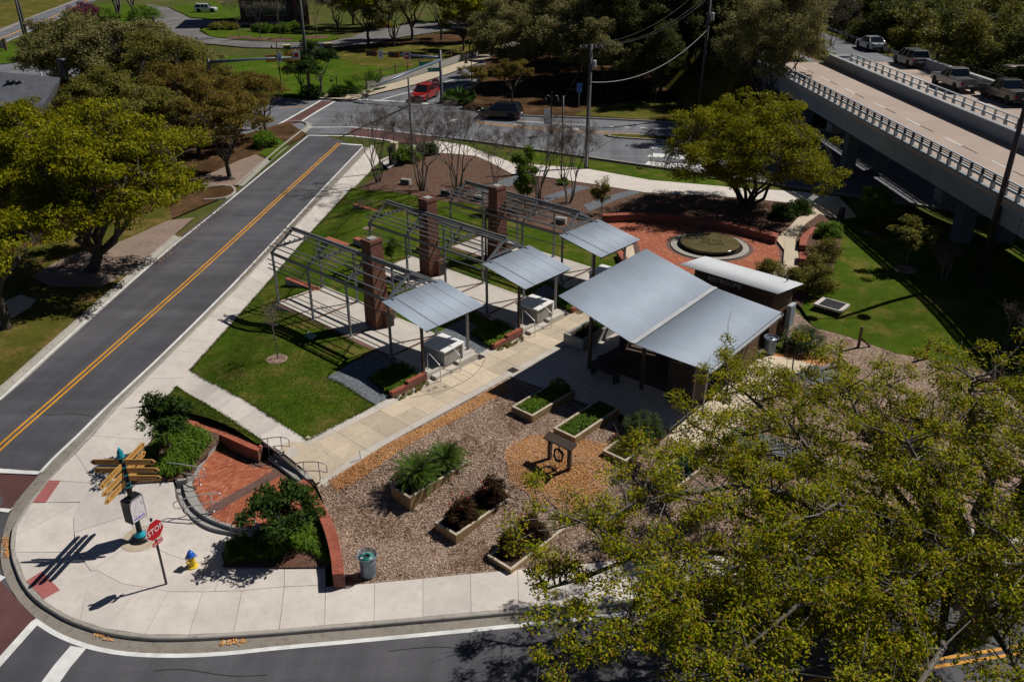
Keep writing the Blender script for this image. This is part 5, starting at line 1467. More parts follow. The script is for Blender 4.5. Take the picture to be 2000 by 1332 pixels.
b1, l1 = litter_bin(G(720, 1122), 'slatted blue grey litter bin with a green bottles lid near the curved wall', 'bin_green')
arc_txt = 'BOTTLES & CANS'
for i, ch in enumerate(arc_txt):
    if ch == ' ': continue
    a = R(205)-R(190)*(i/(len(arc_txt)-1))+R(-40)
    o = link('letter', text_mesh(ch, 0.072, M['sign_white'], extrude=0.002), l1)
    o.location = (0.20*math.cos(a), 0.20*math.sin(a), 0.828); o.rotation_euler = (0, 0, a-math.pi/2)
for k in range(3):
    a = R(240+120*k)
    MB().bar((0.19*math.cos(R(-125))+0.045*math.cos(a), 0.19*math.sin(R(-125))+0.045*math.sin(a), 0.832), (0.19*math.cos(R(-125))+0.045*math.cos(a+2.0), 0.19*math.sin(R(-125))+0.045*math.sin(a+2.0), 0.832), 0.022, 0.006).build('recycling_mark', M['sign_white'], l1)
litter_bin(G(1502, 690), 'slatted grey litter bin by the round bush behind the pavilion', 'bin_blue')
litter_bin(G(1641, 428), 'dark round litter bin on the path beyond the fountain', 'bin_blue', 'steel_dark', 0.9, False)
# lawn inlet grate
gr = empty('inlet_grate', (22.95, 20.25, 0), 0, 'large square inlet grate with a pale concrete frame in the side lawn', 'grate')
for bb in ((-0.78, -0.55, -0.62, 0.62), (0.6, 0.78, -0.62, 0.62), (-0.55, 0.6, -0.62, -0.55), (-0.55, 0.6, 0.55, 0.62)):
    MB().box(bb[0], bb[1], bb[2], bb[3], -0.1, 0.03).build('frame', M['sidewalk'], gr)
MB().box(-0.55, 0.6, -0.55, 0.55, -0.2, -0.03).build('pit', M['black_matt'], gr)
for k in range(22): MB().box(-0.55+k*0.053, -0.55+k*0.053+0.025, -0.55, 0.55, -0.03, 0.015).build('grate_bar', M['steel_dark'], gr)
# timber posts with braces in the chips
for i, (q, h, br, lab) in enumerate((((1636, 716), 1.15, (0.55, 0.1), 'brown timber post with a right hand brace, nearest the litter bin'), ((1676, 678), 1.15, (0.6, 0.2), 'brown timber post with a long brace at the lawn edge'), ((1808, 700), 1.0, None, 'plain brown timber post without a brace, half hidden by oak leaves'), ((1948, 752), 1.05, (-0.95, 0.0), 'brown timber post braced to its left beside the bridge shadow'))):
    p = G(*q)
    w = empty('trellis_post', p, R(8), lab, 'post', 'timber posts in the chips')
    MB().box(-0.065, 0.065, -0.065, 0.065, -0.1, h).build('post', M['timber_brown'], w, bevel=0.01)
    if br:
        r3 = Vector((RT[0], RT[1], 0))
        e = r3*br[0]+Vector((0.2, 0, 0))*br[1]
        MB().bar((0, 0, 0.55), (e.x, e.y, 0.0), 0.09, 0.09).build('brace', M['timber_brown'], w)
# interpretive panel
ip = G(1585, 408)
w = empty('info_panel', ip, R(-40), 'tilted white information panel on a black leg among the shrubs', 'sign')
MB().box(-0.03, 0.03, -0.03, 0.03, -0.1, 0.8).build('leg', M['black_paint'], w)
MB().box(-0.35, 0.35, -0.26, 0.26, -0.015, 0.015, Matrix.Translation((0, 0, 0.84)) @ Matrix.Rotation(R(35), 4, 'X')).build('panel', M['sign_white'], w, bevel=0.005)
MB().box(-0.31, 0.31, -0.22, 0.22, 0.0155, 0.018, Matrix.Translation((0, 0, 0.84)) @ Matrix.Rotation(R(35), 4, 'X')).build('panel_face', M['map_face'], w)
# ------------------------------------------------------------------ vegetation
NR = np.random.default_rng(11)
def quads_mesh(name, V, mat):
    """V: (n,4,3) array -> mesh of n loose quads"""
    n = len(V)
    me = bpy.data.meshes.new(name)
    me.vertices.add(n*4); me.vertices.foreach_set('co', V.astype(np.float32).ravel())
    me.loops.add(n*4); me.loops.foreach_set('vertex_index', np.arange(n*4, dtype=np.int32))
    me.polygons.add(n); me.polygons.foreach_set('loop_start', np.arange(0, n*4, 4, dtype=np.int32))
    mats = mat if isinstance(mat, list) else [mat]
    for m in mats: me.materials.append(m)
    me.update(calc_edges=True)
    return me
def unit(a): return a/np.maximum(1e-9, np.linalg.norm(a, axis=-1, keepdims=True))
def leaves(centers, n_each, spread, size, rng, flat=0.6, aspect=0.5, up=0.35):
    """leaf quads scattered round cluster centres: centers (k,3), spread (k,) or float"""
    k = len(centers)
    c = np.repeat(centers, n_each, axis=0); N = len(c)
    sp = np.repeat(np.broadcast_to(np.asarray(spread, float), (k,)), n_each)[:, None]
    d = rng.normal(size=(N, 3)); d = unit(d)*(rng.random((N, 1))**0.5)
    d[:, 2] *= flat
    p = c+d*sp
    ax = unit(rng.normal(size=(N, 3))+np.array([0, 0, 0.0]))
    nr = unit(rng.normal(size=(N, 3))+np.array([0.25, 0.35, up*2+0.5])); nr = unit(nr+0.5*d)
    ax = unit(np.cross(nr, ax)); bx = np.cross(nr, ax)
    s = size*(0.6+0.8*rng.random((N, 1)))
    a = ax*s; b = bx*s*aspect
    return np.stack([p-a, p+b*0.9-a*0.1, p+a, p-b*0.9-a*0.1], axis=1)
def branch_mesh(segs, mat, name='trunk', n=6):
    mb = MB()
    for pts, rads in segs: mb.tube(pts, rads, n if rads[0] > 0.05 else 4, cap=False)
    return mb.mesh(name, mat, smooth=True, uv=False)
def jitter_path(a, b, rng, k=4, amt=0.12, sag=0.0):
    a = Vector(a); b = Vector(b); L = (b-a).length; out = [a]
    for i in range(1, k):
        t = i/k
        p = a.lerp(b, t)+Vector(rng.normal(size=3))*amt*L*0.35+Vector((0, 0, sag*L*math.sin(math.pi*t)))
        out.append(p)
    out.append(b)
    return out
def tree_meshes(seed, height, rx, ry, crown_lo, leaf_mat, bark='bark', clusters=70, per=160, size=0.1, trunk_r=0.16, spread=0.55, nlimb=7, flat=0.55, shape='dome', aspect=0.5, lean=(0, 0), hollow=0.35, forks=1, up=0.35):
    """trunk mesh and crown mesh, base at origin"""
    rng = np.random.default_rng(seed)
    zc = (height+crown_lo)/2; rz = (height-crown_lo)/2
    # foliage gathers in boughs: lobes spread through an uneven ellipsoid, clusters round each lobe
    C = []
    nl = max(16, int(clusters/7)) if height > 4.5 else int(clusters*0.6); LB = []
    while len(LB) < nl:
        d = unit(rng.normal(size=3)); r = rng.uniform(0.42, 0.92)*rng.uniform(0.85, 1.1)
        if shape == 'dome' and d[2] < -0.45: continue
        LB.append(d*r)
    LB = np.array(LB); lw = rng.uniform(0.5, 1.5, nl); lw /= lw.sum()
    while len(C) < clusters:
        if shape == 'cone':
            z = rng.random(); rad = (1-z)**0.8*math.sqrt(rng.random())
            a = rng.random()*2*math.pi
            z = round(z*9)/9+rng.normal()*0.018
            C.append((rx*rad*math.cos(a), ry*rad*math.sin(a), crown_lo+max(0, min(1, z))*(height-crown_lo))); continue
        d = LB[rng.choice(nl, p=lw)]+unit(rng.normal(size=3))*np.array([1, 1, 0.7])*0.27*rng.random()**0.5
        zz = d[2]*rz
        f = 0.45+0.55*((zz+rz)/(2*rz)) if shape == 'vase' else 1.0
        C.append((d[0]*rx*f+lean[0], d[1]*ry*f+lean[1], zc+zz))
    C = np.array(C)
    segs = []
    fork = Vector((lean[0]*0.35, lean[1]*0.35, crown_lo*0.9 if shape != 'cone' else height*0.97))
    tk = jitter_path((0, 0, -0.3), fork, rng, 4, 0.06)
    segs.append((tk, [trunk_r*1.35, trunk_r*1.05, trunk_r*0.95, trunk_r*0.9, trunk_r*(0.85 if shape != 'cone' else 0.15)]))
    nodes = [(Vector(p), trunk_r*0.6) for p in (tk if shape == 'cone' else tk[-2:])]
    if shape != 'cone':
        for i in range(nlimb):
            a = 2*math.pi*(i+rng.random()*0.6)/nlimb
            rr = 0.55+0.25*rng.random()
            e = Vector((rx*rr*math.cos(a)+lean[0], ry*rr*math.sin(a)+lean[1], zc+rz*(rng.random()*0.7-0.35)))
            pa = jitter_path(fork, e, rng, 5, 0.16, 0.10)
            segs.append((pa, [trunk_r*0.55*(1-0.17*j) for j in range(6)]))
            nodes += [(p, trunk_r*0.3*(1-0.12*j)) for j, p in enumerate(pa[1:])]
    NP = np.array([n[0] for n in nodes])
    for c in C:
        d = np.linalg.norm(NP-c, axis=1)+0.3*np.maximum(0, NP[:, 2]-c[2]); j = int(d.argmin())
        r0 = min(0.05, nodes[j][1]*0.6)
        pa = jitter_path(nodes[j][0], c, rng, 3, 0.15, 0.04)
        segs.append((pa, [r0, r0*0.7, r0*0.5, r0*0.3]))
    trunk = branch_mesh(segs, M[bark])
    L = leaves(C, per, spread*rng.uniform(0.65, 1.25, len(C)), size, rng, flat, aspect, up)
    return trunk, quads_mesh('crown', L, M[leaf_mat])
def plant_tree(name, base, meshes, label, cat='tree', group=None, rz=0.0, sc=1.0, scz=None):
    t = empty(name, base, rz, label, cat, group)
    t.scale = (sc, sc, scz or sc)
    link('trunk', meshes[0], t); link('crown', meshes[1], t)
    return t
# --- the big oak in the right foreground
def big_oak():
    rng = np.random.default_rng(5)
    base = Vector((36.0, 1.6, H(36, 1.6)))
    C = []
    # crown traced as spreading boughs: (tip x, y, z, bough width)
    boughs = [((27.0, -8.6, 4.4), 1.5), ((28.6, -9.6, 5.6), 1.5), ((30.8, -9.0, 4.8), 1.7), ((26.3, -4.6, 4.4), 1.4), ((27.0, -2.2, 4.6), 1.4), ((26.2, 1.6, 3.6), 1.2), ((25.3, 3.6, 3.6), 1.0), ((28.0, 3.2, 4.6), 1.6),
              ((29.6, -3.4, 5.8), 1.9), ((30.2, 0.6, 5.6), 1.9), ((32.8, -6.2, 6.2), 1.9), ((33.6, -2.6, 7.0), 2.1), ((31.0, 4.2, 4.8), 1.7), ((33.8, 2.6, 6.8), 2.1), ((34.2, 5.6, 5.0), 1.8), ((37.2, 3.8, 6.0), 1.9), ((36.6, -0.6, 7.4), 2.1), ((38.6, 0.6, 6.6), 2.0), ((35.0, -6.6, 5.6), 1.9), ((37.4, -4.6, 6.0), 1.9),
              ((33.2, -8.8, 3.8), 1.6), ((35.6, -9.2, 3.6), 1.5), ((30.2, -11.2, 4.2), 1.3), ((29.2, -6.6, 5.2), 1.6), ((31.4, -6.4, 3.6), 1.6), ((33.0, -11.0, 5.0), 1.3), ((39.6, -2.6, 5.2), 1.8), ((36.2, -11.0, 4.6), 1.4), ((38.6, -8.0, 4.6), 1.6)]
    boughs += [(tuple(P(x_, y_, z_)), w_) for x_, y_, z_, w_ in ((1065, 1150, 4.0, 1.0), (1100, 1290, 4.2, 1.2), (1260, 1320, 4.6, 1.4), (1380, 1290, 5.0, 1.4), (1500, 1320, 5.2, 1.4))]
    segs = []
    fork = base+Vector((-0.5, -0.6, 2.2))
    segs.append(([base-Vector((0, 0, 0.4)), base+Vector((-0.1, -0.1, 1.0)), fork], [0.55, 0.45, 0.42]))
    b0 = base
    for e, w in boughs:
        e = Vector(e); pa = jitter_path(fork, e, rng, 7, 0.10, 0.10); L = (e-fork).length
        segs.append((pa, [0.20, 0.17, 0.14, 0.115, 0.09, 0.07, 0.05, 0.03]))
        n = int(22*w)
        for i in range(n):
            t = (0.45 if w > 1.35 else 0.68)+(0.6 if w > 1.35 else 0.36)*rng.random()
            j = min(6, int(t*7)) if t < 1 else 6
            p = Vector(pa[j]).lerp(Vector(pa[min(7, j+1)]), (t*7-j) if t < 1 else 1.0)
            off = Vector(rng.normal(size=3)); off.z *= 0.45; off = off*(w*0.52)
            c = p+off+Vector((0, 0, 0.35))
            C.append(c)
            segs.append((jitter_path(p, c, rng, 3, 0.18), [0.032, 0.024, 0.016, 0.008]))
            for _ in range(3):
                q = c+Vector(rng.normal(size=3))*0.32
                segs.append(([c, (c+q)/2+Vector(rng.normal(size=3))*0.04, q], [0.012, 0.009, 0.004]))
    C = np.array(C)
    segs = [([Vector(p)-b0 for p in pts], r) for pts, r in segs]
    Lq = leaves(C-np.array(b0), 190, 0.46*rng.uniform(0.6, 1.3, len(C)), 0.047, rng, 0.6, 0.55, 0.5)
    t = empty('oak_tree', b0, 0, 'large spreading oak in the right foreground reaching over the lower street', 'tree')
    link('trunk', branch_mesh(segs, M['bark_grey'], n=8), t)
    link('crown', quads_mesh('crown', Lq, M['leaf_oak']), t)
big_oak()
# --- oaks by the left street
oa = G(175, 530)
m1 = tree_meshes(21, 10.2, 6.3, 6.1, 1.2, 'leaf_gold', lean=(1.7, 1.4), clusters=380, per=190, size=0.10, trunk_r=0.36, spread=0.85, nlimb=9)
plant_tree('oak_tree', oa, m1, 'golden green oak leaning over the left street, its dark trunk at the kerb')
m2 = tree_meshes(22, 10.0, 5.6, 5.4, 0.8, 'leaf_gold', clusters=300, per=160, size=0.11, trunk_r=0.3, spread=0.85, nlimb=8)
plant_tree('oak_tree', G(60, 470), m2, 'golden oak at the left edge in front of the grey roof')
plant_tree('oak_tree', G(15, 640), tree_meshes(23, 7.6, 3.4, 3.6, 2.0, 'leaf_gold', clusters=90, per=140, size=0.10, trunk_r=0.25, spread=0.7), 'golden oak cut off by the left edge above the verge')
mb_ = tree_meshes(24, 7.6, 4.4, 4.2, 1.4, 'leaf_brown', clusters=170, per=140, size=0.10, trunk_r=0.2, spread=0.75)
mc_ = tree_meshes(25, 8.4, 4.8, 4.6, 1.2, 'leaf_olive', clusters=180, per=140, size=0.11, trunk_r=0.22, spread=0.8)
md_ = tree_meshes(26, 6.0, 3.2, 3.2, 1.8, 'leaf_brown', clusters=80, per=120, size=0.09, trunk_r=0.15, spread=0.6)
GW = 'trees west of the street'
plant_tree('street_tree', G(447, 345), mb_, 'brown leaved tree on the reddish drive beside the left street', group=GW, sc=0.95)
plant_tree('street_tree', G(520, 268), md_, 'small brown leaved tree at the intersection corner above bright plants', group=GW, rz=1.0, sc=1.05)
plant_tree('street_tree', G(390, 300), mb_, 'brown olive tree behind the wooden pole with the transformer', group=GW, rz=2.1, sc=1.05)
plant_tree('street_tree', G(290, 330), mc_, 'olive tree right of the grey roof behind the golden oak', group=GW, rz=0.5)
plant_tree('street_tree', G(460, 285), mb_, 'dense brown tree between the drive and the signal arm', group=GW, rz=4.0, sc=0.9)
plant_tree('street_tree', G(210, 290), mc_, 'brownish tree touching the right end of the grey roof', group=GW, rz=3.0, sc=0.95)
plant_tree('street_tree', G(330, 235), mc_, 'tall olive tree in front of the far lawn, left of the street name arm', group=GW, rz=1.4, sc=1.15)
plant_tree('street_tree', G(400, 225), mc_, 'olive grey tree just left of the signal arm end', group=GW, rz=5.2, sc=0.9)
mt_ = tree_meshes(27, 10, 6.4, 6.0, 0.8, 'leaf_haze', clusters=230, per=150, size=0.15, trunk_r=0.25, spread=1.1, nlimb=9)
plant_tree('street_tree', G(250, 205), mt_, 'wide olive tree behind the grey roof with a dark gap in its crown', group=GW, rz=0.3)
plant_tree('street_tree', G(170, 195), mt_, 'wide olive tree left of the dark metal flue', group=GW, rz=2.2, sc=1.05)
plant_tree('street_tree', G(300, 185), mt_, 'olive tree nearest the far lawn on the left', group=GW, rz=4.2, sc=0.95)
plant_tree('street_tree', G(130, 165), mt_, 'hazy olive tree at the left, below the far bend of the road', group=GW, rz=3.3, sc=0.85)
# --- broad oak over the fountain
mo = tree_meshes(33, 8.0, 7.2, 6.2, -0.2, 'leaf_gold', clusters=430, per=180, size=0.085, trunk_r=0.26, spread=0.75, nlimb=10, hollow=0.4)
plant_tree('oak_tree', G(1458, 402), mo, 'broad yellow green oak standing over the fountain')
# --- trees beyond the wide road
mp1 = tree_meshes(41, 24, 5.0, 5.0, 3.0, 'leaf_pine', bark='bark', clusters=230, per=110, size=0.22, trunk_r=0.24, spread=1.3, shape='cone', flat=0.5, aspect=0.28)
mp2 = tree_meshes(42, 19, 6.2, 6.2, 2.0, 'leaf_pine', clusters=230, per=120, size=0.20, trunk_r=0.26, spread=1.4, nlimb=8)
mp3 = tree_meshes(43, 13, 5.0, 5.0, 1.2, 'leaf_haze', clusters=200, per=120, size=0.15, trunk_r=0.2, spread=1.15, nlimb=8)
mp4 = tree_meshes(44, 10, 4.0, 4.0, 1.6, 'leaf_gold', clusters=110, per=100, size=0.16, trunk_r=0.18, spread=1.0, nlimb=8)
GB = 'trees beyond the wide road'
far_list = [
 (985, 160, mp3, .85, 'light olive tree beside the one way road sign'), (1035, 165, mp3, .8, 'pale olive tree left of the blue sign'), (1085, 170, mp3, .95, 'olive tree right behind the blue sign'),
 (1000, 205, md_, .9, 'low rounded tree above the parked dark car'), (925, 195, md_, .7, 'small dark tree at the base of the signal mast'),
 (1210, 165, mp2, .85, 'dark tree with a hanging crown behind the tall pole'), (1160, 130, mp1, 1.0, 'dark pine left of the tall pole top'), (1260, 140, mp1, 1.05, 'dark pine in the middle of the wood'), (1320, 150, mp1, 1.0, 'dark pine left of the second pole'),
 (1410, 150, mp1, .95, 'slim pine right behind the second pole'), (1110, 95, mp2, 1.0, 'dark broad tree at the back of the wood, left side'), (1210, 90, mp2, 1.0, 'dark broad tree at the back of the wood, centre'), (1320, 85, mp2, 1.05, 'dark broad tree at the back of the wood, right side'),
 (1040, 75, mp1, .9, 'tall pine behind the olive trees near the top edge'), (1390, 70, mp2, 1.0, 'dark tree behind the right pole near the top edge'),
 (1480, 205, mp3, 1.1, 'light olive tree leaning on the near end of the bridge'), (1495, 130, mp4, 1.25, 'tall yellow olive tree at the near end of the bridge'), (1450, 110, mp3, 1.1, 'olive tree behind the bridge end near the top edge'),
 (720, 88, mp4, 1.35, 'yellow green tree by the far drive bend'), (805, 80, mp4, 1.4, 'yellow green tree with a leaning trunk on the dark bank'), (862, 78, mp4, 1.3, 'yellow green tree between the far drive and the bank'), (760, 55, mp3, 1.0, 'olive tree at the top edge left of the yellow flower bed'), (930, 50, mp3, .9, 'olive tree at the top edge above the walled path'), (690, 48, mp3, 1.1, 'olive tree beside the brick building at the top edge'), (880, 40, mp2, .6, 'dark tree at the top edge over the far bank'), (980, 60, mp3, .9, 'grey olive tree at the top edge in the middle'),
 (1010, 40, mp2, .7, 'dark tree at the top edge left of the white wall'),
]
for q in far_list: plant_tree('woodland_tree', G(q[0], q[1]), q[2], q[4], group=GB, rz=random.random()*6.28, sc=q[3])
# --- row behind the bridge
mq = tree_meshes(45, 13, 5.4, 5.4, 0.6, 'leaf_olive', clusters=190, per=100, size=0.17, trunk_r=0.2, spread=1.15)
mq2 = tree_meshes(46, 12, 5.2, 5.2, 0.5, 'leaf_pine', clusters=190, per=100, size=0.16, trunk_r=0.2, spread=1.1)
extra = [(905, 100, mp4, 1.2, 'yellow green tree at the upper end of the retaining wall'), (770, 92, mp3, .9, 'olive tree shading the lawn above the retaining wall'), (660, 60, mp3, .8, 'olive tree at the corner of the far drive'), (1140, 175, mp3, .9, 'olive tree behind the top of the tall wooden pole'), (1185, 190, mp3, .75, 'olive dark tree at the edge of the sunny verge'), (1290, 180, mp2, .8, 'dark tree in the middle of the wood edge'), (1350, 175, mp2, .8, 'dark tree left of the second pole at the wood edge'), (1440, 185, mp3, .95, 'olive tree right of the second pole'), (1240, 60, mp1, 1.1, 'tall pine at the top edge, middle of the wood'), (1160, 60, mp2, 1.0, 'dark crowned tree at the top edge left of the pines'), (1290, 50, mp1, 1.1, 'tall pine at the top edge right of the middle'), (1450, 60, mp2, .9, 'dark tree at the top edge by the bridge approach'), (1090, 130, mp2, .7, 'dark tree between the olive trees and the pines'), (1060, 110, mp3, .9, 'olive tree in front of the white wall'), (1520, 165, mp3, .9, 'olive tree hiding the near end of the bridge rail'), (1380, 110, mp1, .9, 'slim dark pine behind the second pole'), (960, 110, mp3, .7, 'grey green tree at the far end of the side road'), (905, 85, mp3, .6, 'small olive tree above the retaining wall fence')]
for q in extra: plant_tree('woodland_tree', G(q[0], q[1]), q[2], q[4], group=GB, rz=random.random()*6.28, sc=q[3])
for x, y, me, s_, lab in ((350, 270, mb_, 1.0, 'brown tree left of the pole with the transformer'), (430, 250, md_, 1.0, 'small brown tree under the signal arm end'), (495, 250, md_, 1.0, 'brown tree close to the main road corner'), (90, 380, m2, .8, 'golden oak behind the oak at the kerb'), (260, 380, mc_, .9, 'olive golden tree right of the oak at the kerb'), (360, 200, mt_, .8, 'olive tree at the lower edge of the far lawn')):
    plant_tree('street_tree', G(x, y), me, lab, group=GW, rz=random.random()*6.28, sc=s_)
tall = tree_meshes(47, 15, 5.2, 5.2, 1.5, 'leaf_haze', clusters=240, per=150, size=0.12, trunk_r=0.26, spread=1.0, nlimb=10)
plant_tree('woodland_tree', G(1497, 252), tall, 'tall pale olive tree hiding the end of the near bridge', group=GB, rz=1.0)
plant_tree('woodland_tree', G(1455, 228), tall, 'pale olive tree left of the tall tree at the bridge end', group=GB, rz=3.6, sc=0.8)
WOODL = ['tall pine at the left end of the dense wood, top edge', 'broad dark tree second from the left end of the dense wood', 'very tall pine third from the left end of the dense wood', 'dark pine standing left of the wood centre', 'broad dark tree at the top edge of the wood centre', 'very tall pine right of the wood centre', 'pine left of the second tall pole at the top edge', 'broad dark tree right of the second tall pole at the top edge', 'broad dark tree in the middle row of the wood', 'dark tree behind the tall wooden pole wires', 'low dark tree left of the wood edge', 'small dark tree at the sunny verge', 'pine in the middle row left of the second tall pole', 'small dark tree right beside the second tall pole', 'smallest dark tree at the wood edge over the verge']
BELTL = ['dark broad tree above the bridge approach, left one', 'dark broad tree above the diamond sign, right one', 'olive tree at the top edge above the silver sedan', 'dark broad tree at the top edge above the silver pickup', 'olive tree at the top edge above the tan pickup', 'olive tree at the top right corner of the view', 'pine at the top edge left of the bridge approach', 'dark tree at the top edge above the bridge end', 'olive tree cut off by the right edge, upper one', 'olive tree cut off by the right edge, lower one']
k = 0
for x, y, me, s_ in ((1075, 40, mp1, 1.1), (1130, 35, mp2, 1.0), (1185, 40, mp1, 1.2), (1235, 110, mp1, 1.0), (1270, 35, mp2, 1.1), (1330, 40, mp1, 1.2), (1360, 60, mp1, 1.1), (1420, 38, mp2, 1.1), (1300, 110, mp2, .85), (1180, 115, mp2, .85), (1130, 150, mp2, .7), (1240, 185, mp2, .6), (1330, 130, mp1, .9), (1400, 180, mp2, .65), (1280, 200, mp2, .5)):
    plant_tree('woodland_tree', G(x, y), me, WOODL[k], group='dense wood beyond the wide road', rz=x*0.37, sc=s_); k += 1
k = 0
for x, y, me, s_ in ((1620, 20, mp2, 1.0), (1700, 15, mp2, 1.0), (1770, 25, mq, 1.4), (1850, 20, mp2, .9), (1920, 30, mq, 1.4), (1980, 35, mq, 1.4), (1560, 15, mp1, 1.0), (1500, 25, mp2, 1.0), (2040, 60, mq, 1.3), (1990, 105, mq, 1.0)):
    plant_tree('woodland_tree', G(x, y), me, BELTL[k], group='tree belt at the top right', rz=x*0.53, sc=s_); k += 1
GR = 'trees behind the bridge'
for i, (x, y, me, s, lab) in enumerate(((1700, 92, mq2, .95, 'dark tree behind the silver sedan at the bridge'), (1780, 105, mq2, 1.0, 'dark tree directly behind the dark car on the bridge'), (1745, 70, mq, 1.0, 'olive tree right of the yellow diamond sign'), (1830, 118, mq, 1.0, 'olive tree behind the pickup trucks'), (1900, 128, mq, .9, 'thin olive tree left of the palmettos'), (1840, 60, mq, 1.05, 'olive tree at the top right edge'), (1930, 70, mq, 1.0, 'olive tree in the top right corner'), (1650, 40, mp1, .75, 'dark pine above the bridge approach'), (1690, 30, mp2, .8, 'dark tree above the yellow diamond sign at the top edge'), (1880, 95, mq2, .7, 'low dark tree right behind the guard rail'))):
    plant_tree('woodland_tree', G(x, y), me, lab, group=GR, rz=random.random()*6.28, sc=s)
# --- leafless crape myrtles and other bare trees
def bare_tree(seed, height, spread, stems, mat='bark_pale', twig=True, r0=0.05, depth=4):
    rng = np.random.default_rng(seed); segs = []; tips = []
    def grow(p, d, L, r, lev):
        d = d.normalized(); e = p+d*L
        mid = (p+e)/2+Vector(rng.normal(size=3))*L*0.05
        segs.append(([p, mid, e], [r, r*0.85, r*0.7]))
        if lev == 0: tips.append(e); return
        for _ in range(2 if lev > 2 else 3):
            nd = d+Vector(rng.normal(size=3))*spread; nd.z = max(nd.z, 0.25)
            grow(e, nd, L*rng.uniform(0.62, 0.85), max(0.006, r*0.62), lev-1)
    for s in range(stems):
        a = 2*math.pi*s/stems+rng.random()
        grow(Vector((0.06*math.cos(a)*stems**.5, 0.06*math.sin(a)*stems**.5, -0.1)), Vector((0.20*math.cos(a), 0.20*math.sin(a), 1)) if stems > 1 else Vector((0, 0, 1)), height*0.30, r0, depth)
    trunk = branch_mesh(segs, M[mat], n=5)
    T = np.array(tips)
    q = leaves(T, 15, 0.26, 0.11, rng, 1.0, 0.06, 0.0)
    return trunk, quads_mesh('crown', q, M['twig'])
bm1 = bare_tree(51, 6.4, 0.30, 6, 'bark_grey', r0=0.06, depth=5); bm2 = bare_tree(52, 6.4, 0.30, 7, 'bark_grey', r0=0.06, depth=5); bm3 = bare_tree(53, 3.0, 0.34, 1, 'bark_grey', r0=0.035); bm4 = bare_tree(54, 4.6, 0.32, 4, 'bark_grey', depth=5)
GC = 'leafless crape myrtles'
for x, y, me, s, lab in ((738, 356, bm1, .95, 'leafless crape myrtle nearest the street, left of the pillar'), (825, 372, bm2, 1.05, 'leafless crape myrtle just right of the stone pillar'), (893, 382, bm1, 1.03, 'leafless crape myrtle behind the middle brick chimney'), (968, 358, bm4, .85, 'thin leafless tree behind the farthest chimney'), (1052, 388, bm2, .95, 'leafless crape myrtle behind the leafy column tree'), (1110, 396, bm1, .92, 'leafless crape myrtle left of the tall wooden pole')):
    plant_tree('bare_tree', G(x, y), me, lab, group=GC, rz=random.random()*6, sc=s)
plant_tree('bare_tree', G(541, 700), bm3, 'small leafless sapling in a mulch ring on the front lawn')
plant_tree('bare_tree', G(720, 445), bm3, 'small leafless sapling on the lawn near the middle frame', sc=0.8, rz=2)
plant_tree('bare_tree', G(1845, 545), bare_tree(55, 2.4, 0.4, 4, 'bark_pale', depth=4), 'leafless pale shrub in the bridge shadow left of the tall pole')
plant_tree('bare_tree', G(1965, 690), bare_tree(56, 3.0, 0.42, 3, 'bark_grey'), 'leafless shrub at the right edge in the bridge shadow')
GF = 'slim leafless trees on the far lawn'
for x, y, s, lab in ((467, 73, 2.4, 'slim leafless tree first from the parked white car'), (508, 76, 2.4, 'slim leafless tree before the round clipped shrubs'), (547, 77, 2.4, 'slim leafless tree right of the round clipped shrubs'), (620, 72, 2.6, 'slim leafless tree at the drive edge by the building corner')):
    plant_tree('bare_tree', G(x, y), bm3, lab, group=GF, rz=x, sc=s)
for x, y, lab in ((1595, 88, 'leafless tree on the planted strip, left one'), (1624, 92, 'leafless tree on the planted strip, right one')):
    p = P(x, y, 5.0); plant_tree('bare_tree', p, bm4, lab, group='leafless trees on the planted strip', rz=x, sc=1.1)
# --- smaller leafy trees
plant_tree('young_tree', G(1025, 408), tree_meshes(61, 4.4, 0.85, 0.85, 0.5, 'leaf_fresh', 'bark_grey', 60, 130, 0.075, 0.06, 0.38, 5, 0.8, 'ell'), 'bright green column tree behind the farthest house frame')
plant_tree('young_tree', G(1175, 416), tree_meshes(62, 2.7, 0.75, 0.75, 0.8, 'leaf_olive', 'bark_grey', 34, 110, 0.06, 0.035, 0.3, 5, 0.8, 'ell'), 'small sparse tree at the left end of the fountain wall')
plant_tree('young_tree', G(1768, 526), tree_meshes(63, 3.5, 1.7, 1.6, 1.2, 'leaf_olive', 'bark_grey', 42, 110, 0.075, 0.05, 0.42, 8, 0.5, 'vase'), 'small olive green tree in a mulch patch at the shadow edge')
plant_tree('young_tree', G(765, 512), tree_meshes(64, 1.6, 0.65, 0.65, 0.3, 'leaf_green', 'bark_grey', 24, 110, 0.06, 0.03, 0.28, 5, 0.8, 'ell'), 'small green shrub between the first and middle house frames')
plant_tree('young_tree', G(330, 886), tree_meshes(65, 2.75, 1.25, 1.05, 1.15, 'leaf_dark', 'bark_grey', 60, 64, 0.10, 0.04, 0.36, 7, 0.6, 'ell', 0.36), 'dark leaved small tree in the upper planting bed')
plant_tree('young_tree', G(561, 1068), tree_meshes(66, 2.75, 1.3, 1.3, 0.7, 'leaf_dark', 'bark_grey', 90, 70, 0.10, 0.04, 0.36, 7, 0.7, 'ell', 0.36), 'dark leaved small tree in the lower planting bed')
plant_tree('young_tree', G(630, 190), tree_meshes(67, 6.5, 3.4, 3.4, 2.0, 'leaf_dark', 'bark_grey', 80, 110, 0.13, 0.14, 0.7, 7, 0.6), 'round dark green tree at the far corner beneath the monument sign')
plant_tree('young_tree', G(590, 186), tree_meshes(68, 5.2, 2.6, 2.6, 1.2, 'leaf_olive', 'bark_grey', 60, 90, 0.13, 0.1, 0.7, 7, 0.6), 'thin olive tree at the far corner left of the dark round tree')
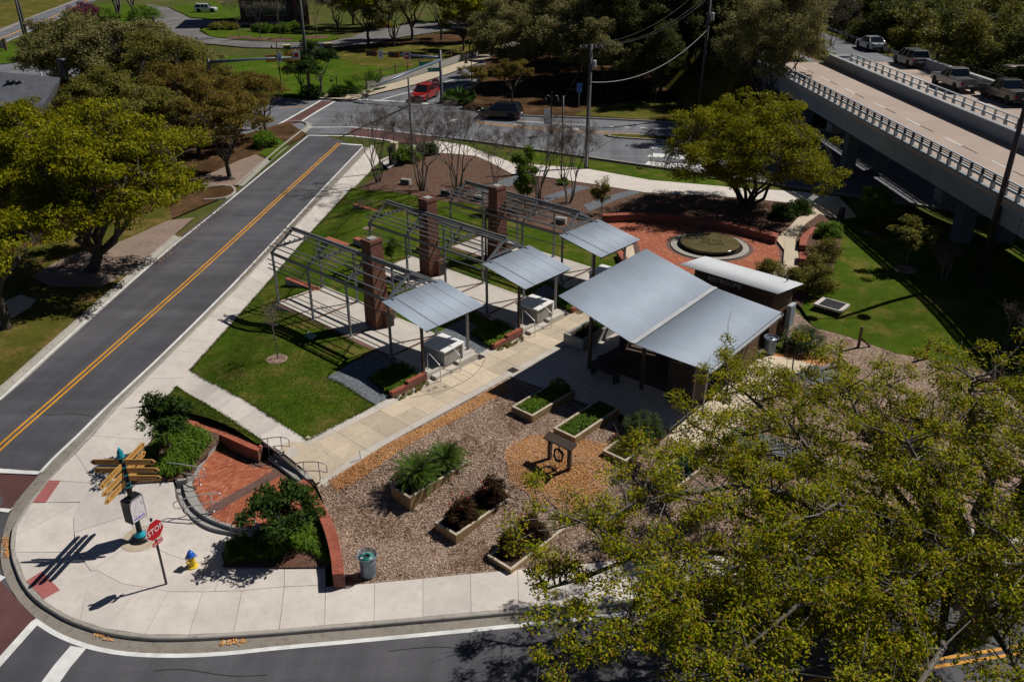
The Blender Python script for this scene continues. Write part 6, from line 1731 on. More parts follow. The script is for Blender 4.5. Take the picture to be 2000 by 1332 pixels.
plant_tree('young_tree', G(1703, 432), tree_meshes(69, 2.5, 1.45, 1.45, 0.1, 'leaf_green', 'bark_grey', 60, 120, 0.075, 0.05, 0.42, 5, 0.9, 'ell'), 'round bright green shrub at the bridge shadow beside the path')
# --- shrubs (mounds of foliage on short stems)
def shrub_meshes(seed, rx, ry, h, mat, clusters=30, per=110, size=0.05, spread=0.22, aspect=0.45, up=0.35, flat=0.8, stem='bark_grey'):
    rng = np.random.default_rng(seed); C = []; segs = []
    while len(C) < clusters:
        d = rng.uniform(-1, 1, 3); d[2] = abs(d[2])
        if d@d < 1: C.append((d[0]*rx, d[1]*ry, 0.12*h+d[2]*h*0.85))
    C = np.array(C)
    for c in C[:40]: segs.append(([Vector((c[0]*0.25, c[1]*0.25, -0.05)), Vector((c[0]*0.7, c[1]*0.7, c[2]*0.5)), Vector(c)], [0.012, 0.01, 0.005]))
    return branch_mesh(segs, M[stem], 'stems'), quads_mesh('foliage', leaves(C, per, spread, size, rng, flat, aspect, up), M[mat])
def shrub(base, me, label, group=None, rz=0, sc=1.0, cat='shrub', name='shrub'):
    t = empty(name, base, rz, label, cat, group); t.scale = (sc, sc, sc)
    link('stems', me[0], t); link('foliage', me[1], t)
    return t
ros = shrub_meshes(71, 0.85, 0.95, 1.05, 'leaf_rosemary', 80, 130, 0.055, 0.2, 0.16, 0.9, 1.1)
shrub((22.45, 2.55, BEDS['c'][1]-0.05), ros, 'big round rosemary bush covering the far half of a raised bed', name='rosemary_bush')
shrub(G(1568, 680), ros, 'big dark rosemary bush beside the litter bin behind the restrooms', rz=1.5, sc=1.2, name='rosemary_bush')
rose = shrub_meshes(72, 0.55, 0.6, 0.95, 'leaf_rose', 46, 90, 0.05, 0.2)
GS = 'dark rose bushes'
rb = [((20.05, -5.85, BEDS['e'][1]-0.06), 1.0, 'dark rose bush with red flowers at the near end of its raised bed'), ((20.1, -4.2, BEDS['e'][1]-0.06), 1.05, 'dark rose bush at the far end of the middle raised bed'), ((22.35, -5.6, BEDS['f'][1]-0.06), 0.9, 'maroon bush at the near end of the bed nearest the pavement'), ((22.4, -4.6, BEDS['f'][1]-0.06), 1.0, 'maroon bush in the middle of the bed nearest the pavement')]
for i, (p, s, lab) in enumerate(rb):
    t = shrub(p, rose, lab, GS, i*1.3, s)
    for k in range(7 if i == 0 else 3):
        a = random.random()*6.28; rr = random.uniform(0.2, 0.55)
        MB().sphere((rr*math.cos(a), rr*math.sin(a), random.uniform(0.5, 1.0)), 0.04, n=6, m=4).build('flower', M['petal_red'], t)
# low herbs filling beds
def fill_bed(key, mat, n, size, h, label, y0=0.0, y1=1.0, name='bed_herbs', seed=0):
    (x0, x1, a, b, _, _), zt = BEDS[key]
    rng = np.random.default_rng(80+seed)
    ya, yb = a+0.15+(b-a-0.3)*y0, a+0.15+(b-a-0.3)*y1
    C = np.stack([rng.uniform(x0+0.16, x1-0.16, n), rng.uniform(ya, yb, n), zt-0.06+rng.uniform(0, h, n)], 1)
    o = quads_mesh(name, leaves(C, 24, 0.13, size, rng, 0.7, 0.5, 0.5), M[mat])
    t = link(name, o); tag(t, label, 'plants'); return t
fill_bed('a', 'leaf_green', 230, 0.035, 0.12, 'low green herbs in the raised bed nearest the promenade', 0, 0.78)
fill_bed('b', 'leaf_green', 300, 0.032, 0.07, 'low green herbs filling the raised bed behind the hose stand', seed=1)
fill_bed('c', 'leaf_olive', 60, 0.03, 0.06, 'sparse weeds in the near end of the rosemary bed', 0, 0.4, seed=2)
fill_bed('f', 'leaf_green', 80, 0.035, 0.12, 'fresh green herbs at the far end of the maroon bush bed', 0.45, 1.0, seed=3)
fill_bed('e', 'leaf_olive', 90, 0.03, 0.06, 'small weeds between the two dark rose bushes', 0.2, 0.9, seed=4)
fill_bed('g', 'leaf_kale', 80, 0.06, 0.12, 'blue green kale leaves in the bed under the oak branches', seed=5)
shrub((17.65, 2.85, BEDS['a'][1]-0.05), shrub_meshes(73, 0.42, 0.42, 0.62, 'leaf_green', 26, 110, 0.035, 0.16), 'tall green herb at the far end of the bed nearest the promenade')
shrub((15.1, 9.2, 0.15), shrub_meshes(74, 0.45, 1.9, 0.35, 'leaf_dark', 40, 80, 0.05, 0.2), 'dark low plants in the concrete planter at the pavilion corner')
# sago palms
def sago(seed, nfr, L):
    rng = np.random.default_rng(seed); V = []; segs = []
    for i in range(nfr):
        a = 2.399963*i; el = R(78-70*(i/nfr)**0.8+rng.uniform(-5, 5)); Lf = L*(0.8+0.3*rng.random())
        dirh = np.array([math.cos(a), math.sin(a), 0]); pts = []
        for j in range(15):
            t = j/14; e2 = el-t*R(48)
            if j == 0: p = np.array([0, 0, 0.38])
            else: p = pts[-1]+(dirh*math.cos(e2)+np.array([0, 0, math.sin(e2)]))*Lf/14
            pts.append(p)
        segs.append(([Vector(p) for p in pts[::2]], [0.012]*8))
        side = np.cross(dirh, [0, 0, 1])
        for j in range(1, 15):
            for h in (0, 0.5):
                if j == 14 and h: continue
                p = pts[j]*(1-h)+pts[min(14, j+1)]*h; t = (j+h)/14
                ll = 0.20*math.sin(math.pi*min(1, 0.15+t*0.85))+0.03
                fw = unit(pts[min(14, j+1)]-pts[j-1])
                for s in (-1, 1):
                    d = unit(side*s*0.9+fw*0.55+np.array([0, 0, 0.25]))*ll
                    w = fw*0.014
                    V.append([p-w, p+d*0.55-w, p+d, p+w+d*0.4])
    for j in range(8): segs.append(([Vector((0, 0, 0)), Vector((0, 0, 0.4))], [0.13, 0.1]))
    return branch_mesh(segs[:-7], M['bark'], 'stems'), quads_mesh('fronds', np.array(V), M['leaf_palm'])
sg = sago(77, 56, 1.12)
for i, (p, s, rz) in enumerate((((17.5, -5.75, BEDS['d'][1]-0.1), 1.0, 0), ((17.6, -4.25, BEDS['d'][1]-0.1), 0.9, 1.1))):
    t = empty('sago_palm', p, rz, ['sago palm at the near end of its raised bed, the larger of the pair', 'sago palm at the far end of the same raised bed'][i], 'palm', 'sago palms'); t.scale = (s, s, s)
    link('stems', sg[0], t); link('fronds', sg[1], t)
# strap leaved ground plants
def strap_bed(name, poly, n, L, mat, label, seed, z=0.05, px=True):
    rng = np.random.default_rng(seed)
    if px: poly = [tuple(G(*p)[:2]) for p in poly]
    xs = [p[0] for p in poly]; ys = [p[1] for p in poly]; B = []
    while len(B) < n:
        p = (rng.uniform(min(xs), max(xs)), rng.uniform(min(ys), max(ys)))
        if inside(p, poly): B.append((p[0], p[1], H(p[0], p[1])+z))
    B = np.repeat(np.array(B), 12, axis=0); N = len(B)
    a = rng.uniform(0, 2*math.pi, N); out = np.stack([np.cos(a), np.sin(a), np.zeros(N)], 1); l = L*rng.uniform(0.6, 1.2, (N, 1))
    side = np.stack([-np.sin(a), np.cos(a), np.zeros(N)], 1)*0.014
    z1 = np.array([0, 0, 1.0])
    p1 = B+out*l*0.35+z1*l*0.75; p2 = B+out*l*0.85+z1*l*0.55*rng.uniform(0.4, 1.2, (N, 1))
    V = np.concatenate([np.stack([B-side, B+side, p1+side*1.2, p1-side*1.2], 1), np.stack([p1-side*1.2, p1+side*1.2, p2+side*0.2, p2-side*0.2], 1)])
    o = link(name, quads_mesh(name, V, M[mat])); tag(o, label, 'plants')
    return o
strap_bed('strap_leaf_plants', [(262, 940), (282, 890), (350, 835), (400, 850), (412, 866), (388, 898), (374, 922), (338, 934), (300, 925), (318, 892), (345, 880), (320, 870)], 420, 0.34, 'leaf_green', 'strap leaved green plants in the upper planting bed', 91)
strap_bed('strap_leaf_plants', [(448, 1103), (445, 1070), (490, 1044), (560, 1032), (600, 1005), (622, 1030), (640, 1075), (643, 1102), (600, 1075), (540, 1090)], 420, 0.34, 'leaf_green', 'strap leaved green plants in the lower planting bed', 92)
for i, (ox, oy, bay) in enumerate(FR):
    bx = ox+3*bay+CAN+0.05
    strap_bed('strap_leaf_plants', [(bx-1.4, oy-2.1), (bx+0.1, oy-2.25), (bx+0.1, oy-0.2), (bx-1.4, oy-0.2)], 190, 0.30, 'leaf_green', 'strap leaved plants beside the porch of the %s house frame' % ['nearest', 'middle', 'farthest'][i], 93+i, px=False)
    strap_bed('low_flowers', [(bx+0.42, oy-2.2), (bx+0.75, oy-2.2), (bx+0.75, oy-0.3), (bx+0.42, oy-0.3)], 40, 0.12, 'leaf_olive', 'small low plants in front of the brick edging by the %s porch' % ['nearest', 'middle', 'farthest'][i], 97+i, px=False, z=0.02)
# shrubs round the fountain and elsewhere
sh1 = shrub_meshes(101, 0.85, 0.85, 1.15, 'leaf_olive', 44, 90, 0.055, 0.28); sh2 = shrub_meshes(102, 0.8, 0.8, 0.85, 'leaf_green', 44, 90, 0.06, 0.26); sh3 = shrub_meshes(103, 1.0, 1.0, 1.0, 'leaf_dark', 40, 90, 0.08, 0.32)
GH = 'loose shrubs right of the fountain'
for i, (x, y, me, s, lab) in enumerate(((1500, 545, sh1, 1.1, 'loose olive shrub at the back edge of the restroom roof, left'), (1545, 558, sh1, 1.0, 'loose olive shrub behind the restroom roof, middle'), (1595, 570, sh1, 1.35, 'loose olive shrub with a bare stem right of the restroom roof'), (1610, 510, sh1, 1.2, 'loose shrub on the mulch between path and lawn'), (1615, 460, sh2, 1.2, 'bright green shrub at the round litter bin'), (1590, 535, sh1, 1.0, 'loose shrub behind the brick seat wall'), (1560, 415, sh2, 1.1, 'leafy shrub in front of the white information panel'), (1530, 425, sh3, 1.0, 'dark shrub under the broad oak near the path'), (1717, 455, sh1, .75, 'small sparse shrub at the top of the side lawn'))):
    shrub(G(x, y), me, lab, GH, i*0.9, s)
GM = 'shrubs at the wide road'
for i, (x, y, me, s, lab) in enumerate(((795, 315, sh2, 1.5, 'rounded green shrub beside the stone pillar'), (835, 300, sh3, 1.1, 'dark spreading shrub behind the stone pillar shrub'), (520, 285, sh2, 1.6, 'bright green shrub under the corner tree by the street'), (660, 188, sh3, 1.3, 'dark shrub at the far corner below the dark tree'), (690, 182, sh2, 1.3, 'bright shrub at the start of the retaining wall'), (610, 190, sh3, 1.5, 'dark shrub row at the far corner kerb'), (880, 192, sh2, 1.2, 'yellow green shrub at the foot of the signal mast'), (905, 200, sh3, 1.5, 'dark shrub between the signal mast and the dark car'), (1100, 360, sh2, .6, 'little bright shrub under the leafless trees'))):
    shrub(G(x, y), me, lab, GM, i*0.7, s)
ball = shrub_meshes(104, 1.0, 1.0, 1.5, 'leaf_green', 60, 60, 0.10, 0.35)
for i, (x, y) in enumerate(((500, 62), (511, 63), (522, 65), (534, 64), (545, 65), (553, 62), (563, 60), (575, 58))):
    shrub(G(x, y), ball, ['first round clipped shrub', 'second round clipped shrub', 'third round clipped shrub', 'fourth round clipped shrub', 'fifth round clipped shrub', 'sixth round clipped shrub', 'seventh round clipped shrub', 'last round clipped shrub'][i]+' counted from the left before the brick building', 'clipped shrubs before the brick building', i, 0.9+0.1*(i % 3))
for i, (x, y) in enumerate(((424, 58), (438, 56), (452, 58))):
    shrub(G(x, y), shrub_meshes(110+i, 1.8, 1.4, 1.2, 'leaf_olive', 40, 50, 0.14, 0.5), ['low olive shrub at the left corner of the brick building', 'low olive shrub second from the brick building corner', 'low olive shrub touching the brick building wall'][i], 'low shrubs at the brick building', i)
shrub(G(165, 42), shrub_meshes(105, 4.2, 3.4, 3.6, 'leaf_purple', 90, 70, 0.16, 0.8), 'large purple pink shrub beside the far road', name='purple_shrub')
shrub(G(208, 40), shrub_meshes(106, 3.4, 3.0, 2.2, 'leaf_green', 70, 60, 0.16, 0.7), 'green mound of plants right of the purple shrub')
shrub(G(285, 38), shrub_meshes(107, 3.0, 3.4, 2.6, 'leaf_green', 80, 60, 0.16, 0.7), 'green hedge mound at the bend of the far drive')
plant_tree('bare_tree', G(230, 32), bare_tree(57, 14, 0.3, 3, 'bark_grey', r0=0.3), 'tall grey mossy tree above the purple shrub')
plant_tree('bare_tree', G(262, 34), bare_tree(58, 13, 0.34, 3, 'bark_grey', r0=0.28), 'second tall grey mossy tree beside the green hedge mound')
shrub(G(745, 52), shrub_meshes(108, 4.0, 1.6, 0.7, 'leaf_yellowflower', 60, 60, 0.14, 0.6), 'long bed of yellow flowers beside the far drive', cat='flower bed', name='flower_bed')
# palmetto like clumps
def fan_palm(seed, n, L):
    rng = np.random.default_rng(seed); V = []; segs = []
    for i in range(n):
        a = 2.4*i; el = R(rng.uniform(15, 80)); d = np.array([math.cos(a)*math.cos(el), math.sin(a)*math.cos(el), math.sin(el)])
        c = d*L*0.6; segs.append(([Vector((0, 0, 0)), Vector(c)], [0.02, 0.012]))
        s = unit(np.cross(d, [0, 0, 1])); u = np.cross(s, d)
        for k in range(-5, 6):
            t = k*0.24; dd = unit(d*math.cos(t)+s*math.sin(t))
            V.append([c, c+dd*L*0.25+u*0.03, c+dd*L*0.5-np.array([0, 0, 0.06]), c+dd*L*0.25-u*0.03])
    return branch_mesh(segs, M['bark'], 'stems'), quads_mesh('fronds', np.array(V), M['leaf_palm'])
fpm = fan_palm(120, 22, 2.4)
for i, (x, y, z, s, lab) in enumerate(((715, 188, 0, 1.3, 'spiky fan palm at the start of the retaining wall'), (893, 205, 0, .9, 'dark fan palm beside the signal mast'), (1905, 190, 0, 2.0, 'fan palm clump behind the bridge rail, left one'), (1940, 200, 0, 2.2, 'fan palm clump behind the bridge rail, middle one'), (1975, 195, 0, 2.1, 'fan palm clump behind the bridge rail at the right edge'))):
    b = G(x, y) if i < 2 else P(x, y, 2.2)
    t = empty('fan_palm', b, i, lab, 'palm', 'fan palms'); t.scale = (s, s, s)
    link('stems', fpm[0], t); link('fronds', fpm[1], t)
# loose wood chips over the beds, too many to count
def chips(name, poly, n, size, mat, label, seed, dz=-0.012, holes=(), patch=0):
    rng = np.random.default_rng(seed); poly = [tuple(G(*p)[:2]) for p in poly]
    xs = [p[0] for p in poly]; ys = [p[1] for p in poly]; out = []
    while len(out) < n:
        p = (rng.uniform(min(xs), max(xs)), rng.uniform(min(ys), max(ys)))
        w = math.sin(p[0]*1.9+1.3*math.sin(p[1]*1.1))+math.sin(p[1]*2.3+1.7*math.sin(p[0]*0.8))+0.6*math.sin(p[0]*5.1+p[1]*4.3)
        if patch and (w > 0.75) != (patch > 0): continue
        if inside(p, poly) and not any(h[0] < p[0] < h[1] and h[2] < p[1] < h[3] for h in holes): out.append((p[0], p[1], H(*p)+dz))
    C = np.array(out)
    V = leaves(C, 1, 0.004, size, rng, 1.0, 0.36, 1.6)
    V[:, :, 2] += 0.012
    o = link(name, quads_mesh(name, V, M[mat])); o['kind'] = 'stuff'; tag(o, label, 'wood chips')
leaf('chip', [(0.16, 0.10, 0.075), (0.34, 0.22, 0.15), (0.49, 0.355, 0.265), (0.65, 0.53, 0.43), (0.27, 0.155, 0.09)], 0.0, 0.9)
leaf('chip_brown', [(0.07, 0.035, 0.018), (0.15, 0.08, 0.04), (0.24, 0.14, 0.08), (0.36, 0.26, 0.19)], 0.0, 0.9)
leaf('chip_orange', [(0.36, 0.15, 0.05), (0.58, 0.28, 0.10), (0.72, 0.43, 0.20), (0.46, 0.21, 0.07)], 0.0, 0.9)
holes = [(a[0]-.02, a[1]+.02, a[2]-.02, a[3]+.02) for a, z in BEDS.values()]
chips('wood_chips', [(620, 952), (704, 905), (860, 822), (993, 740), (1080, 775), (1300, 860), (1500, 870), (1560, 960), (1500, 1060), (1300, 1080), (1069, 1100), (883, 1118), (715, 1135), (660, 1138), (660, 1070), (645, 1000)], 52000, 0.042, 'chip', 'pale grey brown wood chips covering the garden', 131, holes=holes, patch=-1)
GARDEN = [(620, 952), (704, 905), (860, 822), (993, 740), (1080, 775), (1300, 860), (1500, 870), (1560, 960), (1500, 1060), (1300, 1080), (1069, 1100), (883, 1118), (715, 1135), (660, 1138), (660, 1070), (645, 1000)]
chips('leaf_litter', GARDEN, 9000, 0.045, 'chip_brown', 'patches of brown dead leaves lying on the wood chips', 134, holes=holes, patch=1)
chips('wood_chips', [(640, 938), (704, 900), (860, 816), (985, 746), (1000, 758), (900, 815), (830, 850), (760, 895), (700, 940), (655, 960)], 7500, 0.038, 'chip_orange', 'orange wood chips along the promenade edge', 132, 0.0)
chips('wood_chips', [(985, 880), (1040, 848), (1110, 850), (1180, 866), (1240, 850), (1235, 880), (1195, 910), (1185, 960), (1130, 1000), (1060, 985), (995, 940)], 11000, 0.038, 'chip_orange', 'orange wood chips around the hose stand', 133, 0.0, holes)

def tufts(name, poly, n, label, seed, L=0.055, px=True):
    rng = np.random.default_rng(seed); poly = [tuple(G(*p)[:2]) for p in poly]
    xs = [p[0] for p in poly]; ys = [p[1] for p in poly]; out = []; m = len(poly)
    while len(out) < n*0.72:
        p = (rng.uniform(min(xs), max(xs)), rng.uniform(min(ys), max(ys)))
        if inside(p, poly): out.append((p[0], p[1], H(*p)-0.02))
    per = [(Vector(poly[i]), Vector(poly[(i+1) % m])) for i in range(m)]; wt = np.array([(b-a).length for a, b in per]); wt /= wt.sum()
    while len(out) < n:
        a, b = per[rng.choice(m, p=wt)]; p = a.lerp(b, rng.random()); p = (p.x+rng.normal()*0.03, p.y+rng.normal()*0.03); out.append((p[0], p[1], H(*p)-0.01))
    B_ = np.repeat(np.array(out), 3, axis=0); N = len(B_); B_[:, :2] += rng.normal(size=(N, 2))*0.02
    a = rng.uniform(0, 2*math.pi, N); o_ = np.stack([np.cos(a), np.sin(a), np.zeros(N)], 1); sd_ = np.stack([-np.sin(a), np.cos(a), np.zeros(N)], 1)*0.009
    l = L*rng.uniform(0.6, 1.5, (N, 1)); z1 = np.array([0, 0, 1.0])
    V = np.stack([B_-sd_, B_+sd_, B_+o_*l*0.8+z1*l*0.8+sd_*0.3, B_+o_*l*0.8+z1*l*0.8-sd_*0.3], 1)
    o = link(name, quads_mesh(name, V, M['leaf_grass'])); o['kind'] = 'stuff'; tag(o, label, 'grass')
tufts('grass_blades', [(371.6, 722.8), (450, 635.7), (518.7, 558), (609, 453), (687, 368.7), (732, 374), (640, 470), (545, 600), (690, 668), (640, 737), (733, 791), (600.5, 860), (553, 829), (500, 795), (450, 765)], 26000, 'short grass blades on the front lawn', 151)
tufts('grass_blades', [(345.2, 754), (420, 800), (514, 862), (450, 832), (345, 800), (318, 790)], 2200, 'short grass blades on the small grass triangle', 152)
# ------------------------------------------------------------------ the double bridge
BD = Vector((0.69, -0.723, 0)).normalized(); BN = Vector((-BD.y, BD.x, 0)); BO = Vector((15.7, 42.4, 0)); ZD = 5.05
def B(u, v, z): return BO+BD*u+BN*v+Vector((0, 0, z))
BM = Matrix(((BD.x, BN.x, 0, BO.x), (BD.y, BN.y, 0, BO.y), (0, 0, 1, 0), (0, 0, 0, 1)))
def bbox(u0, u1, v0, v1, z0, z1, name, mat, par, bevel=0):
    return MB().box(u0, u1, v0, v1, z0, z1).build(name, mat, par, bevel=bevel)
def bridge(label, v0, v1, u0=-29.5, u1=95.0):
    r = empty('road_bridge', BO, math.atan2(BD.y, BD.x), label, 'bridge', 'parallel road bridges')
    deck = None
    span = 19.0; k = 0; u = u0
    while u < u1:
        e = min(u1, u+9.5)
        bbox(u+0.012, e-0.012, v0, v1, ZD-0.24, ZD, 'deck_panel', M['bridge_deck'], r); u = e
    bbox(u0, u1, v0-0.02, v1+0.02, ZD-0.42, ZD-0.245, 'deck_slab', M['bridge_concrete'], r)
    for v in [v0+0.5+(v1-v0-1.0)*i/3 for i in range(4)]:
        for s0 in range(5):
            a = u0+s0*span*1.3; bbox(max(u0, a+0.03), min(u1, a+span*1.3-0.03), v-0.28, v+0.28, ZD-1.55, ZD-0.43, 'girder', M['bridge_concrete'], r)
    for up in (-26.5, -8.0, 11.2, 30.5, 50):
        c = bbox(up-0.55, up+0.55, v0+0.1, v1-0.1, ZD-2.35, ZD-1.56, 'pier_cap', M['pier_concrete_shaded'], r, 0.04)
        for vv in (v0+2.3, v1-2.3): bbox(up-0.5, up+0.5, vv-0.5, vv+0.5, -0.8, ZD-2.36, 'pier_column', M['pier_concrete_shaded'], r, 0.05)
    return r
b1 = bridge('near road bridge with a tan concrete deck and pale railings', -0.15, 7.25)
b2 = bridge('far road bridge carrying the pickup trucks', 9.35, 15.9)
def baluster_rail(par, v, u0, u1, pitch, dark_top, outer=-1):
    """pale concrete base, posts, and a metal rail above"""
    bbox(u0, u1, v-0.14, v+0.14, ZD+0.004, ZD+0.14, 'rail_base', M['bridge_concrete'], par)
    post = MB().box(-0.11, 0.11, -0.10, 0.10, 0, 0.36).mesh('rail_post', M['bridge_white'])
    steel = MB().box(-0.06, 0.06, -0.07, 0.07, 0, 0.36).mesh('rail_bracket', M['steel_dark'] if dark_top else M['bridge_white'])
    n = int((u1-u0)/pitch)
    for i in range(n+1):
        o = link('rail_post', post, par); o.location = (u0+i*pitch, v, ZD+0.14)
        o = link('rail_bracket', steel, par); o.location = (u0+i*pitch, v, ZD+0.59)
    bbox(u0, u1, v-0.12, v+0.12, ZD+0.50, ZD+0.59, 'rail_beam', M['bridge_white'], par)
    bbox(u0, u1, v-0.10, v+0.06, ZD+0.952, ZD+1.03, 'top_rail', M['galv'] if dark_top else M['bridge_white'], par, 0.02)
    if dark_top:
        for z in (0.66, 0.80): bbox(u0, u1, v-0.03, v+0.03, ZD+z, ZD+z+0.05, 'mid_rail', M['steel_dark'], par)
baluster_rail(b1, -0.02, -29.4, 60, 1.28, True)
baluster_rail(b2, 9.5, -28.5, 60, 1.55, False)
bbox(-29.4, 90, 6.95, 7.2, ZD+0.004, ZD+0.92, 'parapet', M['bridge_concrete'], b1); bbox(-29.4, 90, 6.9, 7.04, ZD+0.925, ZD+1.0, 'parapet_cap', M['bridge_white'], b1); bbox(-29.4, 90, 7.12, 7.26, ZD+0.925, ZD+1.0, 'parapet_cap', M['bridge_white'], b1)
bbox(-29.4, 90, 15.55, 15.85, ZD+0.004, ZD+0.95, 'parapet', M['bridge_concrete'], b2); bbox(-29.4, 90, 15.5, 15.9, ZD+0.955, ZD+1.02, 'parapet_cap', M['bridge_white'], b2)
bbox(-29.5, -29.1, 7.2, 9.6, ZD+0.45, ZD+0.7, 'end_beam', M['bridge_white'], b2)
bbox(-29.4, 60, 16.9, 17.05, ZD-1.0, ZD+0.4, 'back_wall', M['bridge_concrete'], b2)
for i in range(34): bbox(-28+i*2.4, -27.93+i*2.4, 16.94, 17.01, ZD+0.4, ZD+1.25, 'fence_post', M['steel_dark'], b2)
for z in (0.75, 1.2): bbox(-28, 54, 16.95, 17.0, ZD+z, ZD+z+0.05, 'fence_rail', M['steel_dark'], b2)
for i in range(14): bbox(-27+i*6.2, -24.6+i*6.2, 3.45, 3.58, ZD+0.002, ZD+0.008, 'lane_dash', M['paint_white_line'], b1); bbox(-24.55+i*6.2, -22.6+i*6.2, 3.46, 3.57, ZD+0.002, ZD+0.007, 'lane_dash', M['black_matt'], b1)
for i in range(12): bbox(-27+i*6.2, -24.6+i*6.2, 12.5, 12.63, ZD+0.002, ZD+0.008, 'lane_dash', M['paint_white_line'], b2)
bbox(-29.4, 60, 6.6, 6.72, ZD+0.002, ZD+0.008, 'edge_line', M['paint_yellow_curb'], b1)
# raised approach behind the bridge end
em = empty('embankment', BO, math.atan2(BD.y, BD.x)); em['kind'] = 'structure'
vs = [(-29.5, -0.2, ZD-0.03), (-29.5, 17.0, ZD-0.03), (-110, 17.0, ZD-0.03), (-110, -0.2, ZD-0.03), (-29.5, -6.0, -0.8), (-29.5, 26, -0.8), (-110, 30, -0.8), (-110, -8.0, -0.8)]
MB().add(vs, [(0, 1, 2, 3), (0, 3, 7, 4), (1, 5, 6, 2), (0, 4, 5, 1)]).build('bank', M['verge'], em)
MB().box(-110, -29.6, 0.0, 7.0, ZD-0.02, ZD).build('approach_road', M['asphalt_grey'], em); MB().box(-110, -29.6, 9.3, 15.6, ZD-0.02, ZD+0.002).build('approach_road', M['asphalt_grey'], em)
MB().box(-110, -29.6, 6.5, 6.66, ZD+0.003, ZD+0.008).build('edge_line', M['paint_yellow_line'], em)
for i in range(8): MB().box(-38-i*8, -35.5-i*8, 3.45, 3.6, ZD+0.003, ZD+0.008).build('lane_dash', M['paint_white_line'], em)
MB().box(-70, -30, 7.3, 9.2, ZD-0.02, ZD+0.03).build('planted_strip', M['lawn_bright'], em)
def guard_rail(pts, label):
    g = empty('guard_rail', pts[0], 0, label, 'guard rail', 'steel guard rails')
    o = Vector(pts[0]); P_ = [Vector(p)-o for p in resample(pts, 2.0)]
    for p in P_: MB().box(p.x-0.06, p.x+0.06, p.y-0.06, p.y+0.06, p.z, p.z+0.7).build('post', M['timber_dark'], g)
    mb = MB()
    for a, b in zip(P_, P_[1:]): mb.bar(a+Vector((0, 0, 0.58)), b+Vector((0, 0, 0.58)), 0.06, 0.28)
    rail = [(0.0, 0.44), (0.05, 0.50), (0.0, 0.56), (0.0, 0.60), (0.05, 0.66), (0.0, 0.72)]
    vs = []; fs = []
    for i, p in enumerate(P_):
        t = P_[min(i+1, len(P_)-1)]-P_[max(i-1, 0)]; t.z = 0; t.normalize(); s = Vector((t.y, -t.x, 0))
        for a, z in rail: vs.append(p+s*(0.07+a)+Vector((0, 0, z)))
    for i in range(len(P_)-1):
        for j in range(5): fs.append((i*6+j, i*6+j+1, i*6+j+7, i*6+j+6))
    MB().add(vs, fs).build('rail', M['galv'], g)
guard_rail([B(-29, 7.1, ZD), B(-40, 7.15, ZD), B(-52, 7.6, ZD)], 'steel guard rail leading off the near bridge beside the planted strip')
guard_rail([B(-30, 15.8, ZD), B(-45, 16.0, ZD), B(-62, 16.6, ZD), B(-80, 17.0, ZD)], 'steel guard rail behind the silver sedan')
for i, (u, v) in enumerate(((-34, 8.2), (-37, 8.3), (-31.5, 8.2))):
    shrub(B(u, v, ZD), sh2, ['low shrub in the middle of the planted strip', 'low shrub at the far end of the planted strip', 'low shrub at the bridge end of the planted strip'][i], 'shrubs on the planted strip', i, 1.0)
for i, u in enumerate((-66, -59, -52, -45, -38, -31, -24, -17, -10)):
    plant_tree('woodland_tree', B(u, 21.5+(i % 3)*1.3, -0.4), mq2 if i % 2 else mq, ['pale', 'dark', 'loose', 'dense dark', 'olive', 'dark round', 'light olive', 'shaded', 'yellowish'][i]+' tree rising behind the far bridge, number %d from the far end' % (i+1) if False else ['first', 'second', 'third', 'fourth', 'fifth', 'sixth', 'seventh', 'eighth', 'last'][i]+' tree from the far end in the row behind the far bridge', group='row of trees behind the far bridge', rz=u*0.7, sc=0.95+0.1*(i % 2))
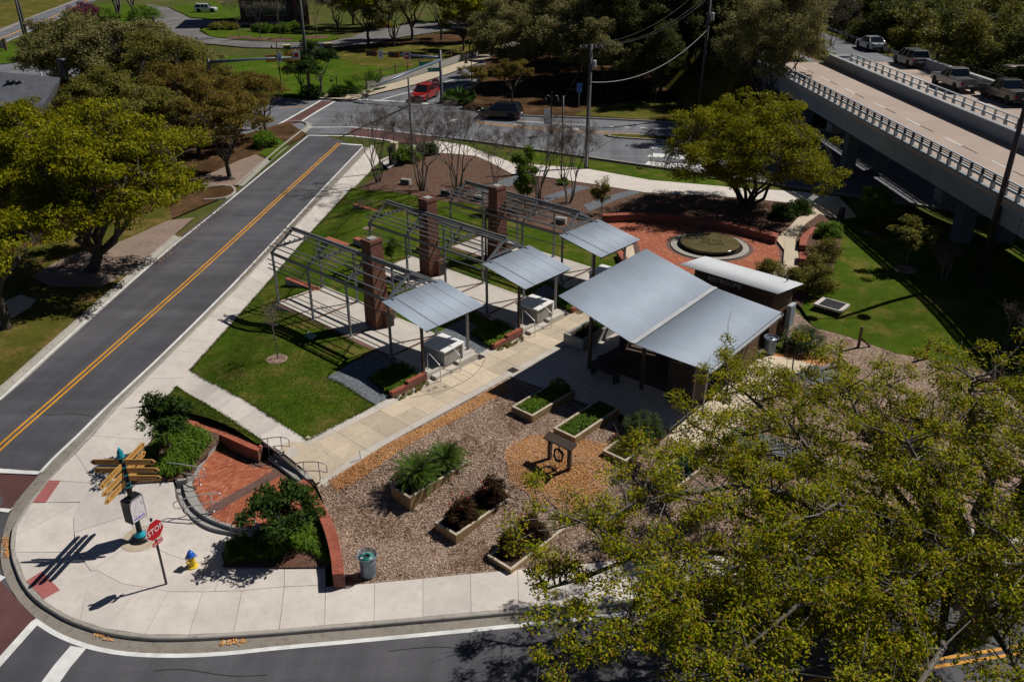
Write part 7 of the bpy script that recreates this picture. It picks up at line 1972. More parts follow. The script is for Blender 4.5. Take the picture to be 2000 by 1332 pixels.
# ------------------------------------------------------------------ vehicles
def wheel(par, x, y, r=0.34, w=0.22):
    side = 1 if y > 0 else -1
    t = MB(); prof = [(r*0.62, -w/2), (r*0.95, -w/2), (r, -w/2+0.03), (r, w/2-0.03), (r*0.95, w/2), (r*0.62, w/2)]
    t.lathe(prof, 16, cap=False)
    me = t.mesh('tyre', M['rubber'], smooth=True)
    wh = link('wheel', MB().lathe([(0.0, 0.02), (r*0.2, 0.03), (r*0.6, 0.0), (r*0.64, -0.05)], 12, cap=False).mesh('rim', M['galv'], smooth=True), par)
    wh.location = (x, y, r); wh.rotation_euler = (R(-90)*side, 0, 0)
    ty = link('tyre', me, wh); ty.location = (0, 0, -w/2)
def vehicle(name, loc, rz, paint, kind, label, cat):
    c = empty(name, loc, rz, label, cat)
    L, Wd = dict(suv=(4.7, 1.88), sedan=(4.75, 1.82), pickup=(5.6, 1.95))[kind]
    h, w = L/2, Wd/2
    pm = M[paint]
    if kind == 'suv': prof = [(-h, 0.42), (-h+0.03, 0.95), (-h+0.12, 1.06), (0.75, 1.02), (h-0.35, 0.92), (h-0.04, 0.74), (h, 0.40), (h-0.15, 0.26), (-h+0.15, 0.28)]
    elif kind == 'sedan': prof = [(-h, 0.45), (-h+0.04, 0.86), (-h+0.15, 0.97), (-1.35, 1.0), (0.85, 0.92), (h-0.35, 0.80), (h-0.04, 0.62), (h, 0.38), (h-0.15, 0.24), (-h+0.15, 0.26)]
    else: prof = [(-h, 0.55), (-h+0.03, 1.08), (-0.62, 1.10), (0.95, 1.10), (h-0.25, 1.04), (h-0.04, 0.88), (h, 0.48), (h-0.15, 0.38), (-h+0.15, 0.42)]
    n = len(prof); vs = []; fs = []
    rows = [(-w, 0.10), (-w+0.07, 0.0), (w-0.07, 0.0), (w, 0.10)]
    for y, ins in rows:
        for x, z in prof:
            k = 1-ins*0.5
            vs.append((x*k if abs(x) > h-0.5 else x, y, z-(0.05 if ins and z > 0.8 else 0)+(0.03 if ins and z < 0.45 else 0)))
    for r_ in range(3):
        for i in range(n): j = (i+1) % n; fs.append((r_*n+i, (r_+1)*n+i, (r_+1)*n+j, r_*n+j))
    fs.append(tuple(range(n))); fs.append(tuple(range(3*n, 4*n))[::-1])
    MB().add(vs, fs).build('body', pm, c, smooth=False, bevel=0.03)
    if kind == 'suv': cb = ((-h+0.12, 1.15), (-h+0.42, 0.40), 1.04, 1.66)
    elif kind == 'sedan': cb = ((-1.75, 1.05), (-1.0, 0.25), 0.96, 1.44)
    else: cb = ((-0.62, 1.15), (-0.48, 0.45), 1.08, 1.74)
    (xb0, xb1), (xt0, xt1), zb, zt = cb
    wb, wt = w-0.06, w-0.22
    g = [(xb0, -wb, zb), (xb1, -wb, zb), (xb1, wb, zb), (xb0, wb, zb), (xt0, -wt, zt), (xt1, -wt, zt), (xt1, wt, zt), (xt0, wt, zt)]
    MB().add(g, [(0, 1, 5, 4), (1, 2, 6, 5), (2, 3, 7, 6), (3, 0, 4, 7)]).build('glazing', M['car_glass'], c)
    V = [Vector(p) for p in g]
    roof = MB().box(xt0-0.05, xt1+0.05, -wt-0.02, wt+0.02, zt-0.03, zt+0.05).build('roof', pm, c, bevel=0.03)
    for a, b in ((0, 4), (1, 5), (2, 6), (3, 7)): MB().bar(V[a], V[b], 0.09, 0.07).build('pillar', pm, c)
    for y in (-1, 1):
        for f in ((0.5,) if kind != 'suv' else (0.42, 0.72)):
            a = Vector((xb0+(xb1-xb0)*f, y*(wb+0.005), zb)); b = Vector((xt0+(xt1-xt0)*f, y*(wt+0.005), zt)); MB().bar(a, b, 0.07, 0.05).build('pillar', pm, c)
        MB().box(0.75, 0.95, y*(w+0.02), y*(w+0.2), zb-0.02, zb+0.14).build('mirror', pm, c, bevel=0.02)
        for xh in (0.55, -0.45): MB().box(xh-0.1, xh+0.1, y*(w-0.01), y*(w+0.025), zb-0.22, zb-0.18).build('door_handle', M['steel_dark'], c)
        for yy in (0.62,):
            MB().box(h-0.20, h-0.01, y*0.42, y*(w-0.10), 0.66 if kind != 'pickup' else 0.8, 0.80 if kind != 'pickup' else 0.98).build('headlight', M['lamp_glass'], c)
            MB().box(-h-0.012, -h+0.08, y*(w-0.30), y*(w-0.06), 0.74, 0.92).build('tail_light', M['tail_red'], c)
        for x in (h-0.95, -h+0.95): wheel(c, x, y*(w-0.09), 0.35 if kind != 'pickup' else 0.39)
        for x in (h-0.95, -h+0.95): MB().lathe([(0.0, 0), (0.42, 0)], 14, cap=False).build('wheel_arch', M['black_matt'], c).matrix_local = Matrix.Translation((x, y*(w+0.004), 0.42)) @ Matrix.Rotation(R(90), 4, 'X')
    MB().box(h-0.06, h+0.015, -0.42, 0.42, 0.50, 0.66).build('grille', M['black_matt'], c)
    MB().box(-h-0.02, -h+0.05, -w+0.08, w-0.08, 0.36, 0.52).build('rear_bumper', M['steel_dark'], c)
    MB().box(-h-0.025, -h, -0.26, 0.26, 0.60, 0.72).build('number_plate', M['sign_white'], c)
    if kind == 'pickup':
        MB().box(-h+0.10, -0.74, -w+0.14, w-0.14, 1.085, 1.098).build('bed_floor', M['black_matt'], c)
        for y in (-1, 1): MB().box(-h+0.04, -0.66, y*(w-0.13), y*(w-0.02), 1.06, 1.22).build('bed_side', pm, c)
        MB().box(-h, -h+0.09, -w+0.13, w-0.13, 1.06, 1.22).build('tailgate', pm, c)
    return c
ab = math.atan2(BD.y, BD.x)
def at_deck(px, py): return P(px, py, ZD+0.01)
vehicle('parked_car', G(403, 24, 0.02), R(46), 'car_white', 'suv', 'white car parked on the far drive by the brick building', 'car')
pr_ = G(830, 194, RD); pr2 = G(905, 160, RD)
vehicle('suv', (pr_.x, pr_.y, pr_.z+0.02), math.atan2(pr_.y-pr2.y, pr_.x-pr2.x), 'car_red', 'suv', 'red four wheel drive car waiting at the side road line', 'car')
pk = G(978, 231, RD); pk2 = G(1060, 236, RD)
vehicle('suv', (pk.x, pk.y, pk.z+0.02), math.atan2(pk.y-pk2.y, pk.x-pk2.x), 'car_navy', 'suv', 'dark blue black car driving on the wide road', 'car')
vehicle('pickup_truck', at_deck(1862, 172), ab+math.pi, 'car_silver', 'pickup', 'silver pickup truck on the far bridge, left of the tan one', 'pickup')
vehicle('pickup_truck', at_deck(1962, 197), ab+math.pi, 'car_tan', 'pickup', 'tan grey pickup truck on the far bridge at the right edge', 'pickup')
vehicle('sedan', at_deck(1699, 97), ab+math.pi, 'car_pale_blue', 'sedan', 'pale silver sedan on the bridge approach', 'car')
vehicle('suv', at_deck(1776, 128), ab+math.pi, 'car_grey', 'suv', 'dark grey car in the shade at the end of the far bridge', 'car')
vehicle('suv', at_deck(1577, 66), ab+math.pi, 'car_grey', 'suv', 'dark car half hidden by the leafless trees on the approach, nearer one', 'car')
vehicle('sedan', at_deck(1594, 52), ab+math.pi, 'car_grey', 'sedan', 'dark car farthest along the bridge approach', 'car')
# ------------------------------------------------------------------ poles, wires, signals, lamps
def wood_pole(base, top_py, label, r=0.15, dx=0.0, name='utility_pole', mat='pole_wood', h=None):
    h = h or col_h(base, top_py)
    t = empty(name, base, 0, label, 'pole')
    MB().tube([(0, 0, -0.3), (0, 0, h*0.5), (0, 0, h)], [r, r*0.88, r*0.75], 10).build('shaft', M[mat], t, smooth=True)
    return t, h
p1b = G(1145, 330); up1, h1 = wood_pole(p1b, 88, 'tall grey wooden utility pole on the verge before the wide road', 0.19)
rt = Vector((RT[0], RT[1], 0))
MB().bar(-rt*0.95+Vector((0, 0, h1-0.25)), rt*0.95+Vector((0, 0, h1-0.25)), 0.10, 0.12).build('cross_arm', M['pole_wood'], up1)
for k in (-0.85, -0.4, 0.4, 0.85): MB().lathe([(0.03, 0), (0.055, 0.05), (0.03, 0.12), (0.045, 0.16)], 8, tuple(rt*k+Vector((0, 0, h1-0.19)))).build('insulator', M['galv'], up1)
MB().lathe([(0.16, 0), (0.17, 0.02), (0.17, 0.5), (0.12, 0.56)], 12, tuple(rt*0.32+Vector((0, 0, h1-1.75)))).build('transformer', M['grey_paint'], up1)
MB().tube([Vector((0.17, -0.1, 0.2)), Vector((0.16, -0.1, h1-3.2))], 0.05, 6).build('conduit', M['galv'], up1)
p2b = G(1365, 228); up2, h2 = wood_pole(p2b, 0, 'tall dark utility pole at the edge of the wood', 0.19, h=13.6)
MB().lathe([(0.2, 0), (0.22, 0.03), (0.22, 0.7), (0.15, 0.78)], 12, tuple(rt*0.36+Vector((0, 0, 9.8)))).build('transformer', M['grey_paint'], up2)
MB().bar(-rt*1.0+Vector((0, 0, 12.9)), rt*1.0+Vector((0, 0, 12.9)), 0.10, 0.12).build('cross_arm', M['pole_wood'], up2)
def wire(a, b, sag, label, r=0.012, mat='cable'):
    a = Vector(a); b = Vector(b); pts = []
    for i in range(25):
        t = i/24; p = a.lerp(b, t); p.z -= sag*4*t*(1-t); pts.append(p-a)
    o = MB().tube(pts, r, 4).build('overhead_wire', M[mat], None, smooth=True); o.location = a
    tag(o, label, 'wire', 'overhead wires')
for i, k in enumerate((-0.85, 0.4, 0.85)): wire(p1b+rt*k+Vector((0, 0, h1-0.05)), p2b+rt*k+Vector((0, 0, 13.05)), 1.3, ['overhead wire from the left end of the pole cross arm', 'overhead wire from the inner right insulator of the pole', 'overhead wire from the right end of the pole cross arm'][i])
wire(p1b+Vector((0, 0, h1-2.9)), p2b+Vector((0, 0, 8.9)), 1.5, 'thick pale communication cable below the overhead wires', 0.028, 'cable_pale')
a3 = G(1090, 240); wire(p1b+Vector((0, 0, h1-0.5)), a3+Vector((0, 0, 1.8)), 0.2, 'slanting guy wire left of the tall wooden pole', 0.012)
p3b = G(806, 318); up3, h3 = wood_pole(p3b, 153, 'slim pole among the leafless trees with a cut top', 0.10, mat='pole_wood')
MB().tube([(0.12, 0, h3-1.2), (0.22, 0, h3-1.7), (0.13, 0, h3-2.3)], 0.015, 5).build('cable_loop', M['cable'], up3)
p4b = G(366, 305); up4, h4 = wood_pole(p4b, 157, 'dark wooden pole with three insulators among the west trees', 0.15)
for k in range(3): MB().lathe([(0.05, 0), (0.09, 0.05), (0.05, 0.14)], 8, tuple(rt*0.25+Vector((0, 0, h4-0.4-k*1.1)))).build('insulator', M['galv'], up4)
MB().lathe([(0.28, 0), (0.3, 0.04), (0.3, 0.95), (0.2, 1.05)], 12, tuple(rt*0.42+Vector((0, 0, h4-4.4)))).build('transformer', M['sign_white'], up4)
for i, (q, ty, lab) in enumerate((((606, 192), -40, 'long dark pole in front of the monument sign'), ((57, 110), -30, 'dark pole with a small sign at the top left'), ((53, 74), -30, 'slimmer dark pole at the top left behind the other'), ((1912, 547), 195, ''))):
    b = G(*q)
    if i == 3: continue
    t, hh = wood_pole(b, ty, lab, 0.2)
    if i == 1: MB().box(-0.4, 0.4, -0.03, 0.03, 5.2, 6.3).build('sign_panel', M['galv'], t)
hm = G(1912, 548)
t = empty('light_mast', hm, 0, 'tall brown lamp mast beside the bridge at the right edge', 'lamp')
MB().tube([(0, 0, 0), (0, 0, 6), (0, 0, 12.2)], [0.19, 0.16, 0.12], 12).build('shaft', M['steel_dark_brown'], t, smooth=True); MB().lathe([(0.32, 0), (0.32, 0.08), (0.22, 0.1), (0.2, 0.5)], 12).build('base_flange', M['steel_dark_brown'], t)
for s in (-1, 1):
    e = Vector((RT[0], RT[1], 0))*s
    MB().tube([Vector((0, 0, 12.0)), e*0.6+Vector((0, 0, 12.15)), e*1.1+Vector((0, 0, 12.15))], 0.04, 6).build('lamp_arm', M['steel_dark_brown'], t); MB().sphere(tuple(e*1.4+Vector((0, 0, 12.12))), 0.38, 0.38, 0.10, 10, 6).build('lamp_head', M['steel_dark_brown'], t, smooth=True)
def street_lamp(q, top, label, arms=2, banner=False):
    b = G(*q); h = col_h(b, top)
    t = empty('street_lamp', b, 0, label, 'street lamp', 'black bell street lamps')
    MB().lathe([(0.16, 0), (0.16, 0.25), (0.09, 0.5), (0.065, 0.6), (0.05, h), (0.02, h+0.25)], 10).build('post', M['black_paint'], t, smooth=True)
    for s in ([-1, 1] if arms == 2 else [-1]):
        e = rt*s
        MB().tube(smooth_line([Vector((0, 0, h-0.5)), e*0.35+Vector((0, 0, h-0.05)), e*0.62+Vector((0, 0, h-0.2)), e*0.62+Vector((0, 0, h-0.3))], 1), 0.025, 6).build('arm', M['black_paint'], t)
        MB().lathe([(0.05, 0.35), (0.10, 0.28), (0.14, 0.15), (0.26, 0.0)], 12, tuple(e*0.62+Vector((0, 0, h-0.68)))).build('bell_shade', M['black_paint'], t, smooth=True)
    if banner:
        MB().box(-0.02, 0.02, -0.01, 0.01, 0, 0).build('clip', M['black_paint'], t) if False else None
        e = rt*-1
        a = e*0.10+Vector((0, 0, h-2.9)); bb = e*0.72+Vector((0, 0, h-2.9))
        MB().add([a, bb, bb+Vector((0, 0, 1.55)), a+Vector((0, 0, 1.55))]+[p+Vector((FW[0], FW[1], 0))*0.02 for p in (a, bb, bb+Vector((0, 0, 1.55)), a+Vector((0, 0, 1.55)))], [(0, 1, 2, 3), (7, 6, 5, 4), (0, 4, 5, 1), (2, 6, 7, 3), (1, 5, 6, 2), (3, 7, 4, 0)]).build('banner', M['sign_white'], t)
street_lamp((551, 181), 84, 'black street lamp on the far lawn left of the monument sign', 1)
street_lamp((922, 195), 112, 'black street lamp at the end of the retaining wall path', 1)
street_lamp((1076, 262), 185, 'black street lamp with a white banner before the wide road', 2, True)
street_lamp((660, 188), 148, 'short black street lamp under the dark corner tree', 1)
gp = G(1096, 352); t = empty('sign_pole', gp, 0, 'plain grey pole right of the bannered street lamp', 'pole'); MB().tube([(0, 0, 0), (0, 0, col_h(gp, 190))], 0.06, 8).build('shaft', M['steel_dark'], t, smooth=True); MB().sphere((0, 0, col_h(gp, 190)), 0.07, n=8, m=5).build('cap', M['galv'], t)
# signal masts
def signal_head(par, p, axis, face, horizontal=True):
    """three-lens head; axis = long direction, face = direction it shines"""
    a = Vector(axis).normalized(); f = Vector(face).normalized(); u = Vector((0, 0, 1))
    s = MB(); c = Vector(p)
    def blk(c0, ax, la, lu, lf):
        vs = []
        for i in (-1, 1):
            for j in (-1, 1):
                for k in (-1, 1): vs.append(c0+a*la*i+u*lu*j+f*lf*k)
        return vs, [(0, 1, 3, 2), (4, 6, 7, 5), (0, 4, 5, 1), (2, 3, 7, 6), (0, 2, 6, 4), (1, 5, 7, 3)]
    hd = MB().add(*blk(c, a, 0.62, 0.24, 0.10)).build('signal_housing', M['black_matt'], par)
    MB().add(*blk(c-f*0.12, a, 0.78, 0.36, 0.012)).build('back_plate', M['signal_yellow'], hd)
    for k in (-1, 0, 1):
        cc = c+a*0.40*k+f*0.105
        vs = [cc+a*0.15*math.cos(t)+u*0.15*math.sin(t) for t in [2*math.pi*i/12 for i in range(12)]]
        MB().add(vs+[v+f*0.16 for v in vs[:7]], [tuple(range(12))]+[(i, i+1, 13+i, 12+i) for i in range(6)]).build('lens', M['signal_lens' if k == -1 else 'steel_dark'], hd)
def pipe_arm(par, a, b, r0, r1, mat='blue_pale'): MB().tube([a, (a+b)/2+Vector((0, 0, 0.05)), b], [r0, (r0+r1)/2, r1], 10).build('mast_arm', M[mat], par, smooth=True)
def board(par, c, right, w, h, mat, txt=None, tmat='sign_white', tsize=None, th=0.02, name='sign_board', off=0.0):
    r_ = Vector(right).normalized(); n_ = r_.cross(Vector((0, 0, 1))); c = Vector(c)+n_*off; u = Vector((0, 0, 1))
    vs = []
    for k in (1, -1):
        for i, j in ((-1, -1), (1, -1), (1, 1), (-1, 1)): vs.append(c+r_*w/2*i+u*h/2*j+n_*th/2*k)
    o = MB().add(vs, [(0, 1, 2, 3), (7, 6, 5, 4), (0, 4, 5, 1), (1, 5, 6, 2), (2, 6, 7, 3), (3, 7, 4, 0)]).build(name, M[mat], par)
    if txt:
        t_ = link('lettering', text_mesh(txt, tsize or h*0.6, M[tmat], extrude=0.002), o)
        t_.matrix_local = Matrix(((r_.x, 0, n_.x, 0), (r_.y, 0, n_.y, 0), (0, 1, 0, 0), (0, 0, 0, 1))) if False else Matrix.Translation(c+n_*(th/2+0.004)) @ Matrix(((r_.x, 0, n_.x, 0), (r_.y, 0, n_.y, 0), (r_.z, 1, n_.z, 0), (0, 0, 0, 1)))
    return o
mb_ = G(863, 201); mh = col_h(mb_, 98)
t = empty('signal_mast', mb_, 0, 'dark signal mast with two long arms at the side road corner', 'traffic signal')
MB().lathe([(0.3, 0), (0.3, 0.15), (0.19, 0.3), (0.15, mh)], 12).build('mast', M['steel_dark'], t, smooth=True)
o = Vector(mb_)
e1 = P(716, 104, mb_.z+mh-0.9)-o; a1 = Vector((0, 0, mh-0.85)); pipe_arm(t, a1, e1, 0.15, 0.07)
e2 = P(735, 168, mb_.z+mh-1.3)-o; a2 = Vector((0, 0, mh-1.1)); pipe_arm(t, a2, e2, 0.17, 0.09)
dirv = (e1-a1).normalized(); fcam = Vector((-FW[0], -FW[1], 0))
for k in (0.93, 0.62): signal_head(t, a1.lerp(e1, k)+Vector((0, 0, 0.02))+fcam*0.3, dirv, fcam)
board(t, a1.lerp(e1, 0.80)+fcam*0.2, rt, 0.55, 0.85, 'sign_white'); ar = a1.lerp(e1, 0.80)+fcam*0.24
board(t, ar, rt, 0.10, 0.5, 'black_paint', off=0.012)
def disc(par, c, right, r, mat, name='sign_disc', th=0.02, n=20, off=0.0):
    r_ = Vector(right).normalized(); n_ = r_.cross(Vector((0, 0, 1))); u = Vector((0, 0, 1)); c = Vector(c)+n_*off; vs = []
    for k in (1, -1):
        for i in range(n): a = 2*math.pi*(i+0.5)/n; vs.append(c+r_*r*math.cos(a)+u*r*math.sin(a)+n_*th/2*k)
    return MB().add(vs, [tuple(range(n)), tuple(range(2*n-1, n-1, -1))]+[(i, n+i, n+(i+1) % n, (i+1) % n) for i in range(n)]).build(name, M[mat], par)
cc = a1.lerp(e1, 0.44)+fcam*0.2
board(t, cc, rt, 0.8, 0.8, 'sign_white'); disc(t, cc, rt, 0.37, 'sign_red', off=0.016); board(t, cc, rt, 0.52, 0.12, 'sign_white', off=0.03, name='sign_bar')
board(t, P(831, 125, mb_.z+mh-1.9)-o, rt+Vector((0, .15, 0)), 1.5, 0.45, 'sign_green', None, name='street_name_board')
board(t, P(848, 137, mb_.z+mh-2.4)-o, rt+Vector((0, .5, 0)), 1.5, 0.45, 'sign_green', 'Pensacola', tsize=0.30, name='street_name_board')
m3 = G(424, 232); mh3 = 6.2
t = empty('signal_mast', m3, 0, 'signal mast rising out of the west trees with a green street name board', 'traffic signal')
MB().lathe([(0.3, 0), (0.3, 0.15), (0.19, 0.3), (0.15, mh3)], 12).build('mast', M['steel_dark'], t, smooth=True)
o = Vector(m3); a1 = P(432, 149, m3.z+mh3-0.4)-o; a1 = Vector((0, 0, mh3-0.4)); e1 = P(584, 112, m3.z+mh3-0.3)-o
pipe_arm(t, a1, e1, 0.17, 0.07)
dirv = (e1-a1).normalized()
for k in (0.70, 0.92): signal_head(t, a1.lerp(e1, k)-fcam*0.3, dirv, -fcam)
board(t, a1.lerp(e1, 0.78)+Vector((0, 0, 0.1)), rt, 0.5, 1.0, 'sign_white'); board(t, a1.lerp(e1, 0.78)+Vector((0, 0, -0.1)), rt, 0.14, 0.4, 'black_paint', off=0.02)
cc = a1.lerp(e1, 0.97)+Vector((0, 0, 0.2)); board(t, cc, rt, 0.7, 0.8, 'sign_white'); disc(t, cc, rt, 0.25, 'sign_red', off=0.016)
board(t, P(449, 157, m3.z+mh3-1.3)-o, rt, 1.9, 0.55, 'sign_green', 'Pensacola', tsize=0.40, name='street_name_board')
def post_sign(q, h, label, parts, cat='sign', mat='galv', name='road_sign', r=0.03):
    b = G(*q); t = empty(name, b, 0, label, cat); MB().tube([(0, 0, -0.1), (0, 0, h)], r, 6).build('post', M[mat], t); parts(t); return t
def dne(t):
    board(t, (0, 0, 2.6), rt, 0.8, 0.8, 'sign_white') if False else None
    disc(t, (0, 0, 2.6), rt, 0.46, 'sign_white', off=0.04); disc(t, (0, 0, 2.6), rt, 0.43, 'sign_red', off=0.055); board(t, (0, 0, 2.6), rt, 0.6, 0.14, 'sign_white', off=0.075, name='sign_bar')
post_sign((853, 207), 2.7, 'round red do not enter sign beside the signal mast', dne)
post_sign((1130, 219), 3.0, 'blue road sign on a thin post before the wood', lambda t: board(t, (0, 0, 2.6), rt, 0.6, 1.0, 'sign_blue', off=0.04))
p = B(-58, 17.4, ZD-0.5); t = empty('warning_sign', p, 0, 'yellow diamond warning sign above the guard rail', 'sign'); MB().tube([(0, 0, -2), (0, 0, 3.4)], 0.05, 6).build('post', M['galv'], t)
r_ = rt; c = Vector((0, 0, 3.6)); n_ = r_.cross(Vector((0, 0, 1)))
vs = [c+r_*0.9*math.cos(a)+Vector((0, 0, 0.9*math.sin(a)))+n_*k for k in (0.07, 0.04) for a in (0, math.pi/2, math.pi, 1.5*math.pi)]
MB().add(vs, [(0, 1, 2, 3), (7, 6, 5, 4), (0, 4, 5, 1), (1, 5, 6, 2), (2, 6, 7, 3), (3, 7, 4, 0)]).build('sign_board', M['sign_yellow'], t); board(t, c, r_, 0.14, 0.7, 'black_paint', off=0.09, name='symbol')
b = G(1271, 326); t = empty('bus_sign', b, 0, 'pale framed sign on two grey posts facing away at the kerb', 'sign')
dv = Vector((FW[0], FW[1], 0)).normalized()
for s in (-0.22, 0.22): MB().tube([dv*s*2.0+Vector((0, 0, 0)), dv*s*2.0+Vector((0, 0, 1.65))], 0.03, 6).build('post', M['galv'], t)
for z in (1.15, 1.5): MB().bar(dv*-0.5+Vector((0, 0, z)), dv*0.5+Vector((0, 0, z)), 0.03, 0.22).build('sign_board', M['sign_white'], t)
# stone pillar, pedestal, blocks
b = G(772, 318); t = empty('stone_pillar', b, R(25), 'tan stone pillar beside the rounded green shrub', 'pillar')
hp = col_h(b, 278)
MB().box(-0.32, 0.32, -0.32, 0.32, 0, 0.3).box(-0.26, 0.26, -0.26, 0.26, 0.301, hp-0.12).build('shaft', M['stone_tan'], t, bevel=0.02); MB().box(-0.31, 0.31, -0.31, 0.31, hp-0.119, hp).build('cap', M['stone_tan'], t, bevel=0.02)
b = G(762, 322); t = empty('parking_meter', b, 0, 'slim dark pedestal standing left of the stone pillar', 'post'); MB().tube([(0, 0, 0), (0, 0, 1.1)], 0.10, 8).build('post', M['steel_dark'], t); MB().box(-0.15, 0.15, -0.12, 0.12, 1.1, 1.5).build('head', M['steel_dark'], t, bevel=0.03); MB().lathe([(0.12, 1.5), (0.05, 1.62), (0.0, 1.66)], 8, cap=False).build('cap', M['steel_dark'], t)
b = G(769, 274); t = empty('crossing_signal', b, 0, 'small dark pedestrian signal at the street corner', 'signal'); MB().tube([(0, 0, 0), (0, 0, 1.6)], 0.06, 8).build('post', M['steel_dark'], t); MB().box(-0.2, 0.2, -0.15, 0.15, 1.3, 1.8).build('housing', M['black_matt'], t, bevel=0.02)
for i, (x, y, lab) in enumerate(((793, 360, 'dark stone block in the mulch right of the myrtle trunks'), (872, 382, 'dark stone block behind the middle chimney'), (936, 392, 'dark stone block behind the farthest frame, left'), (1095, 436, 'dark stone block behind the farthest frame, right'))):
    b = G(x, y); t = empty('stone_block', b, R(18), lab, 'stone block', 'stone blocks in the mulch'); MB().box(-0.4, 0.4, -0.22, 0.22, -0.1, 0.42).build('block', M['stone_grey'], t, bevel=0.03); MB().box(-0.34, 0.34, -0.225, -0.22, 0.1, 0.34).build('plaque', M['steel_dark'], t)
# retaining wall and fence beside the side road path
rw = [G(716, 175), G(778, 158.5), G(862, 132), G(916, 114), G(945, 102)]
t = empty('retaining_wall', rw[0], 0, 'low block retaining wall climbing beside the side road path', 'wall'); o = Vector(rw[0])
W_ = resample(rw, 2.0)
for a, bb in zip(W_, W_[1:]):
    MB().bar(a-o+Vector((0, 0, 0.4)), bb-o+Vector((0, 0, 0.4)), 0.3, 1.0).build('block', M['stone_grey'], t)
t = empty('wall_fence', rw[0]+Vector((0, 0, 0.9)), 0, 'brown post and rail fence on top of the retaining wall', 'fence'); o = Vector(t.location)
for a in resample(rw, 3.2): MB().box(a.x-o.x-0.07, a.x-o.x+0.07, a.y-o.y-0.07, a.y-o.y+0.07, -0.1, 1.15).build('post', M['timber_brown'], t)
for a, bb in zip(rw, rw[1:]):
    for z in (0.95, 1.85): MB().bar(a-o+Vector((0, 0, z)), bb-o+Vector((0, 0, z)), 0.05, 0.08).build('rail', M['steel_dark_brown'], t)
# monument sign
ma, mb2 = G(563, 118), G(643, 114)
d = mb2-ma; Ls = d.length; t = empty('monument_sign', ma, math.atan2(d.y, d.x), 'long brick monument sign with a pale panel reading THE FLORIDA BAR', 'sign')
MB().box(0, Ls, -0.3, 0.3, -0.2, 1.5).build('brick_body', M['brick_dark'], t)
for x in (0.0, Ls): MB().box(x-0.5, x+0.5, -0.5, 0.5, -0.2, 2.0).build('pier', M['brick_dark'], t); MB().box(x-0.58, x+0.58, -0.58, 0.58, 2.0, 2.2).build('pier_cap', M['stone_tan'], t)
pn = MB().box(Ls*0.16, Ls*0.90, -0.36, -0.305, 0.25, 1.35).build('panel', M['sign_white'], t)
q = link('lettering', text_mesh('THE FLORIDA BAR', 0.62, M['ink'], extrude=0.01), pn); q.location = (Ls*0.56, -0.375, 0.85); q.rotation_euler = (R(90), 0, 0); q.scale = (1.0, 1, 1)
q.scale.x = (Ls*0.58)/max(0.1, q.dimensions.x) if q.dimensions.x > 0 else 1
q = link('seal', MB().lathe([(0.0, 0), (0.4, 0)], 20, cap=False).mesh('seal', M['ink']), pn); q.location = (Ls*0.215, -0.375, 0.8); q.rotation_euler = (R(90), 0, 0)
# grey roofed house at the left
t = empty('grey_house', G(40, 240), 0, 'grey shingle roofed house with three dark roof vents at the left edge', 'house'); o = Vector(t.location)
r0, r1 = P(-120, 130, 6.2), P(118, 152, 6.2); e0, e1, e2 = P(-160, 236, 3.4), P(60, 246, 3.4), P(152, 176, 3.6)
f0 = r0+(r0-e0)*Vector((1, 1, 0)).length*0.0+Vector((-6, 6, -2.6)); f1 = r1+Vector((-4.5, 6, -2.6))
MB().add([p-o for p in (r0, r1, e1, e0, e2, f1, f0)], [(0, 3, 2, 1), (1, 2, 4), (1, 4, 5), (0, 1, 5, 6)]).build('roof', M['shingles'], t)
zl = -0.6
def wl(a, b): MB().add([Vector((a.x, a.y, zl))-o, Vector((b.x, b.y, zl))-o, Vector((b.x, b.y, b.z-0.1))-o, Vector((a.x, a.y, a.z-0.1))-o], [(0, 1, 2, 3)]).build('wall', M['stone_tan'], t)
ins = lambda p: p.lerp((r0+r1)/2, 0.07)
wl(ins(e0), ins(e1)); wl(ins(e1), ins(e2)); wl(ins(e2), ins(f1)); wl(ins(f1), ins(f0))
nrm = (e0-r0).cross(e1-r0).normalized(); nrm = nrm if nrm.z > 0 else -nrm
def on_roof(px, py):
    d = Vector(ray(px, py)); c = Vector(CAMPOS); return c+d*((r0-c).dot(nrm)/d.dot(nrm))
for x, y in ((22, 172), (33, 172), (44, 173)):
    p = on_roof(x, y)-o; MB().lathe([(0.22, -0.2), (0.22, 0.35), (0.30, 0.36), (0.30, 0.62), (0.1, 0.7)], 12, tuple(p)).build('roof_vent', M['steel_dark'], t, smooth=True)
p = on_roof(128, 158)-o; MB().lathe([(0.35, -0.6), (0.33, 1.7), (0.38, 1.72), (0.38, 1.9)], 14, tuple(p)).build('flue', M['steel_dark'], t, smooth=True)
p = on_roof(82, 153)-o; MB().tube([p, p+Vector((0, 0, 0.5))], 0.08, 6).build('vent_pipe', M['sign_white'], t)
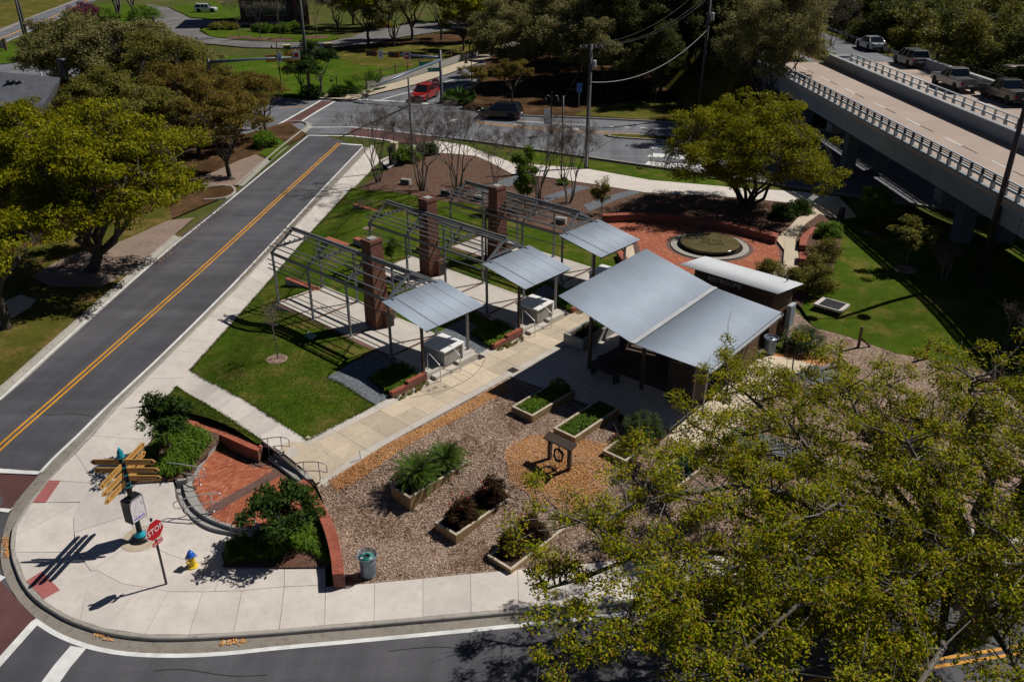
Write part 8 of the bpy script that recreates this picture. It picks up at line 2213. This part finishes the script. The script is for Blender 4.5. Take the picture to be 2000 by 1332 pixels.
# brick office building at the top
ba, bb2 = G(472, 50), G(602, 47); d = bb2-ba; Lb = d.length
t = empty('brick_building', ba, math.atan2(d.y, d.x), 'dark brick building with tall arched windows at the top edge', 'building')
MB().box(0, Lb, 0, 14, -0.3, 13).build('wall', M['brick_dark'], t); MB().box(-0.5, Lb+0.5, -0.5, 14.5, 13.01, 13.6).build('cornice', M['stone_tan'], t)
MB().box(Lb*0.80, Lb*0.86, -0.5, -0.01, -0.3, 12.9).build('pilaster', M['brick_wall'], t); MB().box(Lb*0.975, Lb+0.3, -0.6, -0.01, -0.3, 12.9).build('pilaster', M['brick_wall'], t)
MB().box(-0.4, Lb*1.02, -0.15, -0.01, 0.0, 0.5).build('plinth', M['stone_grey'], t)
for k, xw in enumerate((0.16, 0.42, 0.62, 0.915)):
    x = Lb*xw; arch = [(-0.8, 1.6), (0.8, 1.6), (0.8, 5.6)]+[(0.8*math.cos(R(a)), 5.6+0.8*math.sin(R(a))) for a in range(20, 180, 20)]+[(-0.8, 5.6)]
    n = len(arch)
    w_ = MB().add([(x+1.25*a, -0.10, z) for a, z in arch]+[(x+1.25*a, -0.02, z) for a, z in arch], [tuple(range(n))[::-1]]+[(i, (i+1) % n, n+(i+1) % n, n+i) for i in range(n)]).build('window', M['trim_white' if k == 3 else 'stone_grey'], t)
    for i in range(2):
        for j in range(3): MB().box(x-0.9+i*0.93, x-0.03+i*0.93, -0.13, -0.105, 1.75+j*1.45, 3.1+j*1.45).build('pane', M['window_glass'], w_)
# white wall and sign bits far away
b = G(3, 98); t = empty('yard_sign', b, R(20), 'pale yard sign with a brown post cut off by the left edge', 'sign'); MB().box(-2.2, 0.9, -0.08, 0.08, 0.2, 1.6).build('panel', M['stone_tan'], t, bevel=0.03); MB().box(0.9, 1.3, -0.15, 0.15, 0, 1.8).build('post', M['timber_brown'], t); disc(t, (-0.3, -0.1, 0.95), Vector((1, 0, 0)), 0.35, 'timber_brown')
b = G(1003, 40); t = empty('garden_wall', b, R(46), 'low white garden wall far off between the trees', 'wall'); MB().box(-6, 6, -0.2, 0.2, 0, 1.0).build('wall_body', M['stone_grey'], t); MB().box(-6.1, 6.1, -0.3, 0.3, 1.0, 1.15).build('wall_cap', M['sidewalk'], t)
# ------------------------------------------------------------------ corner furniture
# wayfinding post
wb = P(276, 1052, H(*P(276, 1052, -1.25)[:2])); wb.z = H(wb.x, wb.y); wh = col_h(wb, 893)
t = empty('wayfinding_sign', wb, 0, 'black wayfinding post with golden direction blades and a map case', 'sign')
MB().lathe([(0.34, 0), (0.36, 0.06), (0.33, 0.14), (0.22, 0.20)], 24).build('base', M['black_paint'], t, smooth=True)
MB().lathe([(0.22, 0.20), (0.20, 0.25), (0.12, 0.31), (0.105, 0.36)], 24, cap=False).build('base_ring', M['teal_metal'], t, smooth=True)
MB().lathe([(0.10, 0.30), (0.10, wh)], 18).build('post', M['black_paint'], t, smooth=True)
for z in (wh-0.42, wh-0.75, wh-1.08, wh-1.25, wh-1.85):
    MB().lathe([(0.106, z), (0.112, z+0.02), (0.112, z+0.05), (0.106, z+0.07)], 18, cap=False).build('ring', M['teal_metal'], t, smooth=True)
MB().lathe([(0.12, wh-0.02), (0.15, wh+0.06), (0.10, wh+0.12), (0.11, wh+0.22), (0.05, wh+0.33), (0.01, wh+0.45)], 14).build('finial', M['teal_metal'], t, smooth=True)
circ = sheet('paving_ring', [(wb.x+0.72*math.cos(2*math.pi*i/32), wb.y+0.72*math.sin(2*math.pi*i/32)) for i in range(32)], M['promenade'], 0.008, pavement, step=0, px=False)
def blade(z, d, L, name='direction_blade', text=''):
    d = Vector(d).normalized(); s = Vector((0, 0, 1)); n_ = d.cross(s)
    a = d*0.10; h_ = 0.115; out = [(0, -h_), (L-0.13, -h_), (L-0.05, -h_*0.55), (L, 0), (L-0.05, h_*0.55), (L-0.13, h_), (0, h_)]
    k = len(out); vs = []
    for e in (0.018, -0.018):
        for x, zz in out: vs.append(a+d*x+Vector((0, 0, z+zz))+n_*e)
    b_ = MB().add(vs, [tuple(range(k))[::-1], tuple(range(k, 2*k))]+[(i, (i+1) % k, k+(i+1) % k, k+i) for i in range(k)]).build(name, M['sign_gold'], t)
    for e in (1, -1):
        rdir = d if n_.dot(Vector(CAMPOS)-Vector(wb))*e > 0 and d.dot(rt) > 0 else d
        for row, (zz, txt) in enumerate(((0.045, text.split('|')[0]), (-0.045, text.split('|')[-1]))):
            if not txt: continue
            if txt == '~':      # print too small to read: short strokes
                x_ = 0.30
                while x_ < L*0.72:
                    w_ = random.uniform(0.05, 0.14); c0 = a+d*x_+Vector((0, 0, z+zz))+n_*0.0195*e
                    MB().bar(c0, c0+d*w_, 0.003, 0.034).build('print_stroke', M['ink'], b_); x_ += w_+0.035
                continue
            tm = text_mesh(txt, 0.072, M['ink'], extrude=0.001)
            q = link('lettering', tm, b_)
            nn = n_*e; rr = Vector((0, 0, 1)).cross(nn)
            q.matrix_local = Matrix.Translation(a+d*(L*0.46)+Vector((0, 0, z+zz))+nn*0.021) @ Matrix(((rr.x, 0, nn.x, 0), (rr.y, 0, nn.y, 0), (0, 1, 0, 0), (0, 0, 0, 1)))
        c = a+d*(L-0.14)+Vector((0, 0, z))+n_*0.022*e
        vs = [c+d*0.05*math.cos(2*math.pi*i/10)+Vector((0, 0, 0.05*math.sin(2*math.pi*i/10))) for i in range(10)]
        MB().add(vs, [tuple(range(10)) if e > 0 else tuple(range(10))[::-1]]).build('arrow_dot', M['ink'], b_)
fwh = Vector((FW[0], FW[1], 0)).normalized(); diag = (rt*0.16+fwh*0.985).normalized()
blade(wh-0.20, rt, 1.08, text='Meridian Marker Plaza|'); blade(wh-0.55, rt, 1.14, text='Capital City Amphitheater|Imagination Fountain'); blade(wh-0.88, rt, 1.16, text='~|Public Restrooms')
blade(wh-0.20, -rt, 1.02, text='John G. Riley House|& Museum'); blade(wh-0.55, -rt, 0.98, text='~|~')
for k, z in enumerate((wh-0.32, wh-0.66, wh-1.0)):
    blade(z, diag, 1.3-0.06*k, text='~|'); blade(z, -diag, 1.3-0.03*k, text='~|')
mc = MB(); cd = (rt*0.90-fwh*0.44).normalized(); cr = cd.cross(Vector((0, 0, 1)))*-1
def obox(c, ex, ey, a, b_, h_):
    vs = []
    for k in (-1, 1):
        for i, j in ((-1, -1), (1, -1), (1, 1), (-1, 1)): vs.append(c+ex*a*i+ey*b_*j+Vector((0, 0, h_*k)))
    return vs, [(0, 3, 2, 1), (4, 5, 6, 7), (0, 1, 5, 4), (1, 2, 6, 5), (2, 3, 7, 6), (3, 0, 4, 7)]
cc = Vector((0, 0, 1.42))
case = MB().add(*obox(cc, cd, cr, 0.20, 0.33, 0.48)).build('map_case', M['black_paint'], t, bevel=0.012)
MB().add(*obox(cc+cd*0.206, cd, cr, 0.004, 0.29, 0.43)).build('map_face', M['map_face'], case)
rg = random.Random(4)
for k in range(14):
    a = cc+cd*0.213+cr*rg.uniform(-.24, .24)+Vector((0, 0, rg.uniform(-.30, .36))); b_ = a+cr*rg.uniform(-.14, .14)+Vector((0, 0, rg.uniform(-.2, .2)))
    b_ = cc+cd*0.213+cr*max(-.26, min(.26, (b_-cc).dot(cr)))+Vector((0, 0, max(-.36, min(.36, (b_-cc).z))))
    MB().bar(a, b_, 0.008, 0.006, up=cd).build('map_line', M[['ink_pink', 'ink_violet', 'grey_paint'][k % 3]], case)
MB().add(*obox(cc+cd*0.213+Vector((0, 0, -0.33)), cd, cr, 0.002, 0.24, 0.035)).build('map_title', M['ink_violet'], case)
# stop sign
sb = G(325, 1140); sh = col_h(sb, 1014)
t = empty('stop_sign', sb, 0, 'red octagonal stop sign with a small plate on a black post', 'sign')
MB().tube([(0, 0, -0.1), (0, 0, sh)], 0.042, 10).build('post', M['black_paint'], t, smooth=True); MB().sphere((0, 0, sh), 0.05, n=8, m=5).build('post_cap', M['black_paint'], t)
sr = (rt*0.40+fwh*0.92).normalized()
sc_ = Vector((0, 0, sh-0.42)); sn = sr.cross(Vector((0, 0, 1)))
if sn.dot(Vector(CAMPOS)-Vector(sb)) < 0: sn = -sn
def octa(r_, e, mat, name, par):
    vs = [sc_+sr*r_*math.cos(R(22.5+45*i))+Vector((0, 0, r_*math.sin(R(22.5+45*i))))+sn*ee for ee in (e, e-0.012) for i in range(8)]
    return MB().add(vs, [tuple(range(8)), tuple(range(15, 7, -1))]+[(i, 8+i, 8+(i+1) % 8, (i+1) % 8) for i in range(8)]).build(name, M[mat], par)
ob = octa(0.40, 0.06, 'sign_white', 'sign_border', t); octa(0.37, 0.066, 'sign_red', 'sign_face', t)
def stext(txt, c, size, mat, par):
    q = link('lettering', text_mesh(txt, size, M[mat], extrude=0.003), par)
    q.matrix_local = Matrix.Translation(c) @ Matrix(((sr.x, 0, sn.x, 0), (sr.y, 0, sn.y, 0), (0, 1, 0, 0), (0, 0, 0, 1))) @ Matrix.Scale(0.9, 4, (1, 0, 0))
    return q
stext('STOP', sc_+sn*0.072, 0.305, 'sign_white', t)
pc = sc_+Vector((0, 0, -0.52))
MB().add(*obox(pc+sn*0.06, sr, sn, 0.22, 0.006, 0.075)).build('sign_plate', M['sign_red'], t); stext('ALL WAY', pc+sn*0.07, 0.105, 'sign_white', t)
# hydrant
hb = G(377, 1106)
t = empty('fire_hydrant', hb, R(200), 'yellow fire hydrant with a blue bonnet on the corner pavement', 'hydrant'); t.scale = (1.05, 1.05, 1.05)
MB().lathe([(0.17, 0), (0.17, 0.04), (0.11, 0.06), (0.105, 0.40), (0.13, 0.41), (0.13, 0.46)], 18).build('barrel', M['hydrant_yellow'], t, smooth=False)
MB().lathe([(0.15, 0.46), (0.15, 0.49), (0.12, 0.50), (0.115, 0.56), (0.08, 0.63), (0.03, 0.66)], 18).build('bonnet', M['hydrant_blue'], t, smooth=True); MB().lathe([(0.03, 0.66), (0.03, 0.72)], 5).build('operating_nut', M['hydrant_blue'], t)
for a, r_, mt in ((0, 0.075, 'hydrant_cap'), (R(90), 0.055, 'hydrant_yellow'), (R(-90), 0.055, 'hydrant_blue')):
    d = Vector((math.cos(a), math.sin(a), 0)); z = Vector((0, 0, 0.32))
    nz = MB().tube([d*0.08+z, d*0.17+z], r_*0.8, 12).build('nozzle', M['hydrant_yellow'], t, smooth=True); MB().tube([d*0.165+z, d*0.21+z], r_, 12).build('nozzle_cap', M[mt], nz, smooth=False); MB().tube([d*0.205+z, d*0.235+z], 0.02, 5).build('cap_nut', M[mt], nz)
# engraved numbers and arc of the game set into the promenade
et = sweep('engraved_arc', smooth_line(GL([(948, 697), (944, 712), (925, 735), (890, 755), (850, 768), (800, 777)]), 2), [(0.012, 0.009), (-0.012, 0.009)], M['joint'], promenade, 0.3)
for a, b_ in (((858, 720), (905, 745)), ((880, 709), (925, 733)), ((835, 733), (880, 756)), ((812, 746), (850, 766)), ((905, 697), (940, 716))):
    sweep('engraved_line', GL([a, b_]), [(0.007, 0.008), (-0.007, 0.008)], M['joint'], promenade, 0.3)
for x, y, tx in ((849, 758, '10'), (870, 756, '8'), (838, 764, '9')):
    g_ = G(x, y); q = link('engraved_number', text_mesh(tx, 0.30, M['joint'], extrude=0.001), promenade); q.location = (g_.x, g_.y, g_.z+0.012); q.rotation_euler = (0, 0, R(90))
# dead leaves in the gutters
def litter(name, line, n, w, mat, label, seed):
    rng = np.random.default_rng(seed); ln = resample(line, 0.2); C = []
    for i in range(n):
        p = ln[rng.integers(0, len(ln))]; C.append((p.x+rng.normal()*w, p.y+rng.normal()*w, p.z+0.015))
    o = link(name, quads_mesh(name, leaves(np.array(C), 1, 0.01, 0.045, rng, 1, 0.5, 2.0), M[mat])); o['kind'] = 'stuff'; tag(o, label, 'leaves')
litter('fallen_leaves', GL([(12, 1050), (14, 1085)], RD+0.02), 160, 0.05, 'chip_orange', 'orange fallen leaves at the bend of the kerb', 141)
litter('fallen_leaves', GL([(190, 1240), (215, 1248)], RD+0.02)+GL([(215, 1248)], RD+0.02), 60, 0.05, 'chip_orange', 'orange fallen leaves in the gutter below the corner', 142)
litter('fallen_leaves', GL([(435, 1256), (475, 1252)], RD+0.02), 110, 0.05, 'chip_orange', 'orange fallen leaves along the lower gutter', 143)
litter('fallen_leaves', GL([(470, 548), (560, 452), (620, 392)], RD+0.02), 900, 0.16, 'chip_brown', 'brown fallen leaves along the upper gutter of the street', 144)
litter('fallen_leaves', GL([(300, 520), (360, 470), (440, 400)], RD+0.02), 900, 0.3, 'chip_brown', 'brown fallen leaves along the far kerb of the street', 145)
# mulch rings of the saplings
for x, y, r_ in ((541, 701, 0.52), (720, 446, 0.4), (1768, 527, 0.7), (1703, 455, 0.6)):
    c = G(x, y); sheet('mulch_ring', [(c.x+r_*math.cos(2*math.pi*i/20)*(1+0.08*math.sin(3*i)), c.y+r_*math.sin(2*math.pi*i/20)) for i in range(20)], M['mulch'], 0.006, px=False, step=0.5)
for x, y in ((467, 74), (508, 77), (547, 78), (620, 73), (440, 5)):
    c = G(x, y); sheet('mulch_ring', [(c.x+2.2*math.cos(2*math.pi*i/20), c.y+2.2*math.sin(2*math.pi*i/20)) for i in range(20)], M['mulch_red'], 0.03, px=False, step=0)
# sealed cracks and a patch in the asphalt
for ln in ([(505, 372), (560, 364), (620, 352), (668, 346)], [(560, 330), (610, 336), (660, 342)], [(452, 420), (520, 424), (575, 432)], [(60, 800), (95, 812), (140, 806), (190, 815)], [(300, 1310), (360, 1304), (450, 1322), (520, 1318)], [(760, 1270), (850, 1262), (930, 1268)], [(20, 1200), (32, 1225), (28, 1250)], [(590, 300), (640, 306), (690, 304)]):
    rr = random.Random(int(ln[0][0])); pts = [(x+rr.uniform(-4, 4), y+rr.uniform(-1.5, 1.5)) for x, y in ln]
    sweep('sealed_crack', smooth_line(GL(pts, PL), 2), [(0.016, RD+0.006), (-0.016, RD+0.006)], M['black_matt'], street, 0.4)
